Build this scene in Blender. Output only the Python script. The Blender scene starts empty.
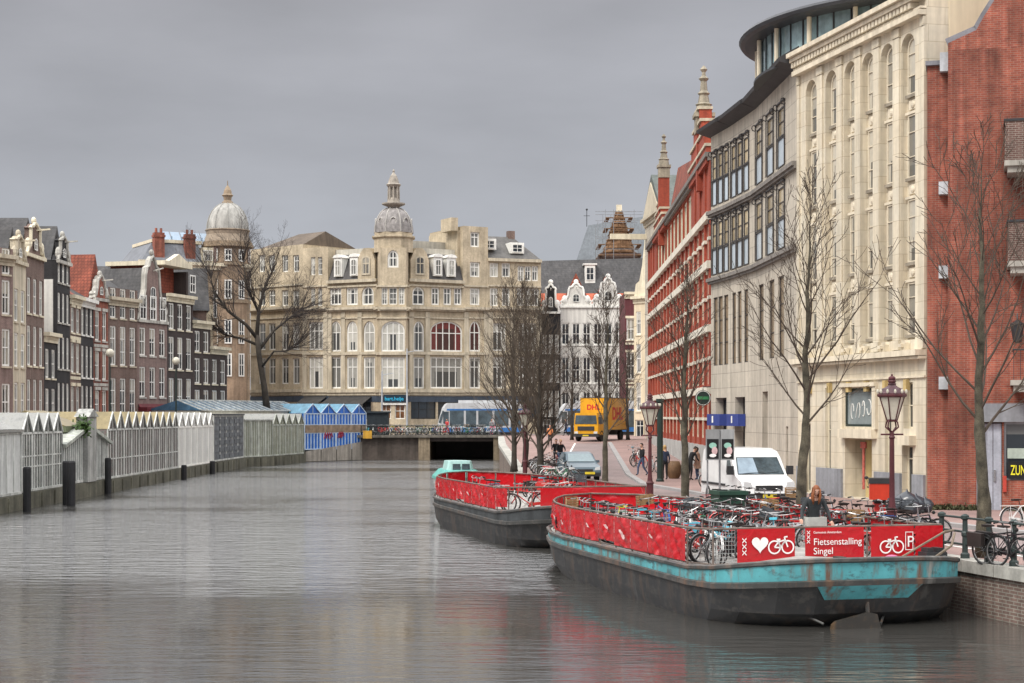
import bpy, math, random
from mathutils import Vector as V, Matrix as MX
S = bpy.context.scene
C = S.collection
pi = math.pi; R = math.radians
# ---------------------------------------------------------------- camera, sky, sun, exposure
F, HOR, EYE = 1700.0, 415.0, 4.6           # focal length in pixels, horizon row, eye height above the water
cd = bpy.data.cameras.new('camera'); cam = bpy.data.objects.new('camera', cd); C.objects.link(cam)
cam.location = (0, 0, EYE); cam.rotation_euler = (R(90), 0, 0)
cd.sensor_width = 36; cd.lens = 36*F/1024; cd.shift_y = (HOR-341.5)/1024; cd.clip_end = 4000; cd.clip_start = .5
S.camera = cam
S.view_settings.view_transform = 'Standard'; S.view_settings.look = 'None'
S.view_settings.exposure = 0.3; S.view_settings.gamma = 1
S.render.resolution_x = 1024; S.render.resolution_y = 683
S.render.engine = 'CYCLES'; S.cycles.use_denoising = True; S.cycles.max_bounces = 6; S.cycles.diffuse_bounces = 3
SUN_EL, SUN_AZ = R(48), R(222)             # azimuth clockwise from +Y: behind the camera, to the left
W = bpy.data.worlds.new('World'); S.world = W; W.use_nodes = True
nt = W.node_tree; nt.nodes.clear(); N = nt.nodes.new; L = nt.links.new
out = N('ShaderNodeOutputWorld'); add = N('ShaderNodeAddShader'); b1 = N('ShaderNodeBackground'); b2 = N('ShaderNodeBackground')
sky = N('ShaderNodeTexSky'); sky.sky_type = 'NISHITA'; sky.sun_disc = False; sky.sun_elevation = SUN_EL; sky.sun_rotation = SUN_AZ
hs = N('ShaderNodeHueSaturation'); hs.inputs['Saturation'].default_value = .35
L(sky.outputs[0], hs.inputs['Color']); L(hs.outputs[0], b1.inputs[0]); b1.inputs[1].default_value = .012
tc = N('ShaderNodeTexCoord'); sx = N('ShaderNodeSeparateXYZ'); L(tc.outputs['Generated'], sx.inputs[0])
mp = N('ShaderNodeMapping'); mp.inputs['Scale'].default_value = (2.2, 2.2, 7); L(tc.outputs['Generated'], mp.inputs[0])
nz = N('ShaderNodeTexNoise'); nz.inputs['Scale'].default_value = 1.6; nz.inputs['Detail'].default_value = 5; L(mp.outputs[0], nz.inputs[0])
ma = N('ShaderNodeMath'); ma.operation = 'MULTIPLY_ADD'; ma.inputs[1].default_value = .05; ma.inputs[2].default_value = -.03
L(nz.outputs[0], ma.inputs[0]); ad = N('ShaderNodeMath'); L(sx.outputs[2], ad.inputs[0]); L(ma.outputs[0], ad.inputs[1])
cr = N('ShaderNodeValToRGB'); e = cr.color_ramp.elements
SKY = [(0, (.34, .365, .405)), (.07, (.32, .335, .37)), (.14, (.292, .298, .326)), (.245, (.262, .262, .282)), (.30, (.95, .95, .98)), (.42, (1.5, 1.5, 1.53)), (1, (2.2, 2.2, 2.22))]
e[0].position = 0; e[0].color = (*SKY[0][1], 1); e[1].position = 1; e[1].color = (*SKY[-1][1], 1)
for p_, c_ in SKY[1:-1]:
    q = e.new(p_); q.color = (*c_, 1)
L(ad.outputs[0], cr.inputs[0])
n2 = N('ShaderNodeTexNoise'); n2.inputs['Scale'].default_value = 2.3; n2.inputs['Detail'].default_value = 6; L(mp.outputs[0], n2.inputs[0])
mr = N('ShaderNodeMapRange'); mr.inputs[1].default_value = .3; mr.inputs[2].default_value = .7; mr.inputs[3].default_value = .86; mr.inputs[4].default_value = 1.12
L(n2.outputs[0], mr.inputs[0]); L(cr.outputs[0], b2.inputs[0]); L(mr.outputs[0], b2.inputs[1])
L(b1.outputs[0], add.inputs[0]); L(b2.outputs[0], add.inputs[1]); L(add.outputs[0], out.inputs[0])
sd = bpy.data.lights.new('sun', 'SUN'); so = bpy.data.objects.new('sun', sd); C.objects.link(so)
sd.energy = 2.0; sd.angle = R(16); sd.color = (1, .95, .87)
sun_dir = V((math.sin(SUN_AZ)*math.cos(SUN_EL), math.cos(SUN_AZ)*math.cos(SUN_EL), math.sin(SUN_EL)))
so.rotation_euler = (-sun_dir).to_track_quat('-Z', 'Y').to_euler()
# ---------------------------------------------------------------- helpers
def ax(px, Y): return (px-512)/F*Y
def az(py, Y): return EYE-(py-HOR)/F*Y
def at(px, Y, z=0): return V((ax(px, Y), Y, z))
KIDS = {}
def link(o, parent=None):
    C.objects.link(o)
    if parent is not None:
        o.parent = parent; KIDS.setdefault(parent.name, []).append(o)
    return o
def tag(o, label, cat, group=None):
    o['label'] = label; o['category'] = cat
    if group: o['group'] = group
    return o
def empty(name, loc=(0, 0, 0), rz=0, label=None, cat=None, group=None):
    o = bpy.data.objects.new(name, None); o.location = loc; o.rotation_euler = (0, 0, rz); o.empty_display_size = .2
    link(o)
    if label: tag(o, label, cat, group)
    return o
def O(name, me, parent=None, loc=(0, 0, 0), rot=(0, 0, 0)):
    o = bpy.data.objects.new(name, me); o.location = loc; o.rotation_euler = rot
    return link(o, parent)
def clone(o, parent=None):
    c = o.copy(); link(c, parent)
    for k in KIDS.get(o.name, []): clone(k, c)
    return c
class MB:
    def __init__(s, T=None): s.v = []; s.f = []; s.mi = []; s.sm = []; s.T = T; s.m = 0; s.s = False
    def add(s, vs, fs):
        o = len(s.v)
        if s.T is not None: vs = [tuple(s.T @ V(p)) for p in vs]
        s.v += [tuple(p) for p in vs]
        for f in fs: s.f.append(tuple(i+o for i in f)); s.mi.append(s.m); s.sm.append(s.s)
    def box(s, x0, x1, y0, y1, z0, z1):
        s.add([(x0, y0, z0), (x1, y0, z0), (x1, y1, z0), (x0, y1, z0), (x0, y0, z1), (x1, y0, z1), (x1, y1, z1), (x0, y1, z1)],
              [(0, 3, 2, 1), (4, 5, 6, 7), (0, 1, 5, 4), (1, 2, 6, 5), (2, 3, 7, 6), (3, 0, 4, 7)])
    def quad(s, *p): s.add(p, [tuple(range(len(p)))])
    def tube(s, path, r, n=6, closed=False, cap=True):
        path = [V(p) for p in path]; k = len(path)
        rs = r if isinstance(r, (list, tuple)) else [r]*k
        vs = []; fs = []; up = None
        for i, p in enumerate(path):
            if closed: d = path[(i+1) % k]-path[i-1]
            else: d = path[min(i+1, k-1)]-path[max(i-1, 0)]
            if d.length < 1e-9: d = V((0, 0, 1))
            d.normalize()
            if up is None: up = V((0, 0, 1)) if abs(d.z) < .9 else V((1, 0, 0))
            a = d.cross(up)
            if a.length < 1e-4: a = d.orthogonal()
            a.normalize(); b = a.cross(d); up = b
            for j in range(n):
                t = 2*pi*j/n+pi/n; vs.append(p+(a*math.cos(t)+b*math.sin(t))*rs[i])
        for i in range(k if closed else k-1):
            i2 = (i+1) % k
            for j in range(n): fs.append((i*n+j, i*n+(j+1) % n, i2*n+(j+1) % n, i2*n+j))
        if cap and not closed: fs += [tuple(range(n-1, -1, -1)), tuple((k-1)*n+j for j in range(n))]
        s.add(vs, fs)
    def lathe(s, prof, n=12, c=(0, 0, 0), a0=0, a1=2*pi):
        full = abs(a1-a0-2*pi) < 1e-6; m = n if full else n+1; vs = []; fs = []
        for r, z in prof:
            for j in range(m):
                t = a0+(a1-a0)*j/n; vs.append((c[0]+r*math.cos(t), c[1]+r*math.sin(t), c[2]+z))
        for i in range(len(prof)-1):
            for j in range(n): fs.append((i*m+j, i*m+(j+1) % m, (i+1)*m+(j+1) % m, (i+1)*m+j))
        s.add(vs, fs)
    def prism(s, poly, y0, y1):                      # polygon in x,z pulled along y
        n = len(poly); vs = [(x, y0, z) for x, z in poly]+[(x, y1, z) for x, z in poly]
        s.add(vs, [tuple(range(n)), tuple(range(2*n-1, n-1, -1))]+[(i, i+n, (i+1) % n+n, (i+1) % n) for i in range(n)])
    def slab(s, poly, z0, z1):                       # polygon in x,y pulled up
        n = len(poly); vs = [(x, y, z0) for x, y in poly]+[(x, y, z1) for x, y in poly]
        s.add(vs, [tuple(range(n-1, -1, -1)), tuple(range(n, 2*n))]+[(i, (i+1) % n, (i+1) % n+n, i+n) for i in range(n)])
    def loft(s, secs, closed=True, caps=True):
        n = len(secs[0]); vs = [p for q in secs for p in q]; fs = []
        for i in range(len(secs)-1):
            for j in range(n if closed else n-1): fs.append((i*n+j, i*n+(j+1) % n, (i+1)*n+(j+1) % n, (i+1)*n+j))
        if caps: fs += [tuple(range(n-1, -1, -1)), tuple((len(secs)-1)*n+j for j in range(n))]
        s.add(vs, fs)
    def ball(s, c, r, n=8, m=6):
        rx, ry, rz = r if isinstance(r, (list, tuple)) else (r, r, r)
        secs = []
        for i in range(m+1):
            t = -pi/2+pi*i/m; k = max(math.cos(t), .02)
            secs.append([(c[0]+rx*k*math.cos(2*pi*j/n), c[1]+ry*k*math.sin(2*pi*j/n), c[2]+rz*math.sin(t)) for j in range(n)])
        s.loft(secs)
    def mesh(s, name, mats):
        me = bpy.data.meshes.new(name); me.from_pydata(s.v, [], s.f)
        if not isinstance(mats, (list, tuple)): mats = [mats]
        for m in mats: me.materials.append(m)
        me.polygons.foreach_set('material_index', s.mi); me.polygons.foreach_set('use_smooth', s.sm); me.update()
        return me
    def build(s, name, mats, parent=None, loc=(0, 0, 0), rot=(0, 0, 0)): return O(name, s.mesh(name, mats), parent, loc, rot)
# ---------------------------------------------------------------- materials
def newmat(name):
    m = bpy.data.materials.new(name); m.use_nodes = True; t = m.node_tree
    return m, t, t.nodes['Principled BSDF'], t.nodes.new, t.links.new
def mk(name, col, rough=.8, var=.22, sc=1.2, streak=.25, brick=None, metal=0, bump=0, spec=.35, coat=0):
    m, t, b, N, L = newmat(name)
    tc = N('ShaderNodeTexCoord'); oi = N('ShaderNodeObjectInfo'); vm = N('ShaderNodeVectorMath'); vm.operation = 'MULTIPLY_ADD'
    cv = N('ShaderNodeCombineXYZ')
    for i in range(3): L(oi.outputs['Random'], cv.inputs[i])
    L(cv.outputs[0], vm.inputs[0]); vm.inputs[1].default_value = (37, 37, 37); L(tc.outputs['Object'], vm.inputs[2])
    def noise(scale, vec, det=4):
        n = N('ShaderNodeTexNoise'); n.inputs['Scale'].default_value = scale; n.inputs['Detail'].default_value = det; L(vec, n.inputs['Vector']); return n.outputs[0]
    def rng(v, lo, hi, a=.3, z=.7):
        r = N('ShaderNodeMapRange'); r.inputs[1].default_value = a; r.inputs[2].default_value = z; r.inputs[3].default_value = lo; r.inputs[4].default_value = hi; L(v, r.inputs[0]); return r.outputs[0]
    def mul(a, c):
        x = N('ShaderNodeMath'); x.operation = 'MULTIPLY'; L(a, x.inputs[0]); L(c, x.inputs[1]); return x.outputs[0]
    f = mul(rng(noise(sc, vm.outputs[0]), 1-var, 1+var*.7), rng(noise(sc*9, vm.outputs[0], 3), 1-var*.5, 1+var*.4))
    if streak:
        mp = N('ShaderNodeMapping'); mp.inputs['Scale'].default_value = (2.5, 2.5, .18); L(vm.outputs[0], mp.inputs[0])
        f = mul(f, rng(noise(1.3, mp.outputs[0], 5), 1-streak, 1+streak*.3))
    base = None
    if brick:
        c2, mo, bw, bh, ms = brick
        sp = N('ShaderNodeSeparateXYZ'); L(tc.outputs['Object'], sp.inputs[0]); a = N('ShaderNodeMath'); L(sp.outputs[0], a.inputs[0]); L(sp.outputs[1], a.inputs[1])
        cb = N('ShaderNodeCombineXYZ'); L(a.outputs[0], cb.inputs[0]); L(sp.outputs[2], cb.inputs[1])
        bt = N('ShaderNodeTexBrick'); L(cb.outputs[0], bt.inputs['Vector']); bt.inputs['Scale'].default_value = 1
        bt.inputs['Brick Width'].default_value = bw; bt.inputs['Row Height'].default_value = bh; bt.inputs['Mortar Size'].default_value = ms; bt.inputs['Mortar Smooth'].default_value = .3
        bt.inputs['Color1'].default_value = (*col, 1); bt.inputs['Color2'].default_value = (*c2, 1); bt.inputs['Mortar'].default_value = (*mo, 1)
        base = bt.outputs[0]
    mx = N('ShaderNodeVectorMath'); mx.operation = 'SCALE'
    if base: L(base, mx.inputs[0])
    else: mx.inputs[0].default_value = col
    L(f, mx.inputs['Scale']); L(mx.outputs[0], b.inputs['Base Color'])
    b.inputs['Roughness'].default_value = rough; b.inputs['Metallic'].default_value = metal; b.inputs['Specular IOR Level'].default_value = spec
    if coat: b.inputs['Coat Weight'].default_value = coat; b.inputs['Coat Roughness'].default_value = .08
    if bump:
        bp = N('ShaderNodeBump'); bp.inputs['Strength'].default_value = bump; bp.inputs['Distance'].default_value = .02
        L(noise(sc*14, vm.outputs[0], 4), bp.inputs['Height']); L(bp.outputs[0], b.inputs['Normal'])
    return m
def glassmat(name, dark, cloth, th0, th1, blind, rough=.07):
    m, t, b, N, L = newmat(name)
    tc = N('ShaderNodeTexCoord'); sp = N('ShaderNodeSeparateXYZ'); L(tc.outputs['Generated'], sp.inputs[0]); oi = N('ShaderNodeObjectInfo')
    def M(op, a, c):
        x = N('ShaderNodeMath'); x.operation = op
        for i, v in enumerate((a, c)):
            if isinstance(v, (int, float)): x.inputs[i].default_value = v
            else: L(v, x.inputs[i])
        return x.outputs[0]
    r = oi.outputs['Random']; r2 = M('FRACT', M('MULTIPLY', r, 17.3), 0); r3 = M('FRACT', M('MULTIPLY', r, 71.7), 0)
    edge = M('GREATER_THAN', M('ABSOLUTE', M('SUBTRACT', sp.outputs[0], .5), 0), M('ADD', M('MULTIPLY', r, th1-th0), th0))
    bl = M('GREATER_THAN', sp.outputs[2], M('SUBTRACT', 1.0, M('MULTIPLY', r2, blind)))
    f = M('MAXIMUM', edge, bl)
    nz = N('ShaderNodeTexNoise'); nz.inputs['Scale'].default_value = 3; L(tc.outputs['Object'], nz.inputs[0])
    f = M('MULTIPLY', f, M('ADD', M('MULTIPLY', nz.outputs[0], .5), .55))
    f = M('MULTIPLY', f, M('ADD', M('MULTIPLY', r3, .9), .12))
    mx = N('ShaderNodeMix'); mx.data_type = 'RGBA'; L(f, mx.inputs[0]); mx.inputs[6].default_value = (*dark, 1); mx.inputs[7].default_value = (*cloth, 1)
    L(mx.outputs[2], b.inputs['Base Color']); b.inputs['Roughness'].default_value = rough; b.inputs['Specular IOR Level'].default_value = .6
    bp = N('ShaderNodeBump'); bp.inputs['Strength'].default_value = .12; bp.inputs['Distance'].default_value = .05; n3 = N('ShaderNodeTexNoise'); n3.inputs['Scale'].default_value = .9
    L(tc.outputs['Object'], n3.inputs[0]); L(n3.outputs[0], bp.inputs['Height']); L(bp.outputs[0], b.inputs['Normal'])
    return m
GL = glassmat('window_glass', (.03, .032, .036), (.5, .46, .38), .18, .62, .55)
GLD = glassmat('dark_glass', (.025, .03, .036), (.2, .2, .19), .3, .8, .3)
GLR = glassmat('red_curtain_glass', (.05, .02, .022), (.25, .03, .035), .1, .5, .4)
GLB = mk('blue_glass', (.16, .24, .33), .1, .15, .6, .1, spec=.7)
WHITE = mk('white_paint', (.82, .81, .76), .6, .12, 1, .2)
CREAMP = mk('cream_paint', (.72, .65, .49), .6, .12, 1, .25)
DKGREEN = mk('dark_green_paint', (.02, .035, .03), .4, .15)
BLACK = mk('black_paint', (.012, .012, .013), .45, .2, 2, .1)
DKMETAL = mk('dark_metal', (.035, .037, .04), .45, .2, 2, .2)
STEEL = mk('grey_steel', (.33, .34, .35), .4, .15, 2, .2, metal=.6)
CHROME = mk('bright_steel', (.5, .5, .5), .25, .1, 2, 0, metal=1)
SLATE = mk('slate_roof', (.062, .06, .062), .7, .3, .6, .35, brick=((.08, .076, .076), (.05, .05, .05), .35, .3, .02))
REDTILE = mk('red_roof_tile', (.31, .08, .045), .75, .35, .8, .3, brick=((.23, .06, .035), (.16, .04, .025), .3, .28, .035))
BROWNROOF = mk('brown_roof', (.125, .095, .07), .8, .2, .6, .3)
LEAD = mk('lead_roof', (.37, .36, .33), .6, .2, .8, .35)
def brickmat(n, a, b, mo=(.3, .27, .23)): return mk(n, a, .85, .2, .7, .3, brick=(b, mo, .22, .07, .008), bump=.25)
BR_RED = mk('red_brick', (.33, .09, .054), .85, .42, .3, .5, brick=((.24, .058, .038), (.27, .18, .14), .22, .075, .008), bump=.25)
BR_ORANGE = brickmat('bright_red_brick', (.37, .062, .03), (.30, .048, .025), (.26, .09, .06))
BR_BROWN = brickmat('brown_brick', (.15, .082, .066), (.115, .06, .05))
BR_PINK = brickmat('pinkish_brick', (.24, .15, .135), (.19, .115, .105))
BR_DARK = brickmat('dark_brick', (.055, .036, .034), (.04, .027, .026), (.1, .09, .08))
BR_BLACK = brickmat('black_brick', (.026, .024, .026), (.02, .018, .02), (.06, .06, .06))
BR_TAN = brickmat('tan_brick', (.32, .235, .15), (.26, .185, .115))
STONE = mk('beige_sandstone', (.5, .42, .3), .85, .28, .6, .22, bump=.2)
PALESTONE = mk('pale_stone', (.54, .475, .36), .8, .15, .8, .3)
CREAMSTONE = mk('cream_stone', (.64, .58, .46), .8, .12, .5, .25, brick=((.63, .55, .415), (.45, .38, .27), 1.3, .62, .012), bump=.15)
CREAMTRIM = mk('cream_trim', (.69, .61, .47), .75, .1, .8, .25)
CREAMRENDER = mk('cream_render', (.70, .60, .43), .85, .06, .4, .15)
GREYSTONE = mk('grey_limestone', (.5, .45, .37), .8, .14, .5, .28, brick=((.47, .42, .345), (.22, .2, .17), 1.4, .75, .012), bump=.12)
BLUESTONE = mk('bluestone_plinth', (.26, .27, .29), .75, .18, .9, .3)
WHITEPLASTER = mk('white_plaster', (.7, .68, .63), .85, .1, .6, .25)
CONCRETE = mk('concrete', (.36, .34, .3), .85, .2, .9, .35)
# ---------------------------------------------------------------- facade kit
def outline(w, h, arch, n=8):
    if arch <= 0: return [(-w/2, 0), (w/2, 0), (w/2, h), (-w/2, h)]
    sp = h-arch
    return [(-w/2, 0), (w/2, 0)]+[(w/2*math.cos(pi*i/n), sp+arch*math.sin(pi*i/n)) for i in range(n+1)]
WC = {}
def winmesh(w, h, arch, st, fm, gm):
    w = round(w, 2); h = round(h, 2); arch = round(arch, 2)
    key = (w, h, arch, st, fm.name, gm.name)
    if key in WC: return WC[key]
    nv, rows, fw = st
    po = outline(w, h, arch); cx, cz = 0, h/2
    pi_ = [(x*(w-2*fw)/w, fw+z*(h-2*fw)/h) for x, z in po]
    m = MB(); n = len(po); vs = []
    for y in (-.07, .0):
        vs += [(x, y, z) for x, z in po]+[(x, y, z) for x, z in pi_]
    fs = []
    for i in range(n):
        j = (i+1) % n; fs += [(i, j, n+j, n+i), (n+i, n+j, 3*n+j, 3*n+i)]
    m.add(vs, fs)
    bw = fw*.6
    def top(x):
        if arch <= 0: return h-fw
        return h-arch+arch*math.sqrt(max(0, 1-(2*x/w)**2))-fw*.7
    for i in range(1, nv):
        x = -w/2+w*i/nv; m.box(x-bw/2, x+bw/2, -.062, 0, fw, top(x))
    for r in rows:
        z = h*r; hw = w/2-fw*.5
        if arch > 0 and z > h-arch: hw = max(.1, w/2*math.sqrt(max(0, 1-((z-h+arch)/arch)**2))-fw*.6)
        m.box(-hw, hw, -.066, 0, z-bw/2, z+bw/2)
    a = m.mesh('window', fm)
    g = MB(); g.quad(*[(x, -.025, z) for x, z in pi_]); b = g.mesh('pane', gm)
    WC[key] = (a, b); return WC[key]
SILL = [None]; SC_ = {}
def put_window(root, T, rz, xc, y, z, w, h, arch, st, fm, gm):
    a, b = winmesh(w, h, arch, st, fm, gm); p = T @ V((xc, y, z))
    o = O('window', a, root, p, (0, 0, rz)); O('pane', b, o)
    if SILL[0] is not None:
        k = (round(w, 2), round(y, 2), SILL[0].name)
        if k not in SC_: q = MB(); q.box(-w/2-.08, w/2+.08, -y-.09, -.03, -.14, -.01); SC_[k] = q.mesh('sill', SILL[0])
        O('sill', SC_[k], o)
    return o
def facade(root, Wd, H, ops, wm, loc=(0, 0, 0), rz=0, depth=.22, D=0, name='wall', z0=0, mb=None):
    T = MX.Translation(loc) @ MX.Rotation(rz, 4, 'Z')
    own = mb is None; m = mb or MB(); m.T = T
    xs = sorted({0, Wd, *[round(o[0]-o[2]/2, 3) for o in ops], *[round(o[0]+o[2]/2, 3) for o in ops]})
    zs = sorted({z0, H, *[round(o[1], 3) for o in ops], *[round(o[1]+o[3], 3) for o in ops]})
    for k in range(len(zs)-1):
        zc = (zs[k]+zs[k+1])/2; run = None
        for i in range(len(xs)-1):
            xc = (xs[i]+xs[i+1])/2
            hole = any(abs(xc-o[0]) < o[2]/2 and o[1] < zc < o[1]+o[3] for o in ops)
            if not hole and run is None: run = xs[i]
            if run is not None and (hole or i == len(xs)-2):
                e_ = xs[i] if hole else xs[i+1]
                m.quad((run, 0, zs[k]), (e_, 0, zs[k]), (e_, 0, zs[k+1]), (run, 0, zs[k+1])); run = None
    for o in ops:
        x, z, w, h, arch, st, fm, gm = o[:8]; d = o[8] if len(o) > 8 else depth
        po = [(x+a, z+b) for a, b in outline(w, h, arch)]
        n = len(po)
        for i in range(n):
            (a, b), (c, e_) = po[i], po[(i+1) % n]; m.quad((a, 0, b), (c, 0, e_), (c, d, e_), (a, d, b))
        if arch > 0:
            q = po[2:]
            for i in range(len(q)-1): m.quad((q[i][0], 0, q[i][1]), (q[i][0], 0, z+h), (q[i+1][0], 0, z+h), (q[i+1][0], 0, q[i+1][1]))
        if st: put_window(root, T, rz, x, d, z, w, h, arch, st, fm, gm)
        else: m.quad(*[(a, d, b) for a, b in po])
    if D:
        e_ = .015
        m.quad((e_, 0, z0), (e_, D, z0), (e_, D, H), (e_, 0, H)); m.quad((Wd-e_, 0, z0), (Wd-e_, D, z0), (Wd-e_, D, H), (Wd-e_, 0, H))
        m.quad((0, D, z0), (Wd, D, z0), (Wd, D, H), (0, D, H)); m.quad((0, 0, H-.02), (Wd, 0, H-.02), (Wd, D, H-.02), (0, D, H-.02))
    if own: return m.build(name, wm, root)
    m.T = None
def bands(root, lst, mat, loc=(0, 0, 0), rz=0, name='trim', each=False):
    if each:
        for q in lst: bands(root, [q], mat, loc, rz, name)
        return
    m = MB(MX.Translation(loc) @ MX.Rotation(rz, 4, 'Z'))
    for x0, x1, z0, z1, pr in lst: m.box(x0, x1, -pr, .03, z0, z1)
    return m.build(name, mat, root)
ST1 = (2, (.5, .75), .07); ST2 = (1, (.5,), .08); ST3 = (2, (.66,), .08); ST4 = (4, (.7,), .09); ST0 = (1, (), .06); STS = (2, (.33, .66), .1)
class Seg:                                            # a wall line between two picture columns at known depths
    def __init__(s, pxa, Ya, pxb, Yb):
        s.a = at(pxa, Ya); s.b = at(pxb, Yb); s.d = (s.b-s.a); s.W = s.d.length; s.d.normalize(); s.rz = math.atan2(s.d.y, s.d.x)
    def x(s, px):                                     # distance along the wall seen at column px
        k = (px-512)/F; den = s.d.x-k*s.d.y
        return (k*s.a.y-s.a.x)/den
    def Y(s, px): return s.a.y+s.d.y*s.x(px)
    def z(s, py, px): return az(py, s.Y(px))
    def op(s, px, w, yt, yb, arch, st, fm, gm):
        x0, x1 = s.x(px-w/2), s.x(px+w/2); z0, z1 = s.z(yb, px), s.z(yt, px)
        return ((x0+x1)/2, z0, x1-x0, z1-z0, arch*(z1-z0), st, fm, gm)
# ---------------------------------------------------------------- the setting: water, ground, street, quay
def structure(o): o['kind'] = 'structure'; return o
def gz(Y): return 1.2+1.2*min(1, max(0, (Y-95)/55))
QL = [(26, -40), (20, 12), (14, 30), (11.5, 36), (10.9, 38.2), (10.55, 39.6), (5.9, 56.5), (5.5, 60.3), (2.1, 74), (.9, 85), (.5, 95), (0, 110), (-1, 140), (-1.12, 150), (-1.3, 174), (-1.3, 188)]
def quay(Y):
    for (x0, y0), (x1, y1) in zip(QL, QL[1:]):
        if y0 <= Y <= y1: return x0+(x1-x0)*(Y-y0)/(y1-y0)
def flatmat(name, c1, c2, mo, bw, bh, ms, rough=.85, var=.2):
    m, t, b, N, L = newmat(name)
    tc = N('ShaderNodeTexCoord'); bt = N('ShaderNodeTexBrick'); L(tc.outputs['Object'], bt.inputs['Vector'])
    bt.inputs['Scale'].default_value = 1; bt.inputs['Brick Width'].default_value = bw; bt.inputs['Row Height'].default_value = bh; bt.inputs['Mortar Size'].default_value = ms
    for k, c in (('Color1', c1), ('Color2', c2), ('Mortar', mo)): bt.inputs[k].default_value = (*c, 1)
    n = N('ShaderNodeTexNoise'); n.inputs['Scale'].default_value = .35; n.inputs['Detail'].default_value = 7; L(tc.outputs['Object'], n.inputs[0])
    r = N('ShaderNodeMapRange'); r.inputs[1].default_value = .3; r.inputs[2].default_value = .7; r.inputs[3].default_value = 1-var; r.inputs[4].default_value = 1+var; L(n.outputs[0], r.inputs[0])
    mx = N('ShaderNodeVectorMath'); mx.operation = 'SCALE'; L(bt.outputs[0], mx.inputs[0]); L(r.outputs[0], mx.inputs['Scale']); L(mx.outputs[0], b.inputs['Base Color'])
    b.inputs['Roughness'].default_value = rough
    return m
PAVE = flatmat('paving_brick', (.30, .19, .165), (.24, .15, .135), (.17, .13, .12), .22, .11, .01)
ROADB = flatmat('road_brick', (.25, .19, .18), (.2, .15, .145), (.15, .12, .115), .22, .11, .01, var=.15)
FARG = mk('far_ground_paving', (.22, .19, .18), .9, .2, .3, 0)
m = MB()
rows = sorted({q[1] for q in QL} | {95, 150})
for y0, y1 in zip(rows, rows[1:]): m.quad((quay(y0), y0, gz(y0)), (400, y0, gz(y0)), (400, y1, gz(y1)), (quay(y1), y1, gz(y1)))
for y0, y1 in ((-40, 95), (95, 150), (150, 188)): m.quad((-400, y0, gz(y0)), (-26.5, y0, gz(y0)), (-26.5 if y1 < 188 else -15.5, y1, gz(y1)), (-400, y1, gz(y1)))
m.m = 1; m.quad((-400, 188, 2.4), (400, 188, 2.4), (1500, 2500, 2.4), (-1500, 2500, 2.4))
m.quad((-15.5, 188, -2), (-1.3, 188, -2), (-1.3, 188, 2.4), (-15.5, 188, 2.4)); m.quad((-26.5, -40, -2), (-26.5, 150, -2), (-26.5, 150, 2.4), (-26.5, -40, 1.2))
m.quad((-26.5, 150, -2), (-15.5, 188, -2), (-15.5, 188, 2.4), (-26.5, 150, 2.4))
structure(m.build('ground', [PAVE, FARG]))
def ribbon(name, left, right, mat, dz, thick=0):
    ys = sorted({p[1] for p in left} | {p[1] for p in right} | {y for y in (95, 150) if left[0][1] < y < left[-1][1]})
    def ip(l, Y):
        for (x0, y0), (x1, y1) in zip(l, l[1:]):
            if y0 <= Y <= y1: return x0+(x1-x0)*(Y-y0)/(y1-y0)
    m = MB()
    for y0, y1 in zip(ys, ys[1:]):
        a, b, c, d = (ip(left, y0), y0, gz(y0)+dz), (ip(right, y0), y0, gz(y0)+dz), (ip(right, y1), y1, gz(y1)+dz), (ip(left, y1), y1, gz(y1)+dz)
        m.quad(a, b, c, d)
        if thick:
            m.quad((a[0], a[1], a[2]-thick), a, d, (d[0], d[1], d[2]-thick)); m.quad((b[0], b[1], b[2]-thick), b, c, (c[0], c[1], c[2]-thick))
    return structure(m.build(name, mat))
RL = [(15.5, 30), (12.4, 40), (8.3, 56), (3.9, 74), (2.5, 96), (5.2, 142)]
RR = [(19.5, 30), (16.3, 42), (11.9, 56), (8.2, 70), (6.2, 82), (6.4, 96), (8.0, 142)]
ribbon('road', RL, RR, ROADB, .004)
ribbon('road_line', [(x, y) for x, y in RL], [(x+.14, y) for x, y in RL], WHITE, .008)
KERB = mk('kerb_stone', (.3, .29, .285), .8, .15, 1, 0)
ribbon('kerb', [(x, y) for x, y in RR], [(x+.32, y) for x, y in RR], KERB, .12, .14)
ribbon('pavement', [(x+.32, y) for x, y in RR], [(26, 30), (24, 42), (22, 56), (16, 62), (13.5, 82), (13, 142)], PAVE, .11)
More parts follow.
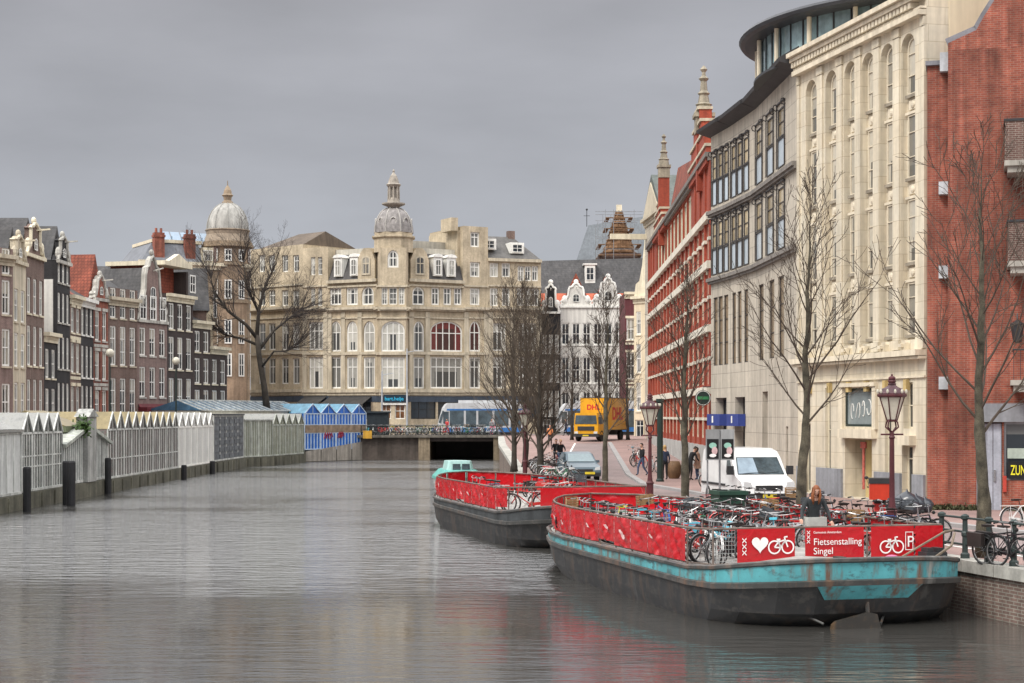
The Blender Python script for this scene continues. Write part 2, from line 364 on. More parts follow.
# quay wall with its coping
QB = mk('quay_brick', (.19, .125, .105), .85, .3, .8, .4, brick=((.14, .095, .08), (.27, .25, .21), .22, .08, .012), bump=.3)
COP = mk('coping_stone', (.42, .41, .37), .8, .25, 1.2, .3)
wall_root = empty('quay_wall', (0, 0, 0), 0, 'brick canal wall with pale stone coping under the street railing beside the barges', 'wall')
a = MB(); b = MB()
Q2 = [(x, y) for x, y in QL if y <= 174]
for (x0, y0), (x1, y1) in zip(Q2, Q2[1:]):
    z0, z1 = gz(y0), gz(y1)
    a.quad((x0, y0, -1.5), (x1, y1, -1.5), (x1, y1, z1-.22), (x0, y0, z0-.22))
    d = V((x1-x0, y1-y0, 0)).normalized(); nx, ny = -d.y, d.x
    p = [(x0+nx*.1, y0+ny*.1), (x0-nx*.5, y0-ny*.5), (x1-nx*.5, y1-ny*.5), (x1+nx*.1, y1+ny*.1)]
    k = max(1, int(V((x1-x0, y1-y0)).length/1.5))
    for i in range(k):
        t0, t1 = (i+.012)/k, (i+.988)/k
        def lp(u, v, t): return (u[0]+(v[0]-u[0])*t, u[1]+(v[1]-u[1])*t)
        c4 = [lp(p[0], p[3], t0), lp(p[1], p[2], t0), lp(p[1], p[2], t1), lp(p[0], p[3], t1)]
        zz = [z0+(z1-z0)*t for t in (t0, t0, t1, t1)]
        b.add([(q[0], q[1], z-.24) for q, z in zip(c4, zz)]+[(q[0], q[1], z+.03) for q, z in zip(c4, zz)], [(0, 1, 2, 3), (7, 6, 5, 4), (0, 4, 5, 1), (1, 5, 6, 2), (2, 6, 7, 3), (3, 7, 4, 0)])
a.build('brickwork', QB, wall_root); b.build('coping', COP, wall_root)
# water
m_, t_, bs, N, L = newmat('canal_water')
bs.inputs['Base Color'].default_value = (.05, .048, .044, 1); bs.inputs['Roughness'].default_value = .05; bs.inputs['IOR'].default_value = 2.1; bs.inputs['Specular IOR Level'].default_value = .75
ge = N('ShaderNodeNewGeometry')
def wn(scale, det, st=(1, 1, 1), dist=0):
    mp = N('ShaderNodeMapping'); mp.inputs['Scale'].default_value = st; mp.inputs['Rotation'].default_value = (0, 0, .25); L(ge.outputs['Position'], mp.inputs[0])
    n = N('ShaderNodeTexNoise'); n.inputs['Scale'].default_value = scale; n.inputs['Detail'].default_value = det; n.inputs['Distortion'].default_value = dist; L(mp.outputs[0], n.inputs[0]); return n.outputs[0]
def wm2(op, a, b):
    x = N('ShaderNodeMath'); x.operation = op
    for i, v in enumerate((a, b)):
        if isinstance(v, (int, float)): x.inputs[i].default_value = v
        else: L(v, x.inputs[i])
    return x.outputs[0]
sp = N('ShaderNodeSeparateXYZ'); L(ge.outputs['Position'], sp.inputs[0])
yy = wm2('ADD', wm2('ADD', sp.outputs[1], wm2('MULTIPLY', sp.outputs[0], .12)), wm2('MULTIPLY', wn(.09, 3), 14))
wind = N('ShaderNodeMapRange'); wind.interpolation_type = 'SMOOTHSTEP'; wind.inputs[1].default_value = 50; wind.inputs[2].default_value = 61; wind.inputs[3].default_value = .095; wind.inputs[4].default_value = .75; L(yy, wind.inputs[0])
patch = N('ShaderNodeMapRange'); patch.inputs[1].default_value = .38; patch.inputs[2].default_value = .6; patch.inputs[3].default_value = .25; patch.inputs[4].default_value = 1.15; L(wn(.06, 4, (.45, 1, 1)), patch.inputs[0])
hgt = wm2('ADD', wm2('MULTIPLY', wn(1.5, 3, (.4, 1.45, 1), .5), 1.0), wm2('MULTIPLY', wn(4.2, 4, (.5, 1.5, 1)), .42))
bp = N('ShaderNodeBump'); bp.inputs['Distance'].default_value = .5; L(hgt, bp.inputs['Height']); L(wm2('MULTIPLY', wind.outputs[0], patch.outputs[0]), bp.inputs['Strength'])
L(bp.outputs[0], bs.inputs['Normal'])
m = MB(); m.quad((-120, -60, 0), (60, -60, 0), (60, 188, 0), (-120, 188, 0)); structure(m.build('water', m_))
# bridge at the head of the canal
br = empty('bridge', (-8, 176, 0), 0, 'low stone and brick canal bridge with dark opening carrying trams and parked bikes', 'bridge')
def rel(o, root): o.location = o.location-root.location if o.location.length else -root.location; return o
BRW = mk('sooty_brick', (.10, .075, .065), .85, .35, .4, .4, brick=((.075, .06, .05), (.15, .13, .11), .25, .09, .012))
m = MB(MX.Translation((8, -176, 0))); m.box(-16.2, -8.6, 174, 188, -2, 2.3); rel_ = m.build('abutment', BRW, br)
m = MB(MX.Translation((8, -176, 0))); m.box(-9.55, -8.4, 173.7, 187.9, -2, 2.28); m.box(-1.9, -1.0, 173.7, 187.9, -2, 2.28); m.build('pier', mk('stained_stone', (.24, .19, .13), .85, .35, .5, .5), br)
m = MB(MX.Translation((8, -176, 0))); m.box(-8.4, -1.9, 174.1, 188, 1.9, 2.42); m.build('deck_girder', mk('rusty_girder', (.07, .055, .05), .7, .3, .8, .4), br)
m = MB(MX.Translation((8, -176, 0))); m.box(-16.2, -1.0, 173.5, 174.6, 2.3, 2.55); m.build('coping', mk('dark_bridge_coping', (.16, .145, .125), .85, .35, .8, .4), br)
m = MB(MX.Translation((8, -176, 0)))
for i in range(13):
    x = -15.4+i*1.15; m.tube([(x, 173.9, 2.5), (x, 173.9, 3.5)], .035, 5)
for z in (2.8, 3.15, 3.5): m.tube([(-15.6, 173.9, z), (-1.3, 173.9, z)], .028, 5)
m.build('railing', DKGREEN, br)
m = MB(MX.Translation((8, -176, 0))); m.box(-15.2, -14.3, 173.4, 173.495, 2.2, 3.0); m.build('yellow_notice', mk('yellow_sign', (.6, .33, .04), .6), br)
# ---------------------------------------------------------------- right bank: cream, grey, red and brick buildings
GLT = mk('teal_shop_pane', (.21, .245, .25), .12, .2, .8, .1, spec=.7)
GLC = glassmat('pale_blind_glass', (.12, .115, .10), (.6, .55, .45), .05, .5, .9)
SC = Seg(798, 72.1, 926, 60.8)
r = empty('cream_bank_building', SC.a, SC.rz, 'tall cream facade with six columns of arched windows beside the red brick wall', 'building')
W_ = SC.W; H_ = 19.3
cols = [SC.x(p) for p in (811, 831, 850, 868, 887, 908)]
ops = [(x, 7.35, 1.12, 11.2, .56, None, None, None, .24) for x in cols]
up = MB()
ops += [((SC.x(845)+SC.x(874))/2, 4.15, SC.x(874)-SC.x(845), 1.5, 0, (1, (), .09), DKGREEN, GLT, .1),
        ((SC.x(845)+SC.x(874))/2-.1, 1.35, SC.x(872)-SC.x(845), 2.3, 0, None, None, None, .9),
        (SC.x(908)-.05, 1.5, .85, 2.0, 0, (1, (.75,), .08), CREAMP, GLD, .3), (SC.x(908), 4.1, .75, 1.7, 0, (1, (.5,), .07), CREAMP, GLD, .3),
        (SC.x(806), 1.35, .95, 2.9, 0, (1, (.75,), .08), CREAMP, GLD, .35), (SC.x(828), 2.3, .55, 3.4, 0, (1, (.5,), .07), CREAMP, GL, .2), (SC.x(888), 2.3, .55, 3.4, 0, (1, (.5,), .07), CREAMP, GL, .2)]
facade(r, W_, H_+.55, ops, CREAMSTONE, D=14, z0=gz(60)-.2)
b = []
edges = [0.02]+[(cols[i]+cols[i+1])/2 for i in range(5)]+[W_-.02]
for i, x in enumerate(edges):                        # giant pilasters between the columns of windows
    w = .26 if 0 < i < 6 else .24
    b += [(max(.01, x-w), min(W_-.01, x+w), 7.36, 18.54, .07), (max(.01, x-w*1.15), min(W_-.01, x+w*1.15), 18.56, 18.88, .1), (max(.01, x-w*1.15), min(W_-.01, x+w*1.15), 7.0, 7.35, .12)]
bands(r, b, CREAMSTONE, name='pilaster', each=True)
bands(r, [(0, W_, 18.93, 19.12, .3), (0, W_, 19.16, 19.24, .22), (0, W_, 19.5, 19.66, .4), (0, W_, 19.68, 19.86, .55), (0, W_, 6.62, 6.72, .3), (0, W_, 6.74, 6.95, .42), (0, W_, 5.95, 6.02, .08)]
      + [] , CREAMTRIM, name='cornice', each=True)
bands(r, [(x-.05, x+.15, 19.27, 19.48, .34) for x in [.3*k+.1 for k in range(int(W_/.3)-1)]], CREAMTRIM, name='dentil_row')
for i, x in enumerate(cols):
    for z0, z1, ar in ((16.35, 18.4, .4), (13.3, 15.6, 0), (10.2, 12.5, 0), (7.55, 9.45, 0)):
        o = put_window(r, MX.Identity(4), 0, x+.06, .235, z0, .8, z1-z0, ar, (1, (.33, .72), .05), CREAMTRIM, GLC)
        q = MB(); q.box(-.52, .46, -.12, .004, -.12, -.0); q.build('sill', mk('shadow_toned_sill_stone', (.3, .26, .2), .8) if 'shadow_toned_sill_stone' not in bpy.data.materials else bpy.data.materials['shadow_toned_sill_stone'], o)  # sills coloured dark to stand for the thin shadow line below each window
    for z in (15.62, 12.52, 9.47):
        q = MB(); q.box(x-.5, x+.5, .13, .239, z, z+.1); q.box(x-.3, x+.36, .19, .239, z+.18, z+.52); q.ball((x+.03, .18, z+.35), (.16, .06, .13), 8, 5); q.build('spandrel_relief', CREAMTRIM, r)
    q = MB(); q.box(x-.15, x+.15, -.22, .02, 6.96, 7.24); q.box(x-.11, x+.11, -.34, .02, 7.08, 7.2); q.build('bracket', CREAMTRIM, r)
    q = MB(); q.box(x-.12, x+.12, -.14, .02, 5.5, 5.9); q.build('bracket', mk('ochre_bracket', (.5, .37, .16), .8) if 'ochre_bracket' not in bpy.data.materials else bpy.data.materials['ochre_bracket'], r)
bands(r, [(.02, .55, gz(60), 2.45, .1), (SC.x(818), SC.x(843), gz(60), 2.45, .1), (SC.x(876), SC.x(902), gz(60), 2.45, .1), (SC.x(914), W_-.02, gz(60), 2.45, .1)], BLUESTONE, name='plinth', each=True)
xd = (SC.x(845)+SC.x(874))/2-.1
bands(r, [(SC.x(843), SC.x(877), 3.7, 4.05, .25), (SC.x(904), SC.x(916), 3.5, 3.85, .28), (SC.x(841), SC.x(844.5), 4.05, 5.7, .12), (SC.x(874.5), SC.x(878), 4.05, 5.7, .12), (SC.x(841), SC.x(878), 5.7, 5.85, .18)], CREAMTRIM, name='door_surround', each=True)
m = MB(); m.box(xd-.95, xd+.95, .76, .86, 1.25, 3.6); m.build('porch_back', mk('ochre_paint', (.55, .43, .2), .8, .12), r)
m = MB(); m.box(xd+.15, xd+.95, .55, .75, 1.25, 3.3); d_ = m.build('door', mk('grey_door_paint', (.2, .2, .19), .6), r); m = MB(); m.box(xd+.3, xd+.8, .53, .552, 2.1, 3.1); m.build('pane', GLD, d_)
m = MB(); m.box(xd-.05, xd+.1, .2, .24, 1.7, 3.3); m.box(xd-.2, xd+.25, .19, .25, 3.3, 3.55); m.build('door_sign', mk('red_white_sign', (.5, .12, .09), .6, .4, 9, 0), r)
m = MB(MX.Translation((0, 0, 0)))                    # curly white lettering painted on the shop pane
xw = (SC.x(845)+SC.x(874))/2
for k in range(4):
    c = xw-.75+k*.5; m.tube([(c+.19*math.cos(t)*(1 if k % 2 else .6), .06, 4.75+.3*math.sin(t*(1+.5*(k == 1)))+.05*k) for t in [a_*.6-k for a_ in range(9)]], .018, 4)
m.build('pane_lettering', WHITE, r)
m = MB(); m.box(W_-1.2, W_+.02, .9, 13, 12, 27); m.build('upper_block', CREAMRENDER, r)
# round penthouse with its dark canopy, standing on the roofs
r = empty('penthouse', (19.5, 76, 19.6), 0, 'round glass penthouse under a dark disc canopy on top of the cream building', 'penthouse')
PR = 8.3; a0, a1 = R(150), R(290)
m = MB(); m.lathe([(PR, .0), (PR, 1.7)], 90); m.build('glass_drum', mk('pale_blue_glass', (.24, .34, .36), .1, .45, .35, .2, spec=.8), r)
m = MB()
for k in range(60): t = k*2*pi/60; m.tube([((PR+.01)*math.cos(t), (PR+.01)*math.sin(t), .1), ((PR+.01)*math.cos(t), (PR+.01)*math.sin(t), 1.69)], .05, 4)
m.build('glazing_bars', DKMETAL, r)
for k in range(14):
    t = R(150)+k*R(16); m = MB(); m.tube([((PR+.2)*math.cos(t), (PR+.2)*math.sin(t), .05), ((PR+.2)*math.cos(t), (PR+.2)*math.sin(t), 1.68)], .1, 8); m.build('column', CREAMTRIM, r)
m = MB(); m.lathe([(.1, 1.7), (9.0, 1.69), (9.2, 1.74), (9.28, 1.86), (9.2, 1.98), (8.6, 2.12), (.1, 2.6)], 72); m.build('canopy', mk('dark_canopy', (.05, .052, .06), .45, .15, 1, .1), r)
m = MB(); m.lathe([(7.3, -.35), (7.3, -.06), (8.62, -.05), (8.62, .06), (.1, .08)], 60); m.build('base', DKMETAL, r)

# grey limestone building in two straight stretches
G0, GM, G1 = Seg(711, 90.5, 730.5, 87.0), Seg(730.5, 87.0, 756, 82.0), Seg(756, 82.0, 798, 72.1)
r = empty('grey_stone_building', G0.a, G0.rz, 'grey limestone corner building with scroll topped dark window strips and overhanging eaves', 'building')
inv = MX.Rotation(-G0.rz, 4, 'Z')
def seg_local(s, base): v = inv @ (s.a-base.a); return (v.x, v.y, 0), s.rz-base.rz
GLP = mk('pale_panel_glass', (.5, .57, .62), .15, .12, .6, .1, spec=.6)
LEDG = mk('ledge_stone', (.22, .2, .18), .8, .2, 1, .3); EAVM = mk('dark_eaves', (.055, .053, .055), .6, .2, 1, .2)
BLUEC = mk('blue_canvas', (.03, .05, .22), .8, .15, 1, 0)
SCROLL = mk('dark_bronze', (.05, .045, .045), .45, .2, 2, .1)
BEIGEP = glassmat('beige_blind_glass', (.3, .24, .15), (.66, .54, .35), .1, .3, 1.0)
SLOT = mk('tan_glass', (.25, .185, .12), .15, .35, .8, .3, spec=.6)
sill_mb = MB()
for s, pxs in ((G0, (714.7, 720.6, 726.5)), (GM, (734, 740, 746.5)), (G1, (759.5, 770.5, 781.5))):
    loc, rz = seg_local(s, G0); ops = []; hw = 1.6
    if s is not G1: hw = .8 if s is G0 else .98
    T = MX.Translation(loc) @ MX.Rotation(rz, 4, 'Z')
    for z0, z1 in ((15.65, 18.3), (12.0, 14.75)):
        for p in pxs:
            scroll_mb = MB(); x = s.x(p); zm = z0+(z1-z0)*.5
            ops += [(x, zm+.03, hw, z1-zm-.03, 0, (1, (.5,), .06), SCROLL, BEIGEP, .07), (x, z0, hw, zm-z0-.03, 0, (1, (), .05), SCROLL, GLP, .04)]
            scroll_mb.T = T
            for sg in (-1, 1):
                xx = x+sg*(hw/2+.07); scroll_mb.tube([(xx, -.05, z0), (xx, -.05, z1+.25)], .028, 5)
                scroll_mb.tube([(xx, -.1+.12*math.cos(t), z1+.12+.14*math.sin(t)) for t in [k*.8 for k in range(8)]], .03, 4)
            scroll_mb.tube([(x-hw/2-.07, -.06, z1+.22), (x+hw/2+.07, -.06, z1+.22)], .045, 5)
            scroll_mb.tube([(x-hw/2-.07, -.05, zm), (x+hw/2+.07, -.05, zm)], .03, 5); scroll_mb.build('window_scroll', SCROLL, r)
    if s is not G1:
        for p in ((715.5, 720.5, 726) if s is G0 else (734, 739.5, 746)): ops.append((s.x(p), 7.2, .8, 3.6, 0, (1, (.33, .66), .05), SCROLL, SLOT, .12))
        p = 721 if s is G0 else 740; ops.append((s.x(p), gz(88), 2.0, 4.3, 0, (1, (.5, .66), .1), SCROLL, GLD, .5))
    else:
        for p in (761, 771.5, 781): ops.append((s.x(p), 7.2, 1.35, 3.6, 0, (1, (.33, .66), .06), SCROLL, SLOT, .14))
        ops.append((s.x(765), gz(78), 1.4, 4.5, 0, (1, (.6,), .1), SCROLL, GLD, .6)); ops.append((s.x(787), gz(74), .5, 2.9, 0, (1, (), .06), SCROLL, GLD, .5))
    facade(r, s.W, 19.4, ops, GREYSTONE, loc, rz, D=9, z0=1.0)
    led = MB(T); eav = MB(T)
    for z in (15.2, 11.65):
        led = MB(T); led.box(-.05, s.W+.02, -.28, .03, z, z+.18); led.box(-.05, s.W+.02, -.18, .03, z-.12, z-.002); led.build('ledge', LEDG, r)
    eav.prism([(0, 0)], 0, 0) if False else None
    n = 1
    e_ = s.W+(.0 if s is G1 else .1)
    eav.add([(-.3 if s is G0 else -.1, .1, 19.35), (e_, .1, 19.35), (e_, -.8, 19.6), (-.25 if s is G0 else -.25, -.7, 19.6), (-.3 if s is G0 else -.25, .1, 20.3), (e_, .1, 20.3), (e_, -.85, 19.75), (-.25 if s is G0 else -.25, -.75, 19.75)],
            [(0, 3, 2, 1), (4, 5, 6, 7), (0, 1, 5, 4), (1, 2, 6, 5), (2, 3, 7, 6), (3, 0, 4, 7)])
    eav.build('eaves', EAVM, r)
    if s is not G1:
        for p in ((720.5,) if s is G0 else (740,)):
            aw = MB(T); x = s.x(p); aw.prism([(x-1.15, 4.05), (x+1.15, 4.05), (x+1.15, 4.65), (x-1.15, 4.65)], -.4, -.02); ao = aw.build('awning', BLUEC, r)
            aw = MB(T); aw.box(x-.22, x+.02, -.41, -.402, 4.2, 4.55); aw.build('awning_mark', WHITE, ao)

m = MB(); m.box(0, 10, 5, 14, 12, 19.3); m.build('rear_block', GREYSTONE, r)

BANDW = mk('white_band_stone', (.68, .63, .53), .75, .12, 1, .2)
WEATH = mk('weathered_stone', (.33, .29, .22), .85, .3, 2, .4)
# red brick neo renaissance building with stone bands
SR = Seg(649, 144, 711.5, 92.0)
r = empty('red_brick_building', SR.a, SR.rz, 'long bright red brick facade with white stone bands and two pinnacled gables', 'building')
W_ = SR.W; H_ = 18.6; nb = 17; bw = W_/nb
ops = []
for i in range(nb):
    x = (i+.5)*bw
    for z0, z1 in ((6.3, 8.9), (10.0, 12.3), (13.2, 15.0)): ops.append((x, z0, 1.45, z1-z0, 0, (2, (.6,), .12), CREAMP, GLD, .1))
    ops.append((x, 3.3, 1.7, 2.3, 0, (2, (.6,), .14), CREAMP, GL, .1))
    if 3 <= i <= 12: ops.append((x, 15.75, 2.96, 2.5, 0, (3, (), .2), CREAMP, mk('loggia_glass', (.30, .33, .29), .3, .2, .6, .2) if i == 3 else bpy.data.materials['loggia_glass'], .2))
facade(r, W_, H_, ops, BR_ORANGE, D=12, z0=1.0)
b = []
for i in range(nb+1):
    x = min(max(i*bw, .36), W_-.36); b.append((x-.34, x+.34, 2.9, 15.2 if 3 <= i <= 13 else 18.5, .1))
bands(r, b, BR_ORANGE, name='pilaster', each=True)
for z, h, p in ((5.75, .4, .24), (4.3, .16, .17), (9.1, .42, .26), (7.6, .18, .17), (10.9, .18, .17), (12.55, .42, .26), (15.2, .42, .28), (14.1, .18, .17)):
    b = []
    if h > .2: b.append((0, W_, z, z+h, p))
    for i in range(nb):
        if h > .2: pass
        else: b += [(i*bw+.001, i*bw+.72, z, z+h, p), ((i+1)*bw-.72, (i+1)*bw-.001, z, z+h, p)]
    bands(r, b, BANDW, name='stone_band')
for z in (8.9, 12.3): bands(r, [(i*bw+.5*bw-.35, i*bw+.5*bw+.35, z+.02, z+.19, .12) for i in range(nb)], PALESTONE, name='keystone_row')
bands(r, [(0, W_, 1.0, 2.9, .12)], mk('grey_stone_plinth', (.4, .4, .38), .8, .2, 1, .3), name='plinth')
bands(r, [(0, W_, 18.6, 18.85, .34), (0, W_, 18.4, 18.598, .2)], mk('gutter_paint', (.19, .17, .15), .6), name='gutter')
m = MB(); xa, xb = SR.x(667), SR.x(693.5); m.add([(xa, .1, 18.86), (xb, .1, 18.86), (xb, .4, 20.3), (xa, .8, 22.6), (xa, 8, 22.6), (xb, 8, 20.3), (xa, 12, 18.86), (xb, 12, 18.86)], [(0, 1, 2, 3), (3, 2, 5, 4), (4, 5, 7, 6), (0, 3, 4, 6), (1, 7, 5, 2)]); m.build('roof', REDTILE, r)
for x0, x1, z1, zp in ((SR.x(655.5), SR.x(667), 20.6, 25.8), (SR.x(693), W_-.4, 22.0, 24.6)):
    GH = MB(); GS = MB(); GP = MB(); xc = (x0+x1)/2; hw = (x1-x0)/2
    for k in range(4):                               # stepped gable
        f_ = 1-k*.27; GH.box(xc-hw*f_, xc+hw*f_, -.25+.01*k, .5, 18.3+(z1-18.3)*k/4, 18.3+(z1-18.3)*(k+1)/4+.003); GS.box(xc-hw*f_-.06, xc+hw*f_+.06, -.33, .55, 18.3+(z1-18.3)*(k+1)/4, 18.3+(z1-18.3)*(k+1)/4+.16)
    for xx, zt, k in ((SR.x(702), zp, 1),) if x0 > 9 else ((SR.x(662.5), zp, .85),):
        GH.box(xx-.36, xx+.36, -.32, .5, 17.4, zt-3.0*k)
        GP.T = MX.Translation((xx, .1, zt-3.0*k)) @ MX.Scale(k, 4)
        GP.box(-.6, .6, -.6, .6, 0, .22); GP.box(-.5, .5, -.5, .5, -.9, -.02)
        GP.lathe([(.48, .22), (.42, .7), (.5, .76), (.34, .86), (.26, 1.3), (.36, 1.4), (.22, 1.55), (.17, 2.1), (.3, 2.25), (.12, 2.42), (.1, 2.62), (.22, 2.78), (.04, 3.0)], 8)
    GH.build('gable', BR_ORANGE, r); GS.build('gable_coping', PALESTONE, r); GP.build('pinnacle', WEATH, r)

VENT = mk('grey_white_vent', (.5, .52, .54), .5)
# the wall the right edge
SB = Seg(948, 59.2, 1130, 57.6)
r = empty('brick_warehouse', SB.a, SB.rz, 'weathered red brick building with swept gable, balconies and grey shop door at the right edge', 'building')
W_ = SB.W; xd = SB.x(993); dw = SB.x(1003)-SB.x(985)
ops = [(xd, 1.25, dw, 3.1, 0, None, None, None, .3), (SB.x(1028), 2.35, SB.x(1052)-SB.x(1004), 2.0, 0, (2, (), .07), STEEL, GLD, .2)]
facade(r, W_, 17.3, ops, BR_RED, D=9, z0=1.0)
WALLX = SB
m = MB(); m.prism([(0, 17.3), (W_, 17.3), (W_, 24), (2.7, 24), (2.1, 20.2), (1.65, 19.1), (1.2, 18.4), (.95, 17.95), (.0, 17.55)], 0, .5); m.build('gable', BR_RED, r)
m = MB(); g = [(2.7, 24), (2.1, 20.2), (1.65, 19.1), (1.2, 18.4), (.95, 17.95), (-.05, 17.55)]
for (a, b_), (c, d) in zip(g, g[1:]): m.tube([(a, .2, b_+.06), (c, .2, d+.06)], .17, 4)
m.build('gable_coping', mk('lead_coping', (.2, .2, .22), .6), r)
m = MB(); m.box(-.72, -.001, .55, 5, 1.0, 16.9); m.build('side_pier', BR_RED, r)
m = MB(); m.box(-.78, .02, .4, 5.1, 16.9, 17.05); m.build('pier_coping', bpy.data.materials['lead_coping'], r)
m = MB()
for py in (62, 188, 272, 383): z = az(py, 59.5); (m.box(-.28, .06, .2, .56, z-.33, z+.33) if py == 62 else m.box(-.32, .05, .2, .56, z-.22, z+.22)); m.build('wall_vent', VENT, r); m = MB()
m = MB(); m.box(xd-dw/2-.25, W_, -.12, .03, 4.36, 5.0); m.box(xd-dw/2-.25, xd-dw/2-.02, -.1, .03, 1.2, 4.35); m.build('shop_lintel', BLUESTONE, r)
m = MB(); m.box(xd-dw/2+.02, xd-.01, .12, .2, 1.3, 4.3); m.box(xd+.01, xd+dw/2-.02, .12, .2, 1.3, 4.3); d_ = m.build('door', mk('grey_steel_door', (.42, .44, .5), .45), r); m = MB(); m.box(xd+.03, xd+.09, .06, .12, 2.3, 2.7); m.build('handle', CHROME, d_)
xs = SB.x(1009); m = MB(); m.box(xs-.02, xs+2.4, -.06, -.002, 2.4, 3.0); s_ = m.build('shop_sign', BLACK, r)
def text(s, parent, loc, size, mat, rot=(R(90), 0, 0), ext=.004, name='lettering', align='LEFT', bold=0):
    c = bpy.data.curves.new(name, 'FONT'); c.body = s; c.size = size; c.extrude = ext; c.align_x = align; c.offset = bold; c.materials.append(mat)
    o = bpy.data.objects.new(name, c); me = bpy.data.meshes.new_from_object(o); bpy.data.objects.remove(o); me.name = name
    return O(name, me, parent, loc, rot)
YEL = mk('yellow_paint', (.75, .68, .03), .5, .05, 1, 0)
zt_ = text('ZUNDO', s_, (xs+.05, -.067, 2.54), .48, YEL, bold=.004); zt_.scale = (.5, 1, 1)
m = MB(); m.box(xs-.05, xs+2.4, .1, .13, 3.1, 3.45); m.build('frosted_band', mk('pale_green_film', (.45, .52, .45), .4), r)
m = MB(); m.box(SB.x(1003), SB.x(1006.5), -.16, -.002, 1.95, 2.5); m.build('letter_box', mk('red_box_paint', (.5, .06, .04), .5), r)
for z in (13.0, 9.6, 5.6):
    x0 = SB.x(1004 if z > 12 else 1007 if z > 8 else 1010); m = MB(); m.box(x0, x0+4.5, -1.5, -.002, z, z+.18); m.box(x0+.1, x0+4.4, -1.4, -.002, z-.22, z-.001); bl = m.build('balcony', CONCRETE, r)
    if z > 5.7:
        m = MB(); m.box(x0+.02, x0+4.48, -1.46, -1.3, z+.181, z+1.5); m.box(x0+.02, x0+.18, -1.298, -.003, z+.181, z+1.5); m.build('parapet', BR_BROWN, bl); m = MB(); m.box(x0-.02, x0+4.5, -1.5, -1.27, z+1.502, z+1.58); m.box(x0-.02, x0+.21, -1.268, -.003, z+1.502, z+1.58); m.build('parapet_coping', DKMETAL, bl)
    else:
        m = MB(); m.tube([(x0+.1, -1.4, z+1.2), (x0+4.4, -1.4, z+1.2)], .03, 5); m.tube([(x0+.1, -1.4, z+1.2), (x0+.1, -.0, z+1.2)], .03, 5)
        for k in range(20): m.tube([(x0+.1+k*.22, -1.4, z+.18), (x0+.1+k*.22, -1.4, z+1.2)], .014, 4)
        m.build('railing', DKMETAL, bl)
m = MB(); x0 = SB.x(1017); m.T = MX.Translation((x0, -.6, 7.1)); m.lathe([(.03, .75), (.25, .6), (.22, .5), (.14, 0), (.05, -.05)], 6); m.tube([(0, .6, .9), (0, .1, .95), (0, 0, .75)], .025, 5); m.build('wall_lantern', DKMETAL, r)
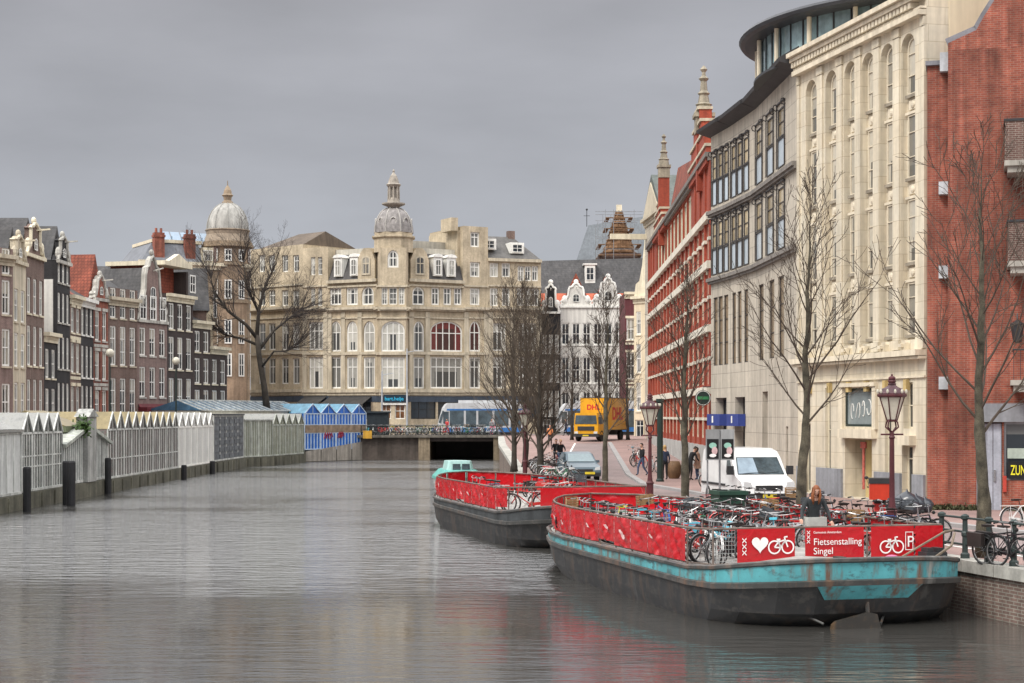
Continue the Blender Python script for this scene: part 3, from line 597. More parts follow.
# ---------------------------------------------------------------- left bank canal houses
SASH = (2, (.5,), .13); SASH2 = (2, (.35, .68), .13)
BELL = [(0, 0), (.05, .12), (.02, .2), (.1, .3), (.2, .36), (.25, .5), (.27, .74), (.3, .86), (.38, .9), (.42, 1.0), (.5, 1.06)]
NECK = [(0, 0), (.06, .05), (.1, .2), (.2, .28), (.24, .36), (.25, .8), (.22, .85), (.26, .9), (.36, .92), (.42, 1.0), (.5, 1.04)]
def mirror(p): return p+[(1-x, z) for x, z in reversed(p[:-1])]
DWHITE = mk('grimy_white_stone', (.5, .48, .43), .8, .25, 1.5, .4)
def canal_house(name, label, pa, Ya, pb, Yb, ytop, wm, tm, floors, ncol, style=SASH, gable=None, gh=0, roof=SLATE, rh=3, D=10, gm=GL, fm=WHITE, ww=None, zb=.8, base=True, cat='house', stone=None, group='canal houses on the far left bank'):
    s = Seg(pa, Ya, pb, Yb); H = s.z(ytop, (pa+pb)/2); W_ = s.W
    r = empty(name, s.a, s.rz, label, cat, group)
    ww = ww or min(1.25, W_/ncol*.6); ops = []
    for z0, z1 in floors:
        for i in range(ncol): ops.append(((i+.5)*W_/ncol, z0, ww, z1-z0, 0, style, fm, gm, .14))
    if base: ops += [(W_*.3, 1.6, W_*.45, 2.5, 0, (2, (.75,), .1), fm, GLD, .2), (W_*.78, 1.4, 1.1, 2.6, 0, None, None, None, .25)]
    SILL[0] = tm; facade(r, W_, H, ops, wm, D=D, z0=zb); SILL[0] = None
    if base: m = MB(); m.box(W_*.78-.53, W_*.78+.53, .16, .22, 1.4, 4.0); m.build('door', DKGREEN, r)
    if stone:
        for z0, z1 in floors:
            bands(r, [((i+.5)*W_/ncol-ww/2-.12, (i+.5)*W_/ncol+ww/2+.12, z1+.01, z1+.28, .09) for i in range(ncol)], tm, name='lintel', each=True); bands(r, [(.05, W_-.05, z0-.55, z0-.3, .05)], tm, name='stone_band')
    if gable in (None, 'cornice'):
        bands(r, [(-.05, W_+.05, H-.75, H-.5, .12), (-.1, W_+.1, H-.28, H, .45), (0, W_, H-.498, H-.282, .2)], tm, name='cornice')
    else:
        p = mirror(BELL if gable == 'bell' else NECK)
        m = MB(); m.prism([(x*W_, H+z*gh) for x, z in p], .05, .45); m.build('gable', tm if gable == 'bell' else wm, r)
        q = [(.5+(x-.5)*.86, z*.93) for x, z in p]
        if gable == 'bell': m = MB(); m.prism([(x*W_, H+z*gh) for x, z in q], .0, .1); m.build('gable_brickwork', wm, r)
        m = MB()
        pts = [(x*W_, -.02, H+z*gh) for x, z in p]; m.tube(pts, .14, 5)
        m.ball((W_/2, .1, H+gh*1.12), (.3, .2, .3)); m.tube([(W_*.5, -.1, H+gh*.82), (W_*.5, -1.1, H+gh*.86)], .08, 4)
        for sx_ in (.14, .86): m.ball((W_*sx_, .05, H+gh*.3), (.35, .25, .5))
        m.build('gable_ornament', tm, r)
        put_window(r, MX.Identity(4), 0, W_/2, -.02, H+gh*.18, min(.9, W_*.22), gh*.38, .3, (2, (.5,), .07), fm, gm)
        bands(r, [(-.04, W_+.04, H-.2, H+.05, .2)], tm, name='cornice')
    if rh:
        m = MB(); y0 = .5; z = H+.01
        if gable in ('bell', 'neck'): m.add([(.02, y0, z), (W_-.02, y0, z), (W_/2, y0, z+rh), (.02, D, z), (W_-.02, D, z), (W_/2, D, z+rh)], [(0, 1, 2), (5, 4, 3), (0, 2, 5, 3), (1, 4, 5, 2)])
        else: m.add([(.02, .1, z), (W_-.02, .1, z), (W_-.02, D, z), (.02, D, z), (W_*.25, D*.35, z+rh), (W_*.75, D*.35, z+rh), (W_*.75, D*.75, z+rh), (W_*.25, D*.75, z+rh)], [(0, 1, 5, 4), (1, 2, 6, 5), (2, 3, 7, 6), (3, 0, 4, 7), (4, 5, 6, 7)])
        m.build('roof', roof, r)
    return r, s, H
def chimney(root, x, y, z0, z1, w=.5, mat=None):
    m = MB(); m.box(x-w, x+w, y-w*.8, y+w*.8, z0, z1); m.box(x-w-.08, x+w+.08, y-w*.8-.08, y+w*.8+.08, z1-.5, z1-.25)
    for k in (-1, 1): m.lathe([(.16, z1), (.14, z1+.5)], 8, (x+k*w*.5, y, 0))
    m.build('chimney', mat or BR_RED, root)
def fl(*h): return [(a, a+b) for a, b in h]
canal_house('canal_house', 'pinkish canal house at the left edge with pale cornice and dark roof', -60, 112, 13, 119, 251, BR_PINK, PALESTONE, fl((4.2, 2.6), (8.0, 2.6), (11.6, 2.4), (14.4, 1.8)), 5, rh=2.4)
r_, s_, h_ = canal_house('canal_house', 'narrow pale stone canal house with brick chimney beside the pinkish house', 13, 119, 26, 122.5, 262, PALESTONE, PALESTONE, fl((4.4, 2.5), (8.0, 2.4), (11.2, 2.3)), 2, gable='neck', gh=1.8, rh=2.5)
chimney(r_, 1.2, 4, h_, h_+4)
r_, s_, h_ = canal_house('canal_house', 'brown canal house with tall ornate cream neck gable and hoist beam', 26, 122.5, 44, 127.5, 256, BR_BROWN, CREAMP, fl((4.2, 3.0), (8.2, 2.9), (12.0, 2.6)), 3, gable='neck', gh=2.3, rh=2.8)
canal_house('canal_house', 'low dark canal house with cream cornice under a white plastered side wall', 44.2, 127.5, 56.5, 131, 333, BR_BLACK, CREAMP, fl((4.4, 2.2), (7.4, 2.2)), 2, rh=0, D=5)
r_, s_, h_ = canal_house('canal_house', 'black brick canal house with white window frames and white neck gable', 57, 131.2, 70, 135, 262, BR_BLACK, DWHITE, fl((4.6, 2.5), (8.2, 2.5), (11.8, 2.3), (14.9, 1.9)), 3, gable='neck', gh=1.9, rh=2.8)
m = MB(); m.box(-.05, .01, .3, 9.5, 9, h_-1.5); m.build('plastered_side_wall', WHITEPLASTER, r_)
canal_house('canal_house', 'cream banded canal house with bright red roof behind its cornice', 70, 135, 80.5, 138.5, 296, BR_BROWN, CREAMP, fl((4.6, 2.3), (8, 2.4), (11.2, 2)), 2, roof=REDTILE, rh=2.4, stone=1)
canal_house('canal_house', 'black fronted canal house with white glazing and flat white cornice', 80.5, 138.5, 93.5, 143, 299, BR_BLACK, WHITE, fl((4.4, 2.6), (7.7, 2.6), (11.2, 2.4)), 3, SASH2, rh=2)
r_, s_, h_ = canal_house('canal_house', 'red brown canal house with heavy white stone bands and orange dormer roof', 93.5, 143, 108, 146, 299, BR_RED, DWHITE, fl((4.3, 2.4), (7.6, 2.4), (10.9, 2.5)), 2, gable='bell', gh=1.9, roof=REDTILE, rh=3.8, stone=1)
canal_house('canal_house', 'wide brown canal house with three tall window bays and ornate grey cornice', 108, 146, 137.5, 150.5, 298, BR_BROWN, PALESTONE, fl((4.4, 3.4), (8.9, 3.4), (13.0, 2.6)), 3, SASH2, rh=2.5)
m = MB(MX.Translation(KIDS and bpy.data.objects['canal_house.008'].location) @ MX.Rotation(bpy.data.objects['canal_house.008'].rotation_euler.z, 4, 'Z'))
canal_house('canal_house', 'pinkish canal house with white edged bell gable above a maroon shop front', 137.5, 150.5, 167, 155.5, 321, BR_PINK, DWHITE, fl((6.2, 2.7), (9.9, 2.5)), 3, gable='bell', gh=5.5, rh=4.8, base=False)
r9 = bpy.data.objects['canal_house.009']
m = MB(); w9 = Seg(137.5, 150.5, 167, 155.5).W; m.box(.1, w9-.1, -.9, -.02, 3.9, 5.3); m.add([(.1, -.9, 3.9), (w9-.1, -.9, 3.9), (w9-.1, -.02, 5.6), (.1, -.02, 5.6)], [(0, 1, 2, 3)]); m.box(.1, w9-.1, -.12, -.03, .9, 3.8); m.build('shop_front', mk('maroon_paint', (.13, .018, .025), .6), r9)
for i in range(3): put_window(r9, MX.Identity(4), 0, (i+.5)*w9/3, -.02, 13.1, 1.15, 2.2, 0, SASH, WHITE, GL)
for i in (0, 1, 2): put_window(r9, MX.Identity(4), 0, (i+.5)*w9/3, -.16, 1.4, 1.3, 2.2, 0, SASH, DKGREEN, GLR)
r_, s_, h_ = canal_house('canal_house', 'dark brown canal house with pale attic pediment and red tiled roof side', 167, 155.5, 193, 160.5, 295, BR_DARK, CREAMP, fl((4.6, 3.4), (8.8, 3.0), (12.5, 2.4)), 3, rh=0)
m = MB(); m.prism([(.4, h_), (4.4, h_), (4.4, h_+2.6), (.4, h_+2.6)], 1.6, 6); m.build('attic_tiles', REDTILE, r_)
m = MB(); m.box(4.4, s_.W-.4, .3, 6, h_, h_+2.3); m.build('attic', BR_DARK, r_); put_window(r_, MX.Identity(4), 0, 5.6, .28, h_+.4, 1.2, 1.7, 0, SASH, WHITE, GL)
m = MB(); m.box(-.2, s_.W+.1, .1, 6.2, h_+2.61, h_+3.0); m.prism([(.6, h_+3.0), (s_.W-.3, h_+3.0), (s_.W*.5, h_+3.8)], .1, .6); m.build('pediment', CREAMP, r_)
canal_house('canal_house', 'low dark brick house with two window bays right of the brown pediment house', 193, 160.5, 210.5, 164, 321, BR_DARK, CREAMP, fl((4.4, 2.6), (7.6, 2.4), (10.6, 2.0)), 2, rh=1.5)
r_, s_, h_ = canal_house('canal_house', 'lowest dark house beside the tree with blank cream wall rising behind', 210.5, 164, 227, 168, 347, BR_DARK, CREAMP, fl((4.4, 2.6), (7.6, 2.4)), 2, rh=0)
m = MB(); m.box(0, s_.W, 1.5, 8, 8, 15.5); m.build('rear_wall', CREAMRENDER, r_)
# long slate roof behind the row
r = empty('rear_warehouse', at(72, 160, 0), R(14), 'long grey slate roof building standing behind the left canal houses', 'building')
m = MB(); m.box(.3, 12.5, .3, 8, 1, 14.6); m.build('wall', BR_BROWN, r)
m = MB(); m.add([(0, 0, 14.61), (12.8, 0, 14.61), (12.8, 4, 19), (0, 4, 19), (0, 8, 14.61), (12.8, 8, 14.61)], [(0, 1, 2, 3), (3, 2, 5, 4), (0, 3, 4), (1, 5, 2)]); m.build('roof', SLATE, r)
# ---------------------------------------------------------------- domed corner building behind the tree
SD = Seg(140, 184, 250, 190)
r = empty('domed_building', SD.a, SD.rz, 'tan brick corner building with grey dome on a round tower and two red chimneys', 'building')
def zz(py, px=200): return SD.z(py, px)
zc = zz(263); ops = []
for p in (205, 217): 
    for yt, yb in ((290, 318), (345, 375)): ops.append(SD.op(p, 7, yt, yb, 0, SASH, WHITE, GLD))
facade(r, SD.W, zc, ops, BR_TAN, D=14, z0=1)
bands(r, [(-.2, SD.W+.2, zc-.3, zc+.05, .5), (-.1, SD.W+.1, zc-.7, zc-.302, .2)], CREAMP, name='cornice')
x0, x1 = SD.x(142), SD.x(206); zt = zz(243)
m = MB(); m.add([(x0, .2, zc+.06), (x1, .2, zc+.06), (x1-.4, 1.6, zt), (x0+1.6, 1.6, zt), (x0, 10, zc+.06), (x1, 10, zc+.06), (x1-.4, 9, zt), (x0+1.6, 9, zt)], [(0, 1, 2, 3), (3, 2, 6, 7), (0, 3, 7, 4), (1, 5, 6, 2)]); m.build('mansard_roof', mk('blue_grey_slate', (.17, .18, .2), .7, .15, .6, .2), r)
m = MB(); m.box(x0+1.5, x1, 1.4, 9, zt, zt+.35); m.build('roof_edge', CREAMP, r)
m = MB()
for k in range(5):
    a = SD.x(168)+k*1.15; m.add([(a, 2, zt+.36), (a+1, 2, zt+.36), (a+1.3, 4, zt+1.5), (a+.3, 4, zt+1.5)], [(0, 1, 2, 3)]); m.box(a+1.0, a+1.12, 2, 2.1, zt+.36, zt+.8)
m.build('skylight', GLB, r)
for p in (161, 192): chimney(r, SD.x(p), .9, zc, zz(234), .55, BR_RED)
m = MB(); xa, xb = SD.x(203), SD.x(214); m.box(xa, xb, .2, 5, zc+.06, zz(247)); m.build('dormer', CREAMP, r); put_window(r, MX.Identity(4), 0, (xa+xb)/2, .18, zc+.3, 1.1, zz(247)-zc-.6, 0, (2, (), .08), WHITE, GL)
m = MB(); m.box(SD.x(214), SD.W, .1, 8, zc+.06, zz(246)); m.build('attic_storey', BR_PINK, r)
T_ = MX.Translation((SD.x(233), 1.8, 0)); m = MB(T_); q = 2.45; m.s = True
m.lathe([(q, 1), (q, zz(243))], 20); m.build('tower_wall', mk('orange_tan_brick', (.31, .225, .155), .85, .25, .6, .3), r)
for py, e_ in ((243, .45), (240.5, .3), (262, .2), (300, .15), (335, .15)): m = MB(T_); m.lathe([(q*.98, zz(py)-.25), (q+e_, zz(py)-.2), (q+e_, zz(py)+.1), (q*.98, zz(py)+.12)], 20); m.build('tower_cornice', BR_TAN, r)
m = MB(T_); m.lathe([(q+.2, zz(239.5)), (q-.1, zz(232)), (q-.05, zz(229)), (q+.08, zz(227.5)), (q+.02, zz(226.8))], 20); m.build('drum', mk('drum_stone', (.3, .24, .18), .8, .2), r)
m = MB(T_); m.s = True; zb_ = zz(226.8); hd = zz(200)-zb_
m.lathe([(2.38*math.cos(t), zb_+hd*math.sin(t)*1.05) for t in [i*pi/2/9 for i in range(9)]], 20); m.build('dome', LEAD, r)
m = MB(T_)
for k in range(10): a = k*pi/5; m.tube([(2.4*math.cos(t)*math.cos(a), 2.4*math.cos(t)*math.sin(a), zb_+hd*1.05*math.sin(t)+.02) for t in [i*1.4/6 for i in range(7)]], .06, 4)
m.build('dome_ribs', LEAD, r)
m = MB(T_); z = zz(201); m.lathe([(.75, z), (.62, z+.3), (.42, z+.5), (.5, z+.9), (.66, z+1.05), (.5, z+1.2), (.42, z+1.6), (.2, z+2.0), (.06, z+2.2), (.04, z+2.7)], 10); m.build('lantern', BR_TAN, r)
for k in range(4):
    a = -pi/2+(k-1.5)*.62; T2 = T_ @ MX.Rotation(a+pi/2, 4, 'Z')
    for py0, py1 in ((262, 247), (300, 278), (345, 318), (378, 352)): put_window(r, T2, a+pi/2, 0, -q-.02, zz(py0)+.2, .8, zz(py1)-zz(py0)-.3, 0, SASH, WHITE, GLD)
GLW = glassmat('bright_window_glass', (.06, .062, .062), (.62, .6, .53), .05, .5, .75)
# ---------------------------------------------------------------- the big beige corner building
SL0, SL1, SL2, SL3, SL4, SL5 = Seg(250.5, 203.5, 303, 197), Seg(303, 197, 328, 195.3), Seg(328, 195.3, 377.5, 192), Seg(408.5, 192, 463.5, 195.3), Seg(463.5, 195.3, 488, 196.8), Seg(488, 196.8, 541, 199)
r = empty('department_store', SL0.a, SL0.rz, 'big beige stone corner building with domed spire turret and rows of white windows', 'building')
iv = MX.Rotation(-SL0.rz, 4, 'Z')
def lo(s): v = iv @ (s.a-SL0.a); return (v.x, v.y, 0), s.rz-SL0.rz
WIN1 = (2, (.68,), .17); WINB = (5, (.68,), .17); WIN2 = (3, (.68,), .11); WINA = (2, (.62,), .18)
BST = STONE
def blk(s, wins, ytop, D=9, zb=1.0, nm='wall'):
    l, z = lo(s); ops = [s.op(*w[:5], *w[5:]) for w in wins]; H = s.z(ytop, 393 if False else (s.x and 0) or 400) if False else az(ytop, (s.a.y+s.b.y)/2)
    facade(r, s.W, H, ops, BST, l, z, D=D, z0=zb, name=nm); return l, z, H
r1 = [(p, w) for p, w in ((318, 13),)]
def rowset(cols, big=()):
    o = []
    for p, w in cols:
        st = WIN1 if w < 15 else WINB if w > 28 else (3, (.68,), .17)
        o += [(p, w, 357, 388.5, 0, st, WHITE, GLW), (p, w, 321, 351.5, .32, WINA if w < 15 else (5 if w > 28 else 3, (.6,), .17), WHITE, GLR if p in (446.5, 475) else GLW)]
    return o
def uprow(ps, w, yt, yb, st=(2, (.66,), .14)): return [(p, w, yt, yb, 0, st, WHITE, GLW) for p in ps]
SH = lambda a, b: [((a+b)/2, b-a, 397, 419, 0, (3, (.45,), .12), DKMETAL, SHOPG)]
b_ = []
SHOPG = glassmat('shop_glass', (.03, .04, .05), (.42, .2, .07), .0, .7, .2)  # orange tone: warm light of the shop interiors put into the pane colour
l0 = blk(SL0, uprow((262, 272, 285, 296), 6, 255, 272)+uprow((262, 272, 285, 296), 6.5, 290, 306)+uprow((262, 272, 285, 296), 7, 323, 350)+uprow((262, 272, 285, 296), 7, 358, 384), 247)
l1 = blk(SL1, [(316, 14, 357, 388.5, 0, (3, (.68,), .17), WHITE, GLW), (316, 14, 322, 350, 0, (3, (.68,), .17), WHITE, GLW), (313, 4.5, 288, 306, 0, STS, WHITE, GLW), (320, 4.5, 288, 306, 0, STS, WHITE, GLW), (313, 4.5, 257, 275, 0, STS, WHITE, GLW), (320, 4.5, 257, 275, 0, STS, WHITE, GLW)], 247.5)
l2 = blk(SL2, rowset(((335.5, 11), (352, 11), (369, 11.5)))+uprow((335.5, 352), 11.5, 287.5, 305, (3, (.66,), .17))+[(367.5, 12, 286.5, 305, .35, (2, (.55,), .18), WHITE, GLW)]+SH(331, 349)+SH(352, 371), 281)
l3 = blk(SL3, rowset(((419, 11), (446.5, 32)))+[(418.5, 12, 286.5, 305, .35, (2, (.55,), .18), WHITE, GLW)]+uprow((435.5, 447.5, 458), 8, 287.5, 305, (2, (.66,), .17))+SH(411, 436)+SH(438, 461), 281)
l4 = blk(SL4, rowset(((475, 11),))+uprow((475,), 10, 288, 305, (2, (.66,), .17))+uprow((475,), 10, 262, 277, (2, (.66,), .17))+uprow((475,), 9, 232, 247, (2, (.66,), .17))+SH(463, 485), 226.5)
l5 = blk(SL5, [(497.5, 17, 357, 388.5, 0, (4, (.68,), .17), WHITE, GLW), (497.5, 17, 323, 351, 0, (4, (.68,), .17), WHITE, GLW), (528, 18, 323, 351, 0, (4, (.68,), .17), WHITE, GLW), (528, 18, 357, 388.5, 0, (4, (.68,), .17), WHITE, GLW)]
         + uprow((494, 506, 521, 528, 535), 8, 288, 306)+uprow((494, 506), 8.5, 263, 277)+uprow((521, 528, 535), 6.5, 266, 281)+SH(490, 512)+SH(515, 538), 259)
# turret front between the two wings
TY = 190.2; SM = Seg(380.5, TY, 406, TY); SMa = Seg(377.5, 192, 380.5, TY); SMb = Seg(406, TY, 408.5, 192)
blk(SM, [(393, 23.5, 357, 388.5, 0, (4, (.68,), .17), WHITE, GLW), (393, 23.5, 321, 351.5, .3, (4, (.6,), .17), WHITE, GLW), (384.5, 6, 287.5, 304.5, 0, STS, WHITE, GLW), (393, 8, 287.5, 304.5, 0, STS, WHITE, GLW), (401.5, 6, 287.5, 304.5, 0, STS, WHITE, GLW), (393, 11, 250, 267.5, .42, (2, (.55,), .2), WHITE, GLW)]+[(386, 10, 403, 419, 0, (2, (.5,), .1), WHITE, mk('warm_lit_shop_glass', (.22, .10, .045), .15, .6, 1.5, .2, spec=.6)), (400, 10, 403, 419, 0, (2, (.5,), .1), WHITE, bpy.data.materials['warm_lit_shop_glass'])], 247.5, D=4)  # turret shop panes: warm indoor lighting painted into the glass colour
for s in (SMa, SMb): blk(s, [], 247.5, D=0)
FASC = mk('blue_grey_fascia', (.06, .08, .11), .4, .2)
# horizontal mouldings across every stretch
for s in (SL0, SL1, SL2, SMa, SM, SMb, SL3, SL4, SL5):
    mo = MB(); sb = MB(); l, z = lo(s); T = MX.Translation(l) @ MX.Rotation(z, 4, 'Z'); mo.T = sb.T = T; ym = (s.a.y+s.b.y)/2
    def Z(py): return az(py, ym)
    e_ = .12 if s in (SM,) else .0
    for py, h, p in ((308.5, .28, .5), (310.3, .2, .3), (353.6, .3, .18), (318, .16, .14), (286.2, .2, .15), (391, .35, .3), (394, .3, .15)): mo = MB(T); mo.box(-e_, s.W+e_, -p, .02, Z(py)-h/2, Z(py)+h/2); mo.build('stone_moulding', PALESTONE, r)
    if s in (SL2, SL3): mo = MB(T); mo.box(0, s.W, -.4, .02, Z(281)-.2, Z(281)+.15); mo.build('stone_moulding', PALESTONE, r)
    sb.box(0, s.W, -.06, -.002, Z(402), Z(396.2)); sb.build('shop_fascia', FASC, r)
for s, ps in ((SL1, (304.5, 326.5)), (SL2, (329.3, 343.5, 360.2)), (SL3, (410, 427.3)), (SL4, (466, 486.5)), (SL5, (489.5, 512.5, 540))):
    l, z = lo(s)
    for p in ps: x = min(max(s.x(p), .3), s.W-.3); bands(r, [(x-.28, x+.28, s.z(390, p), s.z(312, p), .14)], PALESTONE, l, z, 'pilaster')
# mansard roofs with white dormers
def local(p): return iv @ (V(p)-SL0.a)
mr_ = MB(); dm = []
for s in (SL2, SL3):
    l, z = lo(s); T = MX.Translation(l) @ MX.Rotation(z, 4, 'Z'); mr_.T = T; ym = (s.a.y+s.b.y)/2; z0, z1 = az(280.2, ym)+.01, az(253, ym)
    mr_.add([(0, .05, z0), (s.W, .05, z0), (s.W, 1.5, z1), (0, 1.5, z1), (s.W, 9, z1), (0, 9, z1)], [(0, 1, 2, 3), (3, 2, 4, 5)])
    mr_.box(0, s.W, 1.2, 1.6, z1, z1+.4) if False else None
    for p in ((338, 354) if s is SL2 else (438, 451.5)):
        x = s.x(p); d = MB(T); d.box(x-.55, x+.55, -.02, 2, az(276, ym), az(257, ym)); d.prism([(x-.7, az(257, ym)), (x+.7, az(257, ym)), (x+.45, az(254.5, ym)), (x, az(253.5, ym)), (x-.45, az(254.5, ym))], -.15, 2); do = d.build('dormer', WHITE, r)
        put_window(r, T, z, x, -.03, az(275, ym), .8, az(259, ym)-az(275, ym), .2, (2, (.6,), .1), WHITE, GLW)
    for p in ((367.5,) if s is SL2 else (419,)):       # stone attic gables flanking the turret
        x = s.x(p); d = MB(T); w = 1.15; za, zb = z0-.3, az(249, ym); d.prism([(x-w, za), (x+w, za), (x+w, zb-1.4), (x+w*.7, zb-.5), (x+w*.3, zb), (x-w*.3, zb), (x-w*.7, zb-.5), (x-w, zb-1.4)], -.25, 1.5); d.build('attic_gable', STONE, r)
        put_window(r, T, z, x, -.27, za+.8, 1.2, zb-za-1.7, .3, (2, (.6,), .17), PALESTONE, GL)
mr_.build('mansard_roof', mk('dark_mansard', (.09, .085, .085), .7, .2, .8, .3), r)
m = MB(); a = local(at(328, 197.5)); b = local(at(374, 195)); z1 = az(249, 195)
for s in (SL2, SL3):
    l, z = lo(s); m.T = MX.Translation(l) @ MX.Rotation(z, 4, 'Z'); ym = (s.a.y+s.b.y)/2; m.box(0, s.W, 1.5, 2.2, az(253, ym)-.1, az(247.5, ym)); m.box(.3, s.W-.3, 4, 9, az(253, ym)-.1, az(238, ym)) if s is SL3 else None
m.build('roof_parapet', mk('pale_parapet', (.5, .47, .4), .8, .12), r)
l, z = lo(SL4); m = MB(MX.Translation(l) @ MX.Rotation(z, 4, 'Z')); m.box(-.35, .0, .9, 8.5, 10, az(230, 196)); m.box(-1.2, -.36, .7, 3.5, az(231, 196), az(218, 196)); m.build('lift_tower', STONE, r)
l, z = lo(SL5); ym = 198; T = MX.Translation(l) @ MX.Rotation(z, 4, 'Z'); m = MB(T); z0, z1 = az(258.8, ym)+.01, az(234, ym); W5 = SL5.W
m.add([(0, .1, z0), (W5, .1, z0), (W5-2.3, 3.5, z1), (0, 3.5, z1), (W5, 9, z0), (0, 9, z0)], [(0, 1, 2, 3), (1, 4, 2), (3, 2, 4, 5), (0, 3, 5)]); m.build('roof', mk('grey_brown_roof', (.11, .105, .1), .7, .2, .6, .3), r)
bands(r, [(0, W5, az(259, ym)-.35, az(259, ym), .35)], PALESTONE, l, z, 'eaves')
for p, yb, yt in ((491, 250, 239), (519, 253, 242)):
    x = SL5.x(p); d = MB(T); d.box(x-.85, x+.85, .6, 3, az(yb, ym), az(yt, ym)); d.build('dormer', WHITE, r); put_window(r, T, z, x, .58, az(yb, ym)+.12, 1.3, az(yt, ym)-az(yb, ym)-.3, 0, (2, (.5,), .1), WHITE, GLD)
chm = MB(T); chm.box(W5-2.9, W5-2.1, 3.2, 4, z1-.5, z1+.7); chm.build('chimney', BR_BROWN, r)
l, z = lo(SL0); T = MX.Translation(l) @ MX.Rotation(z, 4, 'Z'); m = MB(T); z0, z1 = az(247.5, 200), az(231, 200)
m.add([(1.0, .1, z0), (9.3, .1, z0), (9.0, 4, z1), (4.2, 4, z1), (9.3, 9, z0), (1.0, 9, z0)], [(0, 1, 2, 3), (3, 2, 4, 5), (0, 3, 5), (1, 4, 2)]); m.build('hip_roof', BROWNROOF, r)
# turret cupola and lantern
tp = local((ax(393, 191.6), 192.6, 0)); T = MX.Translation((tp.x, tp.y, 0)); Y_ = 191
def ZC(py): return az(py, Y_)
m = MB(T); m.lathe([(2.35, ZC(252)), (2.35, ZC(238)), (2.6, ZC(237)), (2.6, ZC(235.5)), (2.3, ZC(235)), (2.3, ZC(232))], 8, a0=pi/8, a1=2*pi+pi/8); m.build('turret_drum', STONE, r)
m = MB(T); m.s = True; zb_ = ZC(232); h_ = ZC(206)-zb_
m.lathe([(2.2*math.cos(t)**.8+.05, zb_+h_*math.sin(t)) for t in [i*1.35/8 for i in range(9)]], 16); m.build('cupola', mk('patterned_lead', (.27, .25, .24), .6, .35, 2.5, .3), r)
m = MB(T)
for k in range(8):
    a = k*pi/4+pi/8; m.tube([((2.26*math.cos(t)**.8)*math.cos(a), (2.26*math.cos(t)**.8)*math.sin(a), zb_+h_*math.sin(t)+.03) for t in [i*1.3/6 for i in range(7)]], .08, 4)
for k in range(8):
    a = k*pi/4-pi/2; m.tube([(2.02*math.cos(a)+.35*math.cos(t)*-math.sin(a), 2.02*math.sin(a)+.35*math.cos(t)*math.cos(a), zb_+1.15+.5*math.sin(t)) for t in [i*pi/4 for i in range(8)]], .09, 4, True)
m.build('cupola_ornament', mk('pale_lead', (.42, .4, .37), .6, .2), r)
m = MB(T); m.lathe([(.6, ZC(207)), (.75, ZC(205)), (1.35, ZC(202.8)), (1.35, ZC(201.6)), (.75, ZC(201)), (.65, ZC(198)), (.5, ZC(196))], 12)
for k in range(8): a = k*pi/4; m.tube([(.62*math.cos(a), .62*math.sin(a), ZC(201)), (.58*math.cos(a), .58*math.sin(a), ZC(184))], .1, 5)
m.lathe([(.55, ZC(186)), (.78, ZC(184)), (.86, ZC(182.8)), (.66, ZC(181.5)), (.55, ZC(178)), (.38, ZC(174)), (.16, ZC(171.5)), (.1, ZC(170)), (.16, ZC(169.4)), (.03, ZC(167))], 12); m.lathe([(.36, ZC(201)), (.34, ZC(185))], 8)
m.build('lantern', mk('lantern_stone', (.36, .32, .27), .75, .25, 2, .3), r)
sg = MB(); l, z = lo(SM); sgo = None
T = MX.Translation(l) @ MX.Rotation(z, 4, 'Z'); sg.T = T; zs_ = az(402.3, TY); sg.box(.35, 3.0, -.2, -.07, zs_, zs_+.85); so_ = sg.build('shop_sign', mk('dark_navy_sign', (.012, .03, .05), .5), r)
p = T @ V((.48, -.212, zs_+.22)); text('bart.heije', so_, p, .56, mk('cyan_letters', (.04, .42, .66), .4, .05, 1, 0), (R(90), 0, z), bold=.01)
m = MB(T); m.box(.1, 2.9, -.12, -.005, az(404.9, TY), az(402.6, TY)); m.build('sign_ledge', WHITE, r)
aw = MB()
for s, a_, b2_ in ((SL2, 330, 372), (SL1, 305, 327)):
    l, z = lo(s); aw.T = MX.Translation(l) @ MX.Rotation(z, 4, 'Z'); x0, x1 = s.x(a_), s.x(b2_); ym = (s.a.y+s.b.y)/2
    aw.add([(x0, -.08, az(396.5, ym)), (x1, -.08, az(396.5, ym)), (x1, -1.9, az(404, ym)), (x0, -1.9, az(404, ym)), (x0, -1.9, az(407, ym)), (x1, -1.9, az(407, ym))], [(0, 1, 2, 3), (3, 2, 5, 4)])
aw.build('awning', mk('dark_awning', (.05, .047, .045), .8, .25, 1.5, .2), r)
# ---------------------------------------------------------------- the end of the street
canal_house('gabled_house', 'narrow dark brick house with white neck gable between beige corner and white houses', 541.5, 203, 560, 203, 312, BR_BLACK, WHITE, fl((4.5, 3.0), (8.6, 2.6), (12, 2.2)), 3, gable='neck', gh=3.2, rh=3.4, roof=REDTILE, group='houses at the end of the street')
canal_house('gabled_house', 'left white plastered house with curved baroque gable at the street end', 560.2, 203.2, 592, 203.2, 306, WHITEPLASTER, WHITE, fl((4.2, 3.2), (8.4, 3.2), (13, 2.6)), 3, gable='bell', gh=2.6, rh=4.0, roof=REDTILE, gm=GLD, ww=1.0, fm=WHITE, group='houses at the end of the street')
canal_house('gabled_house', 'right white plastered house with a taller curved baroque gable', 592.2, 203.2, 624, 203.2, 306, WHITEPLASTER, WHITE, fl((4.2, 3.2), (8.4, 3.2), (13, 2.6)), 3, gable='bell', gh=3.2, rh=4.0, roof=REDTILE, gm=GLD, ww=1.0, fm=WHITE, group='houses at the end of the street')
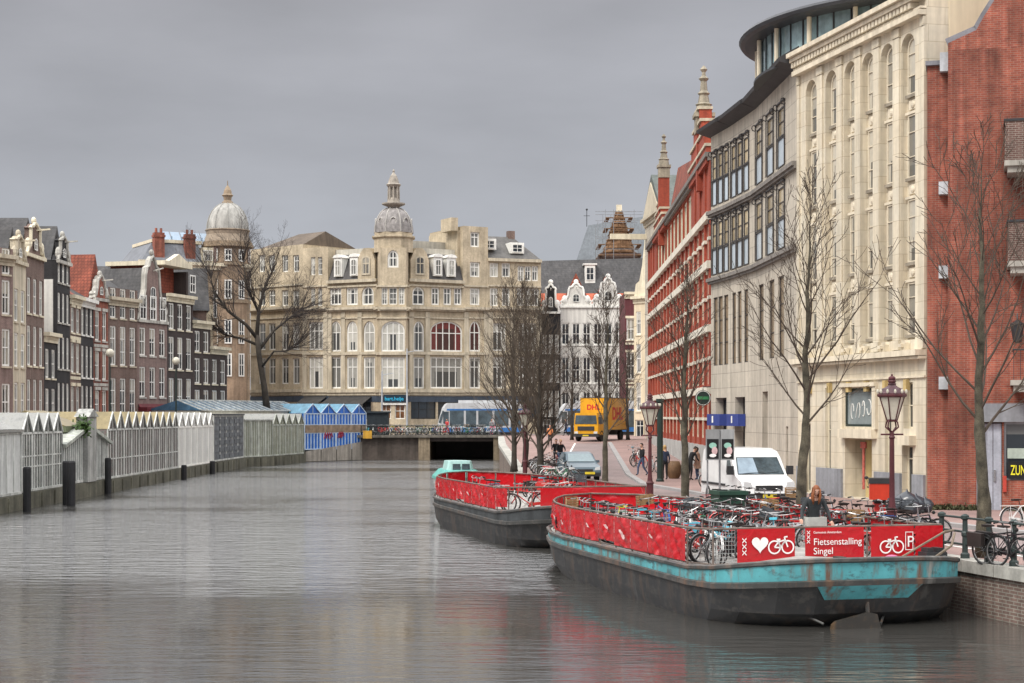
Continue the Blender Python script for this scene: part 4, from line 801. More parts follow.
canal_house('gabled_house', 'narrow maroon house with white window surrounds right of the white houses', 625, 190, 637, 190, 292, mk('maroon_render', (.12, .035, .04), .8, .15), CREAMP, fl((4.2, 3.4), (8.6, 3.0), (13, 2.4)), 1, gable='cornice', rh=0, ww=1.0, stone=1, group='houses at the end of the street')
r_, s_, h_ = canal_house('gabled_house', 'tall cream house with scrolled gable against the dark slate church roof', 634, 178, 652, 176, 296, CREAMRENDER, CREAMP, fl((5, 3), (9, 3), (13, 2.4)), 2, gable=None, rh=0, D=8, ww=.7, group='houses at the end of the street')
m = MB(); w = s_.W; m.prism([(0, h_), (w, h_), (w, h_+9), (w*.75, h_+8.6), (w*.6, h_+6), (w*.45, h_+3.2), (w*.3, h_+1.6), (w*.1, h_+1.3)], 0, .5); m.build('scrolled_gable', CREAMP, r_)
r_, s_, h_ = canal_house('gabled_house', 'grey stone gabled building with hoist beam next to the red brick facade', 645, 160, 662, 150, 214, GREYSTONE, PALESTONE, fl((5, 2.6), (9, 2.6), (13, 2.6), (17, 2.2)), 2, gable='cornice', rh=0, D=8, ww=1.0, gm=GLD, group='houses at the end of the street')
m = MB(); w = s_.W; m.prism([(-.3, h_), (w+.3, h_), (w*.5, h_+3.6)], -.2, 8); m.build('roof', mk('green_grey_roof', (.10, .115, .105), .7), r_); m = MB(); m.prism([(.5, h_+.02), (w-.5, h_+.02), (w*.5, h_+2.9)], -.3, -.19); m.build('gable', PALESTONE, r_)
m = MB(); zb2 = az(236, 158); m.box(.6, 1.0, -3.4, .3, zb2-.2, zb2+.3); m.build('hoist_beam', CREAMP, r_)
# red roofed block between the white gables and the church
r = empty('red_roofed_house', at(541, 212.5, 0), 0, 'long house with red tiled roof glimpsed between the white gables and church', 'house', 'houses at the end of the street')
x1 = ax(640, 212.5)-ax(541, 212.5); z0 = az(306, 212); z1 = az(292.5, 214); m = MB(); m.box(0, x1, .2, 8, 1, z0); m.build('wall', BR_BROWN, r); m = MB(); m.add([(0, 0, z0), (x1, 0, z0), (x1, 3, z1), (0, 3, z1), (x1, 8, z0), (0, 8, z0)], [(0, 1, 2, 3), (3, 2, 4, 5), (0, 3, 5), (1, 4, 2)]); m.build('roof', mk('bright_red_tile', (.4, .09, .04), .75, .25, .8, .2), r)
# church behind
rc = empty('church', at(541, 225, 0), 0, 'large church with broad dark slate roof and small white dormer behind the white houses', 'church')
x1 = ax(648, 225)-ax(541, 225); z0 = az(335, 225); z1 = az(255.5, 225)
m = MB(); m.box(0, x1, 0, 16, 1, z0); m.build('wall', BR_BROWN, rc)
m = MB(); m.add([(-.4, -.3, z0), (x1, -.3, z0), (x1, 8, z1+.4), (-.4, 8, z1), (-.4, 16, z0), (x1, 16, z0)], [(0, 1, 2, 3), (3, 2, 5, 4), (0, 3, 4), (1, 5, 2)]); m.build('roof', SLATE, rc)
def rooft(px, py):
    zt_ = None
    for k in range(40):
        y = k*.2
        if az(py, 225+y) <= z0+(z1-z0)*(y+.3)/8.3: return y
    return 4
y = rooft(590, 282); x = ax(590, 225+y)-ax(541, 225); z = az(282, 225+y); m = MB(); m.box(x-.7, x+.7, y-.3, y+2.5, z-.2, z+2.3); m.box(x-.95, x+.95, y-.45, y+2.5, z+2.302, z+2.5); d_ = m.build('dormer', WHITE, rc); put_window(rc, MX.Identity(4), 0, x, y-.32, z+.2, 1.1, 1.8, 0, (2, (.5,), .1), WHITE, GLD)
rc = empty('far_church', at(575, 262, 0), 0, 'distant blue grey church roof seen above the dark slate roof', 'church')
x1 = ax(668, 262)-ax(572, 262); z0 = az(256, 262)-4; z1 = az(221, 262)
m = MB(); m.box(0, x1, .5, 12, 1, z0); m.build('wall', BR_BROWN, rc)
m = MB(); m.add([(-1, 0, z0-.5), (x1, 0, z0-.5), (x1, 6, z1+2), (ax(590, 262)-ax(575, 262), 6, z1), (x1, 12, z0-.5), (-1, 12, z0-.5)], [(0, 1, 2, 3), (3, 2, 4, 5), (0, 3, 5), (1, 4, 2)]); m.build('roof', mk('far_slate', (.14, .155, .17), .7, .15, .4, .2), rc)
xv = ax(588.5, 262)-ax(575, 262); m = MB(); m.tube([(xv, 6, z1-.2), (xv, 6, z1+2.4)], .07, 4); m.tube([(xv-.5, 6, z1+1.5), (xv+.5, 6, z1+1.5)], .05, 4); m.ball((xv, 6, z1+2.5), .18); m.build('weather_vane', DKMETAL, rc)
rs = empty('church_turret', at(619, 252, 0), 0, 'stepped timber roof turret being rebuilt above the church roofs', 'turret')
TB = mk('raw_timber', (.24, .135, .07), .8, .35, 2, .2); m = MB()
zc0, zc1 = az(258, 252), az(211, 252); m.lathe([(2.75, zc0), (1.9, zc0+(zc1-zc0)*.3), (.95, zc0+(zc1-zc0)*.72), (.42, zc1)], 8)
for k in range(11):
    f = k/11; w = 2.75-.85*f/.3 if f < .3 else 1.9-.95*(f-.3)/.42 if f < .72 else .95-.53*(f-.72)/.28; z = zc0+(zc1-zc0)*f; m.lathe([(w*.95, z), (w+.16, z+.02), (w+.16, z+.16), (w*.9, z+.18)], 8)
    for q in range(8): a = q*pi/4+k*.3; m.tube([(w*math.cos(a)*1.04, w*math.sin(a)*1.04, z), (w*math.cos(a)*.9, w*math.sin(a)*.9, z+.65)], .07, 4)
m.build('timber_frame', TB, rs); m = MB(); m.box(-.4, .4, -.4, .4, az(212, 252), az(205, 252)); m.build('cap', CREAMP, rs)
m = MB(); m.box(-3.0, 3.0, -3.0, 3.0, 3, az(255, 252)); m.build('base', BR_BROWN, rs)
sc = empty('scaffold', at(619, 250, 0), 0, 'tube scaffolding with timber decks wrapped round the stepped church turret', 'scaffold')
po = MB(); dk = MB(); w = 3.1
for lev, (py0, hw) in enumerate(((257, 3.2), (246.5, 3.2), (230, 2.2), (219, 2.0))):
    z = az(py0, 250)
    for sx_ in (-1, 1): dk.box(sx_*hw-.6*(sx_ > 0), sx_*hw+.6*(sx_ < 0), -hw+2, hw+2, z, z+.1)
    dk.box(-hw, hw, -hw+2-.6, -hw+2, z+.102, z+.2)
    po.tube([(-hw-.4, -hw+1.4, z+1), (hw+.4, -hw+1.4, z+1)], .045, 4)
zt = az(211, 250); zb0 = az(300, 250)
for x in (-3.2, -2.1, -.9, 2.1, 3.2):
    for y in (-1.8, 5.2): po.tube([(x, y, zb0), (x, y, zt if abs(x) < 3 else az(222, 250))], .05, 4)
for z in (az(213, 250), az(216, 250), az(222, 250), az(238, 250)): po.tube([(-3.6, -1.8, z), (3.4, -1.8, z)], .045, 4)
po.build('scaffold_tubes', STEEL, sc); dk.build('timber_deck', TB, sc)
# ---------------------------------------------------------------- floating flower market sheds
def mottle(name, cols, sc=(1.0, 1.0, .8), rough=.25, s2=2.0):
    m, t, b, N, L = newmat(name)
    tc = N('ShaderNodeTexCoord'); mp = N('ShaderNodeMapping'); mp.inputs['Scale'].default_value = sc; L(tc.outputs['Object'], mp.inputs[0])
    n = N('ShaderNodeTexNoise'); n.inputs['Scale'].default_value = s2*1.7; n.inputs['Detail'].default_value = 7; n.inputs['Roughness'].default_value = .72; L(mp.outputs[0], n.inputs[0])
    c = N('ShaderNodeValToRGB'); e = c.color_ramp.elements; k = len(cols)
    e[0].position = .28; e[0].color = (*cols[0], 1); e[1].position = .72; e[1].color = (*cols[-1], 1)
    for i in range(1, k-1): q = e.new(.28+.44*i/(k-1)); q.color = (*cols[i], 1)
    L(n.outputs[0], c.inputs[0]); L(c.outputs[0], b.inputs['Base Color']); b.inputs['Roughness'].default_value = rough
    return m
PONT = mk('algae_concrete', (.12, .115, .085), .9, .4, .7, .5)
FRAMEW = mk('dirty_white_frame', (.56, .57, .54), .6, .25, 1.5, .4)
FRAMEG = mk('grey_green_frame', (.42, .44, .39), .7, .3, 1.5, .4)
G1_ = mottle('plants_behind_glass', [(0.019, 0.025, 0.022), (0.105, 0.118, 0.112), (0.025, 0.050, 0.019), (0.161, 0.167, 0.161), (0.062, 0.062, 0.050), (0.136, 0.149, 0.149), (0.025, 0.034, 0.031), (0.124, 0.136, 0.143)])
G2_ = mottle('flowers_behind_glass', [(0.019, 0.025, 0.019), (0.112, 0.130, 0.118), (0.031, 0.068, 0.019), (0.167, 0.167, 0.155), (0.124, 0.062, 0.068), (0.155, 0.174, 0.167), (0.031, 0.056, 0.025), (0.124, 0.143, 0.130), (0.019, 0.025, 0.022)], s2=2.6)
G3_ = mottle('dirty_white_glass', [(.36, .36, .34), (.52, .53, .52), (.44, .43, .41), (.58, .58, .56)])
G4_ = mottle('weathered_board_glass', [(0.124, 0.118, 0.087), (0.260, 0.248, 0.205), (0.136, 0.155, 0.093), (0.279, 0.273, 0.242), (0.186, 0.087, 0.074)])
ROOFW = mottle('whitewashed_glass', [(.15, .155, .15), (.27, .27, .255), (.2, .2, .17)], s2=1.5)
ROOFY = mk('yellow_stained_glass', (.25, .2, .1), .3, .2, 1.5, .2)
GRAF = mk('red_graffiti', (.4, .04, .07), .5)
def Ys(px, X=-24.0): return X*F/(px-512)
def shed(name, label, pa, Ya, pb, Yb, n, z0, z1, z2, glz, frm, D=5, bars=4, roof=None, roof2=None, rails=(.45,), pont=True, grp='floating flower market sheds'):
    s = Seg(pa, Ya, pb, Yb); r = empty(name, s.a, s.rz, label, 'shed', grp); W_ = s.W; g = W_/n
    gm_ = MB(); fr = MB(); rf = MB()
    gm_.box(.02, W_-.02, 0, D, z0, z1)
    for i in range(n):
        a, b, c = i*g, (i+1)*g, (i+.5)*g
        if z2 > z1:
            gm_.add([(a, 0, z1), (b, 0, z1), (c, 0, z2), (a, D, z1), (b, D, z1), (c, D, z2)], [(0, 1, 2), (5, 4, 3)])
            rf.m = 0; rf.add([(a, -.08, z1+.02), (c, -.08, z2+.02), (c, D, z2+.02), (a, D, z1+.02)], [(0, 1, 2, 3)])
            rf.m = 1; rf.add([(b, -.08, z1+.02), (c, -.08, z2+.02), (c, D, z2+.02), (b, D, z1+.02)], [(0, 1, 2, 3)])
            fr.tube([(a, -.06, z1), (c, -.06, z2), (b, -.06, z1)], .055, 4); fr.tube([(c, -.05, z1), (c, -.05, z2)], .035, 4)
        for k in range(bars): x = a+g*k/bars; fr.box(x-(.13 if k == 0 else .07), x+(.13 if k == 0 else .07), -.04 if k == 0 else -.018, .0, z0, z1)
    fr.box(W_-.06, W_, -.07, .0, z0, z1); fr.box(0, W_, -.05, -.001, z1-.08, z1+.03); fr.box(0, W_, -.08, -.001, z0, z0+.12)
    for q in rails: z = z0+(z1-z0)*q; fr.box(0, W_, -.03, -.001, z-.035, z+.035)
    gm_.build('glazing', glz, r); fr.build('frame', frm, r)
    if z2 > z1: rf.build('roof', [roof or ROOFW, roof2 or roof or ROOFW], r)
    else: m = MB(); m.box(-.05, W_+.05, -.15, D, z1+.03, z1+.15); m.build('roof', roof or ROOFW, r)
    if pont:
        m = MB(); m.box(-.03, W_+.03, -.25, D+.3, -.4, z0-.02)
        for k in range(int(W_/2.4)): m.box(k*2.4+.3, k*2.4+.5, -.32, -.251, -.1, z0-.1)
        m.build('pontoon', PONT, r)
    return r, s
r, s = shed('market_shed', 'white boarded market shed at the left edge of the canal', -50, Ys(-50), 20.5, Ys(20.5), 3, .75, 3.75, 3.75, mk('white_boards', (.6, .61, .59), .6, .15, .8, .35), FRAMEW, bars=3, rails=())
m = MB(); m.add([(-.1, -.15, 3.92), (s.W+.05, -.15, 3.92), (s.W+.05, 2.5, 4.75), (-.1, 2.5, 4.75), (s.W+.05, 5.2, 3.92), (-.1, 5.2, 3.92)], [(0, 1, 2, 3), (3, 2, 4, 5), (0, 3, 5), (1, 4, 2)]); m.build('pitched_roof', ROOFW, r)
shed('greenhouse', 'glass market greenhouse with four zigzag gables next to the white shed', 21, Ys(21), 61.5, Ys(61.5), 4, .8, 3.72, 4.7, G1_, FRAMEW, bars=4, rails=(.42, .6))
# boarded hut with a tall central post
s = Seg(62, Ys(62), 107, Ys(107)); r = empty('market_hut', s.a, s.rz, 'low grey boarded hut with gabled front and tall weathered central post', 'hut', 'floating flower market sheds')
W_ = s.W; xp = s.x(86); m = MB(); m.prism([(.1, .85), (W_-.1, .85), (W_-.1, 3.0), (xp, 3.95), (.1, 3.0)], 0, 4.5); m.build('glazing', G1_, r)
m = MB(); k = 0; x = .15
while x < W_-.1:
    h = 3.0+.95*(1-abs(x-xp)/max(xp, W_-xp)); m.box(x, x+.14, -.08, -.001, .85, h); x += .42
m.box(.1, W_-.1, -.1, -.002, .85, 1.0); m.build('boards', FRAMEW, r)
m = MB(); m.tube([(-.2, -.2, 2.95), (xp, -.2, 3.98), (W_+.2, -.2, 2.95)], .13, 4); m.add([(-.2, -.2, 3.05), (xp, -.2, 4.08), (xp, 4.6, 4.08), (-.2, 4.6, 3.05)], [(0, 1, 2, 3)]); m.add([(W_+.2, -.2, 3.05), (xp, -.2, 4.08), (xp, 4.6, 4.08), (W_+.2, 4.6, 3.05)], [(0, 1, 2, 3)]); m.build('roof', FRAMEG, r)
m = MB(); m.box(xp-1.0, xp+1.0, -.35, .3, .85, 4.5); m.prism([(xp-1.15, 4.5), (xp+1.15, 4.5), (xp, 4.95)], -.45, .4); m.build('post', mk('weathered_grey_board', (.36, .36, .34), .85, .3, 1, .5), r)
m = MB(); m.box(-.05, W_+.05, -.3, 5, -.4, .82); m.build('pontoon', PONT, r)
random.seed(3); m = MB()
for k in range(200):
    p = V((xp-1.3+random.gauss(0, .16), -.1+random.gauss(0, .2), 3.95+random.gauss(0, .25))); d = V((random.gauss(0, 1), random.gauss(0, 1), random.gauss(0, 1))).normalized()*.11; e_ = d.orthogonal()*.7; m.add([p-d, p+e_, p+d, p-e_], [(0, 1, 2, 3)])
m.build('ivy', mk('dark_ivy', (.045, .085, .02), .6, .4, 4, 0), r)
s = Seg(62, Ys(62)+2.5, 79, Ys(79)+2.5); r = empty('market_kiosk', s.a, s.rz, 'small market kiosk with mustard yellow roof and dark green fascia', 'kiosk', 'floating flower market sheds')
m = MB(); m.box(0, s.W, .5, 4, .8, 3.9); m.build('wall', FRAMEG, r); m = MB(); m.box(-.1, s.W+.1, -.25, 4, 3.65, 3.98); m.build('fascia', mk('olive_fascia', (.12, .14, .08), .7, .2), r); m = MB(); m.add([(-.1, -.25, 3.99), (s.W+.1, -.25, 3.99), (s.W+.1, 2, 4.85), (-.1, 2, 4.85), (s.W+.1, 4.2, 3.99), (-.1, 4.2, 3.99)], [(0, 1, 2, 3), (3, 2, 4, 5), (0, 3, 5), (1, 4, 2)]); m.build('roof', ROOFY, r)
shed('greenhouse', 'long flower greenhouse with yellow and white zigzag roof panes', 107.5, Ys(107.5), 177.5, Ys(177.5), 10, .8, 3.75, 4.78, G2_, FRAMEW, bars=3, roof=ROOFY, roof2=ROOFW, rails=(.4,))
shed('greenhouse', 'white barred market greenhouse with pointed white gables', 178, Ys(178), 213, Ys(213), 6, .8, 3.75, 4.75, G3_, WHITE, bars=5, rails=(.97,))
r, s = shed('market_shed', 'dark grey market shed stacked with panelled crates behind bars', 213.5, Ys(213.5), 243, Ys(243)-1.5, 5, .85, 4.55, 4.55, mottle('stacked_grey_crates', [(.05, .055, .06), (.12, .13, .14), (.08, .085, .095), (.22, .23, .24)], (2, 2, 2), .5, 3.5), FRAMEW, bars=1, rails=(), roof=DKMETAL)
m = MB()
for i in range(6):
    for j in range(6): a = i*s.W/6+.2; m.box(a, a+s.W/6-.4, -.05, .02, 1.0+j*.58, 1.0+j*.58+.36)
m.build('crate_panels', mk('crate_grey', (.13, .14, .15), .6, .5, 1.5, .2), r)
shed('market_shed', 'weathered tan market shed with flat white fascia next to the crate shed', 243.5, Ys(243.5)-1.5, 272, 155.5, 4, .85, 4.1, 4.1, G4_, FRAMEG, bars=4, rails=(), roof=FRAMEW)
shed('greenhouse', 'weathered greenhouse with white zigzag gables beside the blue shed', 272.3, 155.8, 303.5, 165.5, 5, .85, 3.7, 4.7, G4_, FRAMEG, bars=4, rails=(), roof=ROOFW)
r, s = shed('market_shed', 'bright blue market shed with four pointed gables and tan middle band', 304.5, 167.5, 366, 174.6, 4, 1.15, 4.75, 5.7, mk('cobalt_blue_panel', (.02, .13, .50), .4, .25, 1.5, .25, coat=.3), mk('pale_blue_frame', (.45, .55, .68), .5, .2), D=6, bars=5, rails=(.46, .69), roof=mk('cyan_roof', (.13, .3, .42), .4, .2), pont=False)
m = MB(); m.box(.03, s.W-.03, -.045, -.004, 1.15+3.6*.47, 1.15+3.6*.68); m.build('middle_band', mk('tan_brown_band', (.27, .2, .14), .6, .35, 2, .3), r)
m = MB(); m.prism([(0, -.4), (s.W, -.4), (s.W, 2.0), (0, .95)], -.1, 6) if False else m.box(-.02, s.W+.02, .05, 6, -.4, 1.14); m.build('pontoon', PONT, r)
m = MB()
for i in range(4):
    a = i*s.W/4; b = (i+1)*s.W/4; za = 1.0+.95*i/4; zb_ = 1.0+.95*(i+1)/4
    m.add([(a+.05, -.1, .02), (b-.05, -.1, .02), (b-.05, -.1, zb_), (a+.05, -.1, za)], [(0, 1, 2, 3)])
m.build('skirt_boards', mk('grey_skirt', (.33, .3, .26), .8, .25, 1, .4), r)
for (cx, cz, w) in ((.36, 2.55, .5), (.56, 2.6, .3)):
    m = MB(); x = s.W*cx
    for k in range(4): m.tube([(x-w+k*w*.6, -.06, cz-.3), (x-w+k*w*.6+.2, -.06, cz+.3), (x-w+k*w*.6+.35, -.06, cz-.15)], .05, 4)
    m.build('graffiti', GRAF, r)
# long white hall with glazed roof behind the dark shed
s = Seg(200, Ys(200, -27.5), 304, 173); r = empty('market_hall', s.a, s.rz, 'long white walled market hall with blue glass roof behind the sheds', 'hall', None)
m = MB(); m.box(0, s.W, 0, 5, 1.2, 5.0); m.build('wall', mk('cream_hall_wall', (.68, .66, .56), .7, .08, 1, .2), r)
m = MB(); m.add([(-.1, -.2, 5.01), (s.W+.3, -.2, 5.01), (s.W+.3, 2.2, 5.9), (-.1, 2.2, 5.9), (s.W+.3, 5.2, 5.01), (-.1, 5.2, 5.01)], [(0, 1, 2, 3), (3, 2, 4, 5), (0, 3, 5), (1, 4, 2)]); m.build('glass_roof', mk('blue_roof_glass', (.07, .15, .24), .15, .35, 1.2, .2, spec=.6), r)
m = MB()
for k in range(18): x = s.W*k/17; m.tube([(x, -.22, 5.04), (x, 2.2, 5.94)], .07, 4)
m.tube([(0, 2.2, 5.95), (s.W, 2.2, 5.95)], .08, 4); m.tube([(0, -.2, 5.03), (s.W, -.2, 5.03)], .08, 4); m.build('roof_bars', FRAMEW, r)
# posts
for px, yb, yt, w, lab in ((27, 512, 467, .19, 'dark mooring post in the water in front of the zigzag greenhouse'), (66.5, 505, 461, .2, 'left post of the dark mooring pair by the boarded hut'), (71.5, 506, 461, .2, 'right post of the dark mooring pair by the boarded hut'), (108, 494, 458, .19, 'dark mooring post where hut and long greenhouse meet'), (184, 480, 465, .2, 'short dark mooring post by the white barred greenhouse'), (212.5, 474, 461, .22, 'short dark mooring post between white barred greenhouse and crate shed')):
    Y = EYE*F/(yb-HOR); m = MB(); h = az(yt, Y); m.lathe([(w, -1), (w, h-.08), (w*.85, h), (.01, h+.02)], 9); o = m.build('mooring_post', mk('wet_black_timber', (.02, .02, .022), .6, .3) if px == 27 else bpy.data.materials['wet_black_timber'], None, at(px, Y)); tag(o, lab, 'mooring post', 'mooring posts along the flower market')
# ---------------------------------------------------------------- bare trees
BARK = mk('green_grey_bark', (.095, .083, .058), .9, .6, 4, .35, bump=.8)
BARKD = mk('dark_wet_bark', (.05, .042, .034), .9, .35, 3, .3, bump=.4)
TWIG = mk('brown_twigs', (.07, .053, .04), .9, .25, 3, 0)
TWIGB = mk('fine_brown_twigs', (.085, .066, .05), .9, .3, 3, 0)
TWIGD = mk('dark_twigs', (.048, .038, .034), .9, .25, 3, 0)
def limb(m, rnd, p, d, Ln, r, lev, maxlev, kids, up, spread, n=5):
    k = 5 if lev < 2 else 4; pts = [p.copy()]; rs = [r]; q = p.copy(); dd = d.copy()
    for i in range(k):
        dd = (dd+V((rnd.gauss(0, .075), rnd.gauss(0, .075), rnd.gauss(0, .05)+up))).normalized(); q = q+dd*Ln/k; pts.append(q.copy()); rs.append(max(.0075, r*(1-.8*(i+1)/k)))
    m.tube(pts, rs, n if lev < 2 else 3, cap=False)
    if lev >= maxlev: return
    c = kids[lev]
    for j in range(c):
        t = (.22+.76*(j+rnd.random())/c)*k; i = min(int(t), k-1); f = t-i
        b = pts[i].lerp(pts[i+1], f); dr = (pts[i+1]-pts[i]).normalized()
        s = dr.orthogonal().normalized(); s = MX.Rotation(rnd.uniform(0, 2*pi), 3, dr) @ s
        a = rnd.uniform(*spread); nd = (dr*math.cos(a)+s*math.sin(a)).normalized()
        limb(m, rnd, b, nd, Ln*rnd.uniform(.38, .62)*(1-.35*t/k), max(.0065, (rs[i]*(1-f)+rs[i+1]*f)*.5), lev+1, maxlev, kids, up, spread, n)
def tree(label, loc, h, r, seed, nl=26, start=.3, ang=(35, 60), ln=.36, kids=(7, 4, 3), maxlev=2, lean=(0, 0), bark=None, twig=None, wob=.035, group='bare trees along the quay', up=.07):
    rnd = random.Random(seed); root = empty('bare_tree', loc, 0, label, 'tree', group)
    t = MB(); pts = []; rs = []; k = 22; x = y = 0
    for i in range(k+1):
        f = i/k; pts.append(V((x+lean[0]*h*f, y+lean[1]*h*f, h*f))); rs.append(max(.012, r*(1-f)**.85*(1.3 if i == 0 else rnd.uniform(.88, 1.14)))); x += rnd.gauss(0, wob)*h/13; y += rnd.gauss(0, wob)*h/13
    t.s = True; t.tube(pts, rs, 8); t.build('trunk', bark or BARK, root)
    m = MB()
    for j in range(nl):
        f = start+(1-start)*((j+rnd.random()*.8)/nl); i = min(int(f*k), k-1); g = f*k-i; b = pts[i].lerp(pts[i+1], g); rr = rs[i]*(1-g)+rs[i+1]*g
        az_ = j*2.4+rnd.uniform(-.5, .5); a = R(rnd.uniform(*ang))*(1-.35*f)
        d = V((math.cos(az_)*math.sin(a), math.sin(az_)*math.sin(a), math.cos(a)))
        g_ = (f-start)/(1-start); Ln = h*ln*(1-.72*g_)*rnd.uniform(.75, 1.15)*min(1, .6+g_*3)
        limb(m, rnd, b, d, Ln, max(.01, rr*.33), 0, maxlev, kids, up, (R(22), R(48)))
    m.build('crown', twig or TWIG, root); return root
def qp(px, Y): return (ax(px, Y), Y, gz(Y))
tree('tall bare tree with mossy trunk in front of the cream facade and white van', qp(803, 50.5), 9.7, .17, 11, nl=25, ang=(36, 60), ln=.44, kids=(6, 3, 3), lean=(.012, 0))
tree('bare tree beside the quay railing in front of the red brick wall', qp(984, 40.6), 9.4, .17, 5, nl=24, ang=(34, 60), ln=.46, start=.3, lean=(-.03, 0), kids=(6, 3, 3))
tree('slim bare tree in front of the red brick building by the pedestrians', qp(685, 60), 8.3, .17, 8, nl=26, ang=(28, 48), ln=.34)
tree('slim bare tree standing next to the blue grey car', qp(605, 70), 8.3, .14, 21, nl=24, ang=(28, 48), ln=.34)
for px, Y, sd_, lab in ((514, 99, 31, 'left trunk of the dense bare tree clump at the bridge end of the quay'), (525, 104, 32, 'bushy bare tree in the middle of the clump by the bridge end'), (541, 92, 33, 'bushy bare tree on the right of the clump above the parked bikes')):
    tree(lab, qp(px, Y), 10.3 if px != 541 else 9.0, .2, sd_, nl=50, start=.12, ang=(20, 62), ln=.46, kids=(7, 5, 3), bark=BARKD, twig=TWIGB, up=.09)
for px, Y, sd_, h, lab in ((572, 150, 41, 8.5, 'small dark bare tree in front of the left white gabled house'), (598, 160, 42, 9.5, 'small dark bare tree in front of the right white gabled house'), (628, 150, 44, 8, 'small dark bare tree near the maroon house at the street end')):
    tree(lab, qp(px, Y), h, .16, sd_, nl=26, start=.25, ang=(25, 60), ln=.45, kids=(6, 4, 3), bark=BARKD, twig=TWIGD, up=.1, group='small trees at the end of the street')
# big spreading tree on the left bank
def bigtree():
    rnd = random.Random(7); Y = 166; root = empty('bare_tree', at(268, Y, 1.4), 0, 'big spreading bare tree with leaning dark trunk behind the market hall', 'tree')
    t = MB(); t.s = True; s = Y/F
    P = lambda px, py, dy=0: V(((px-268)*s, dy, az(py, Y)-1.4))
    def T(pts, rs): t.tube([P(*p) for p in pts], [q*.72 for q in rs], 8)
    T([(268, 418), (264, 385), (259, 355), (257, 335)], [.55, .42, .38, .34])
    T([(257, 337), (258, 310, .5), (264, 285, .8), (275, 262, 1)], [.32, .24, .16, .08]); T([(257, 338), (247, 325, -.6), (230, 312, -1), (216, 292, -1.3), (212, 272, -1.5)], [.28, .22, .17, .11, .05])
    T([(259, 350), (272, 330, 1.2), (288, 316, 2), (300, 306, 2.4)], [.24, .18, .12, .06]); T([(258, 345), (240, 338, 1), (222, 334, 1.8), (206, 322, 2)], [.22, .16, .11, .06]); T([(261, 368), (276, 352, -1.5), (290, 352, -2.2), (302, 345, -2.5)], [.18, .13, .09, .04]); T([(258, 312, .5), (246, 285, .2), (243, 255, -.2)], [.2, .12, .05])
    t.build('trunk', BARKD, root); m = MB()
    mains = [[(257, 337), (258, 310, .5), (264, 285, .8), (275, 262, 1)], [(247, 325, -.6), (230, 312, -1), (216, 292, -1.3), (212, 272, -1.5)], [(272, 330, 1.2), (288, 316, 2), (300, 306, 2.4)], [(240, 338, 1), (222, 334, 1.8), (206, 322, 2)], [(276, 352, -1.5), (290, 352, -2.2), (302, 345, -2.5)], [(258, 312, .5), (246, 285, .2), (243, 255, -.2)]]
    for mn in mains:
        pts = [P(*p) for p in mn]
        for j in range(28):
            u = rnd.uniform(.15, 1)*(len(pts)-1); i = min(int(u), len(pts)-2); b = pts[i].lerp(pts[i+1], u-i); d = (pts[i+1]-pts[i]).normalized()
            sd = MX.Rotation(rnd.uniform(0, 6.28), 3, d) @ d.orthogonal().normalized(); a = rnd.uniform(.35, .95); nd = (d*math.cos(a)+sd*math.sin(a)).normalized()
            limb(m, rnd, b, nd, rnd.uniform(2.2, 4.6), rnd.uniform(.03, .055), 0, 2, (7, 5), .06, (R(25), R(55)))
    m.build('crown', TWIGD, root)
bigtree()
# ---------------------------------------------------------------- street lamps
RUSTY = mk('oxblood_cast_iron', (.085, .022, .026), .5, .25, 3, .2)
LAMPG = mk('milky_lamp_glass', (.55, .52, .43), .2, .15, 2, .1)
def lamp(label, loc, h):
    r = empty('street_lamp', loc, 0, label, 'street lamp', 'crowned lantern lamps along the quay'); z = h-1.35
    m = MB(); m.s = False; m.lathe([(.19, 0), (.19, .08), (.13, .14), (.13, .8), (.16, .84), (.1, .92), (.075, 1.2), (.06, z-.35), (.09, z-.3), (.06, z-.25), (.05, z-.12)], 10)
    m.tube([(-.3, 0, z-.22), (.3, 0, z-.22)], .025, 5); m.build('post', RUSTY, r)
    m = MB()
    for k in range(4): a = k*pi/2+pi/4; m.tube([(.05*math.cos(a), .05*math.sin(a), z-.14), (.2*math.cos(a), .2*math.sin(a), z-.02), (.17*math.cos(a), .17*math.sin(a), z+.1), (.12*math.cos(a), .12*math.sin(a), z+.18)], .022, 4)
    m.build('cradle', RUSTY, r)
    m = MB(); m.lathe([(.13, z+.16), (.32, z+.78)], 6); gl = m.build('lantern_glass', LAMPG, r)
    m = MB()
    for k in range(6): a = k*pi/3; m.tube([(.135*math.cos(a), .135*math.sin(a), z+.15), (.335*math.cos(a), .335*math.sin(a), z+.8)], .02, 4)
    m.lathe([(.1, z+.12), (.15, z+.14), (.15, z+.18)], 6); m.lathe([(.34, z+.77), (.4, z+.8), (.4, z+.85), (.3, z+.9)], 6); m.build('lantern_bars', RUSTY, r)
    m = MB(); m.lathe([(.36, z+.88), (.28, z+1.0), (.16, z+1.05), (.1, z+1.1), (.12, z+1.14), (.05, z+1.17)], 6)
    m.m = 1
    for k in range(12): a = k*pi/6; m.ball((.385*math.cos(a), .385*math.sin(a), z+.93), (.035, .035, .06), 6, 4)
    m.build('cap', [mk('lilac_white_cap', (.10, .05, .06), .45, .4, 5, .1) if 'lilac_white_cap' not in bpy.data.materials else bpy.data.materials['lilac_white_cap'], LAMPG][:2], r)
    m = MB(); m.lathe([(.09, z+1.16), (.11, z+1.2), (.1, z+1.24)], 8); m.ball((0, 0, z+1.28), (.1, .1, .07), 8, 5); m.ball((0, 0, z+1.37), .03, 6, 4); m.build('crown', RUSTY, r)
lamp('tall dark red crowned street lamp before the cream building doorway', qp(892, 45.5), 4.45)
lamp('dark red crowned street lamp beside the pedestrians on the pavement', qp(650, 64), 4.2)
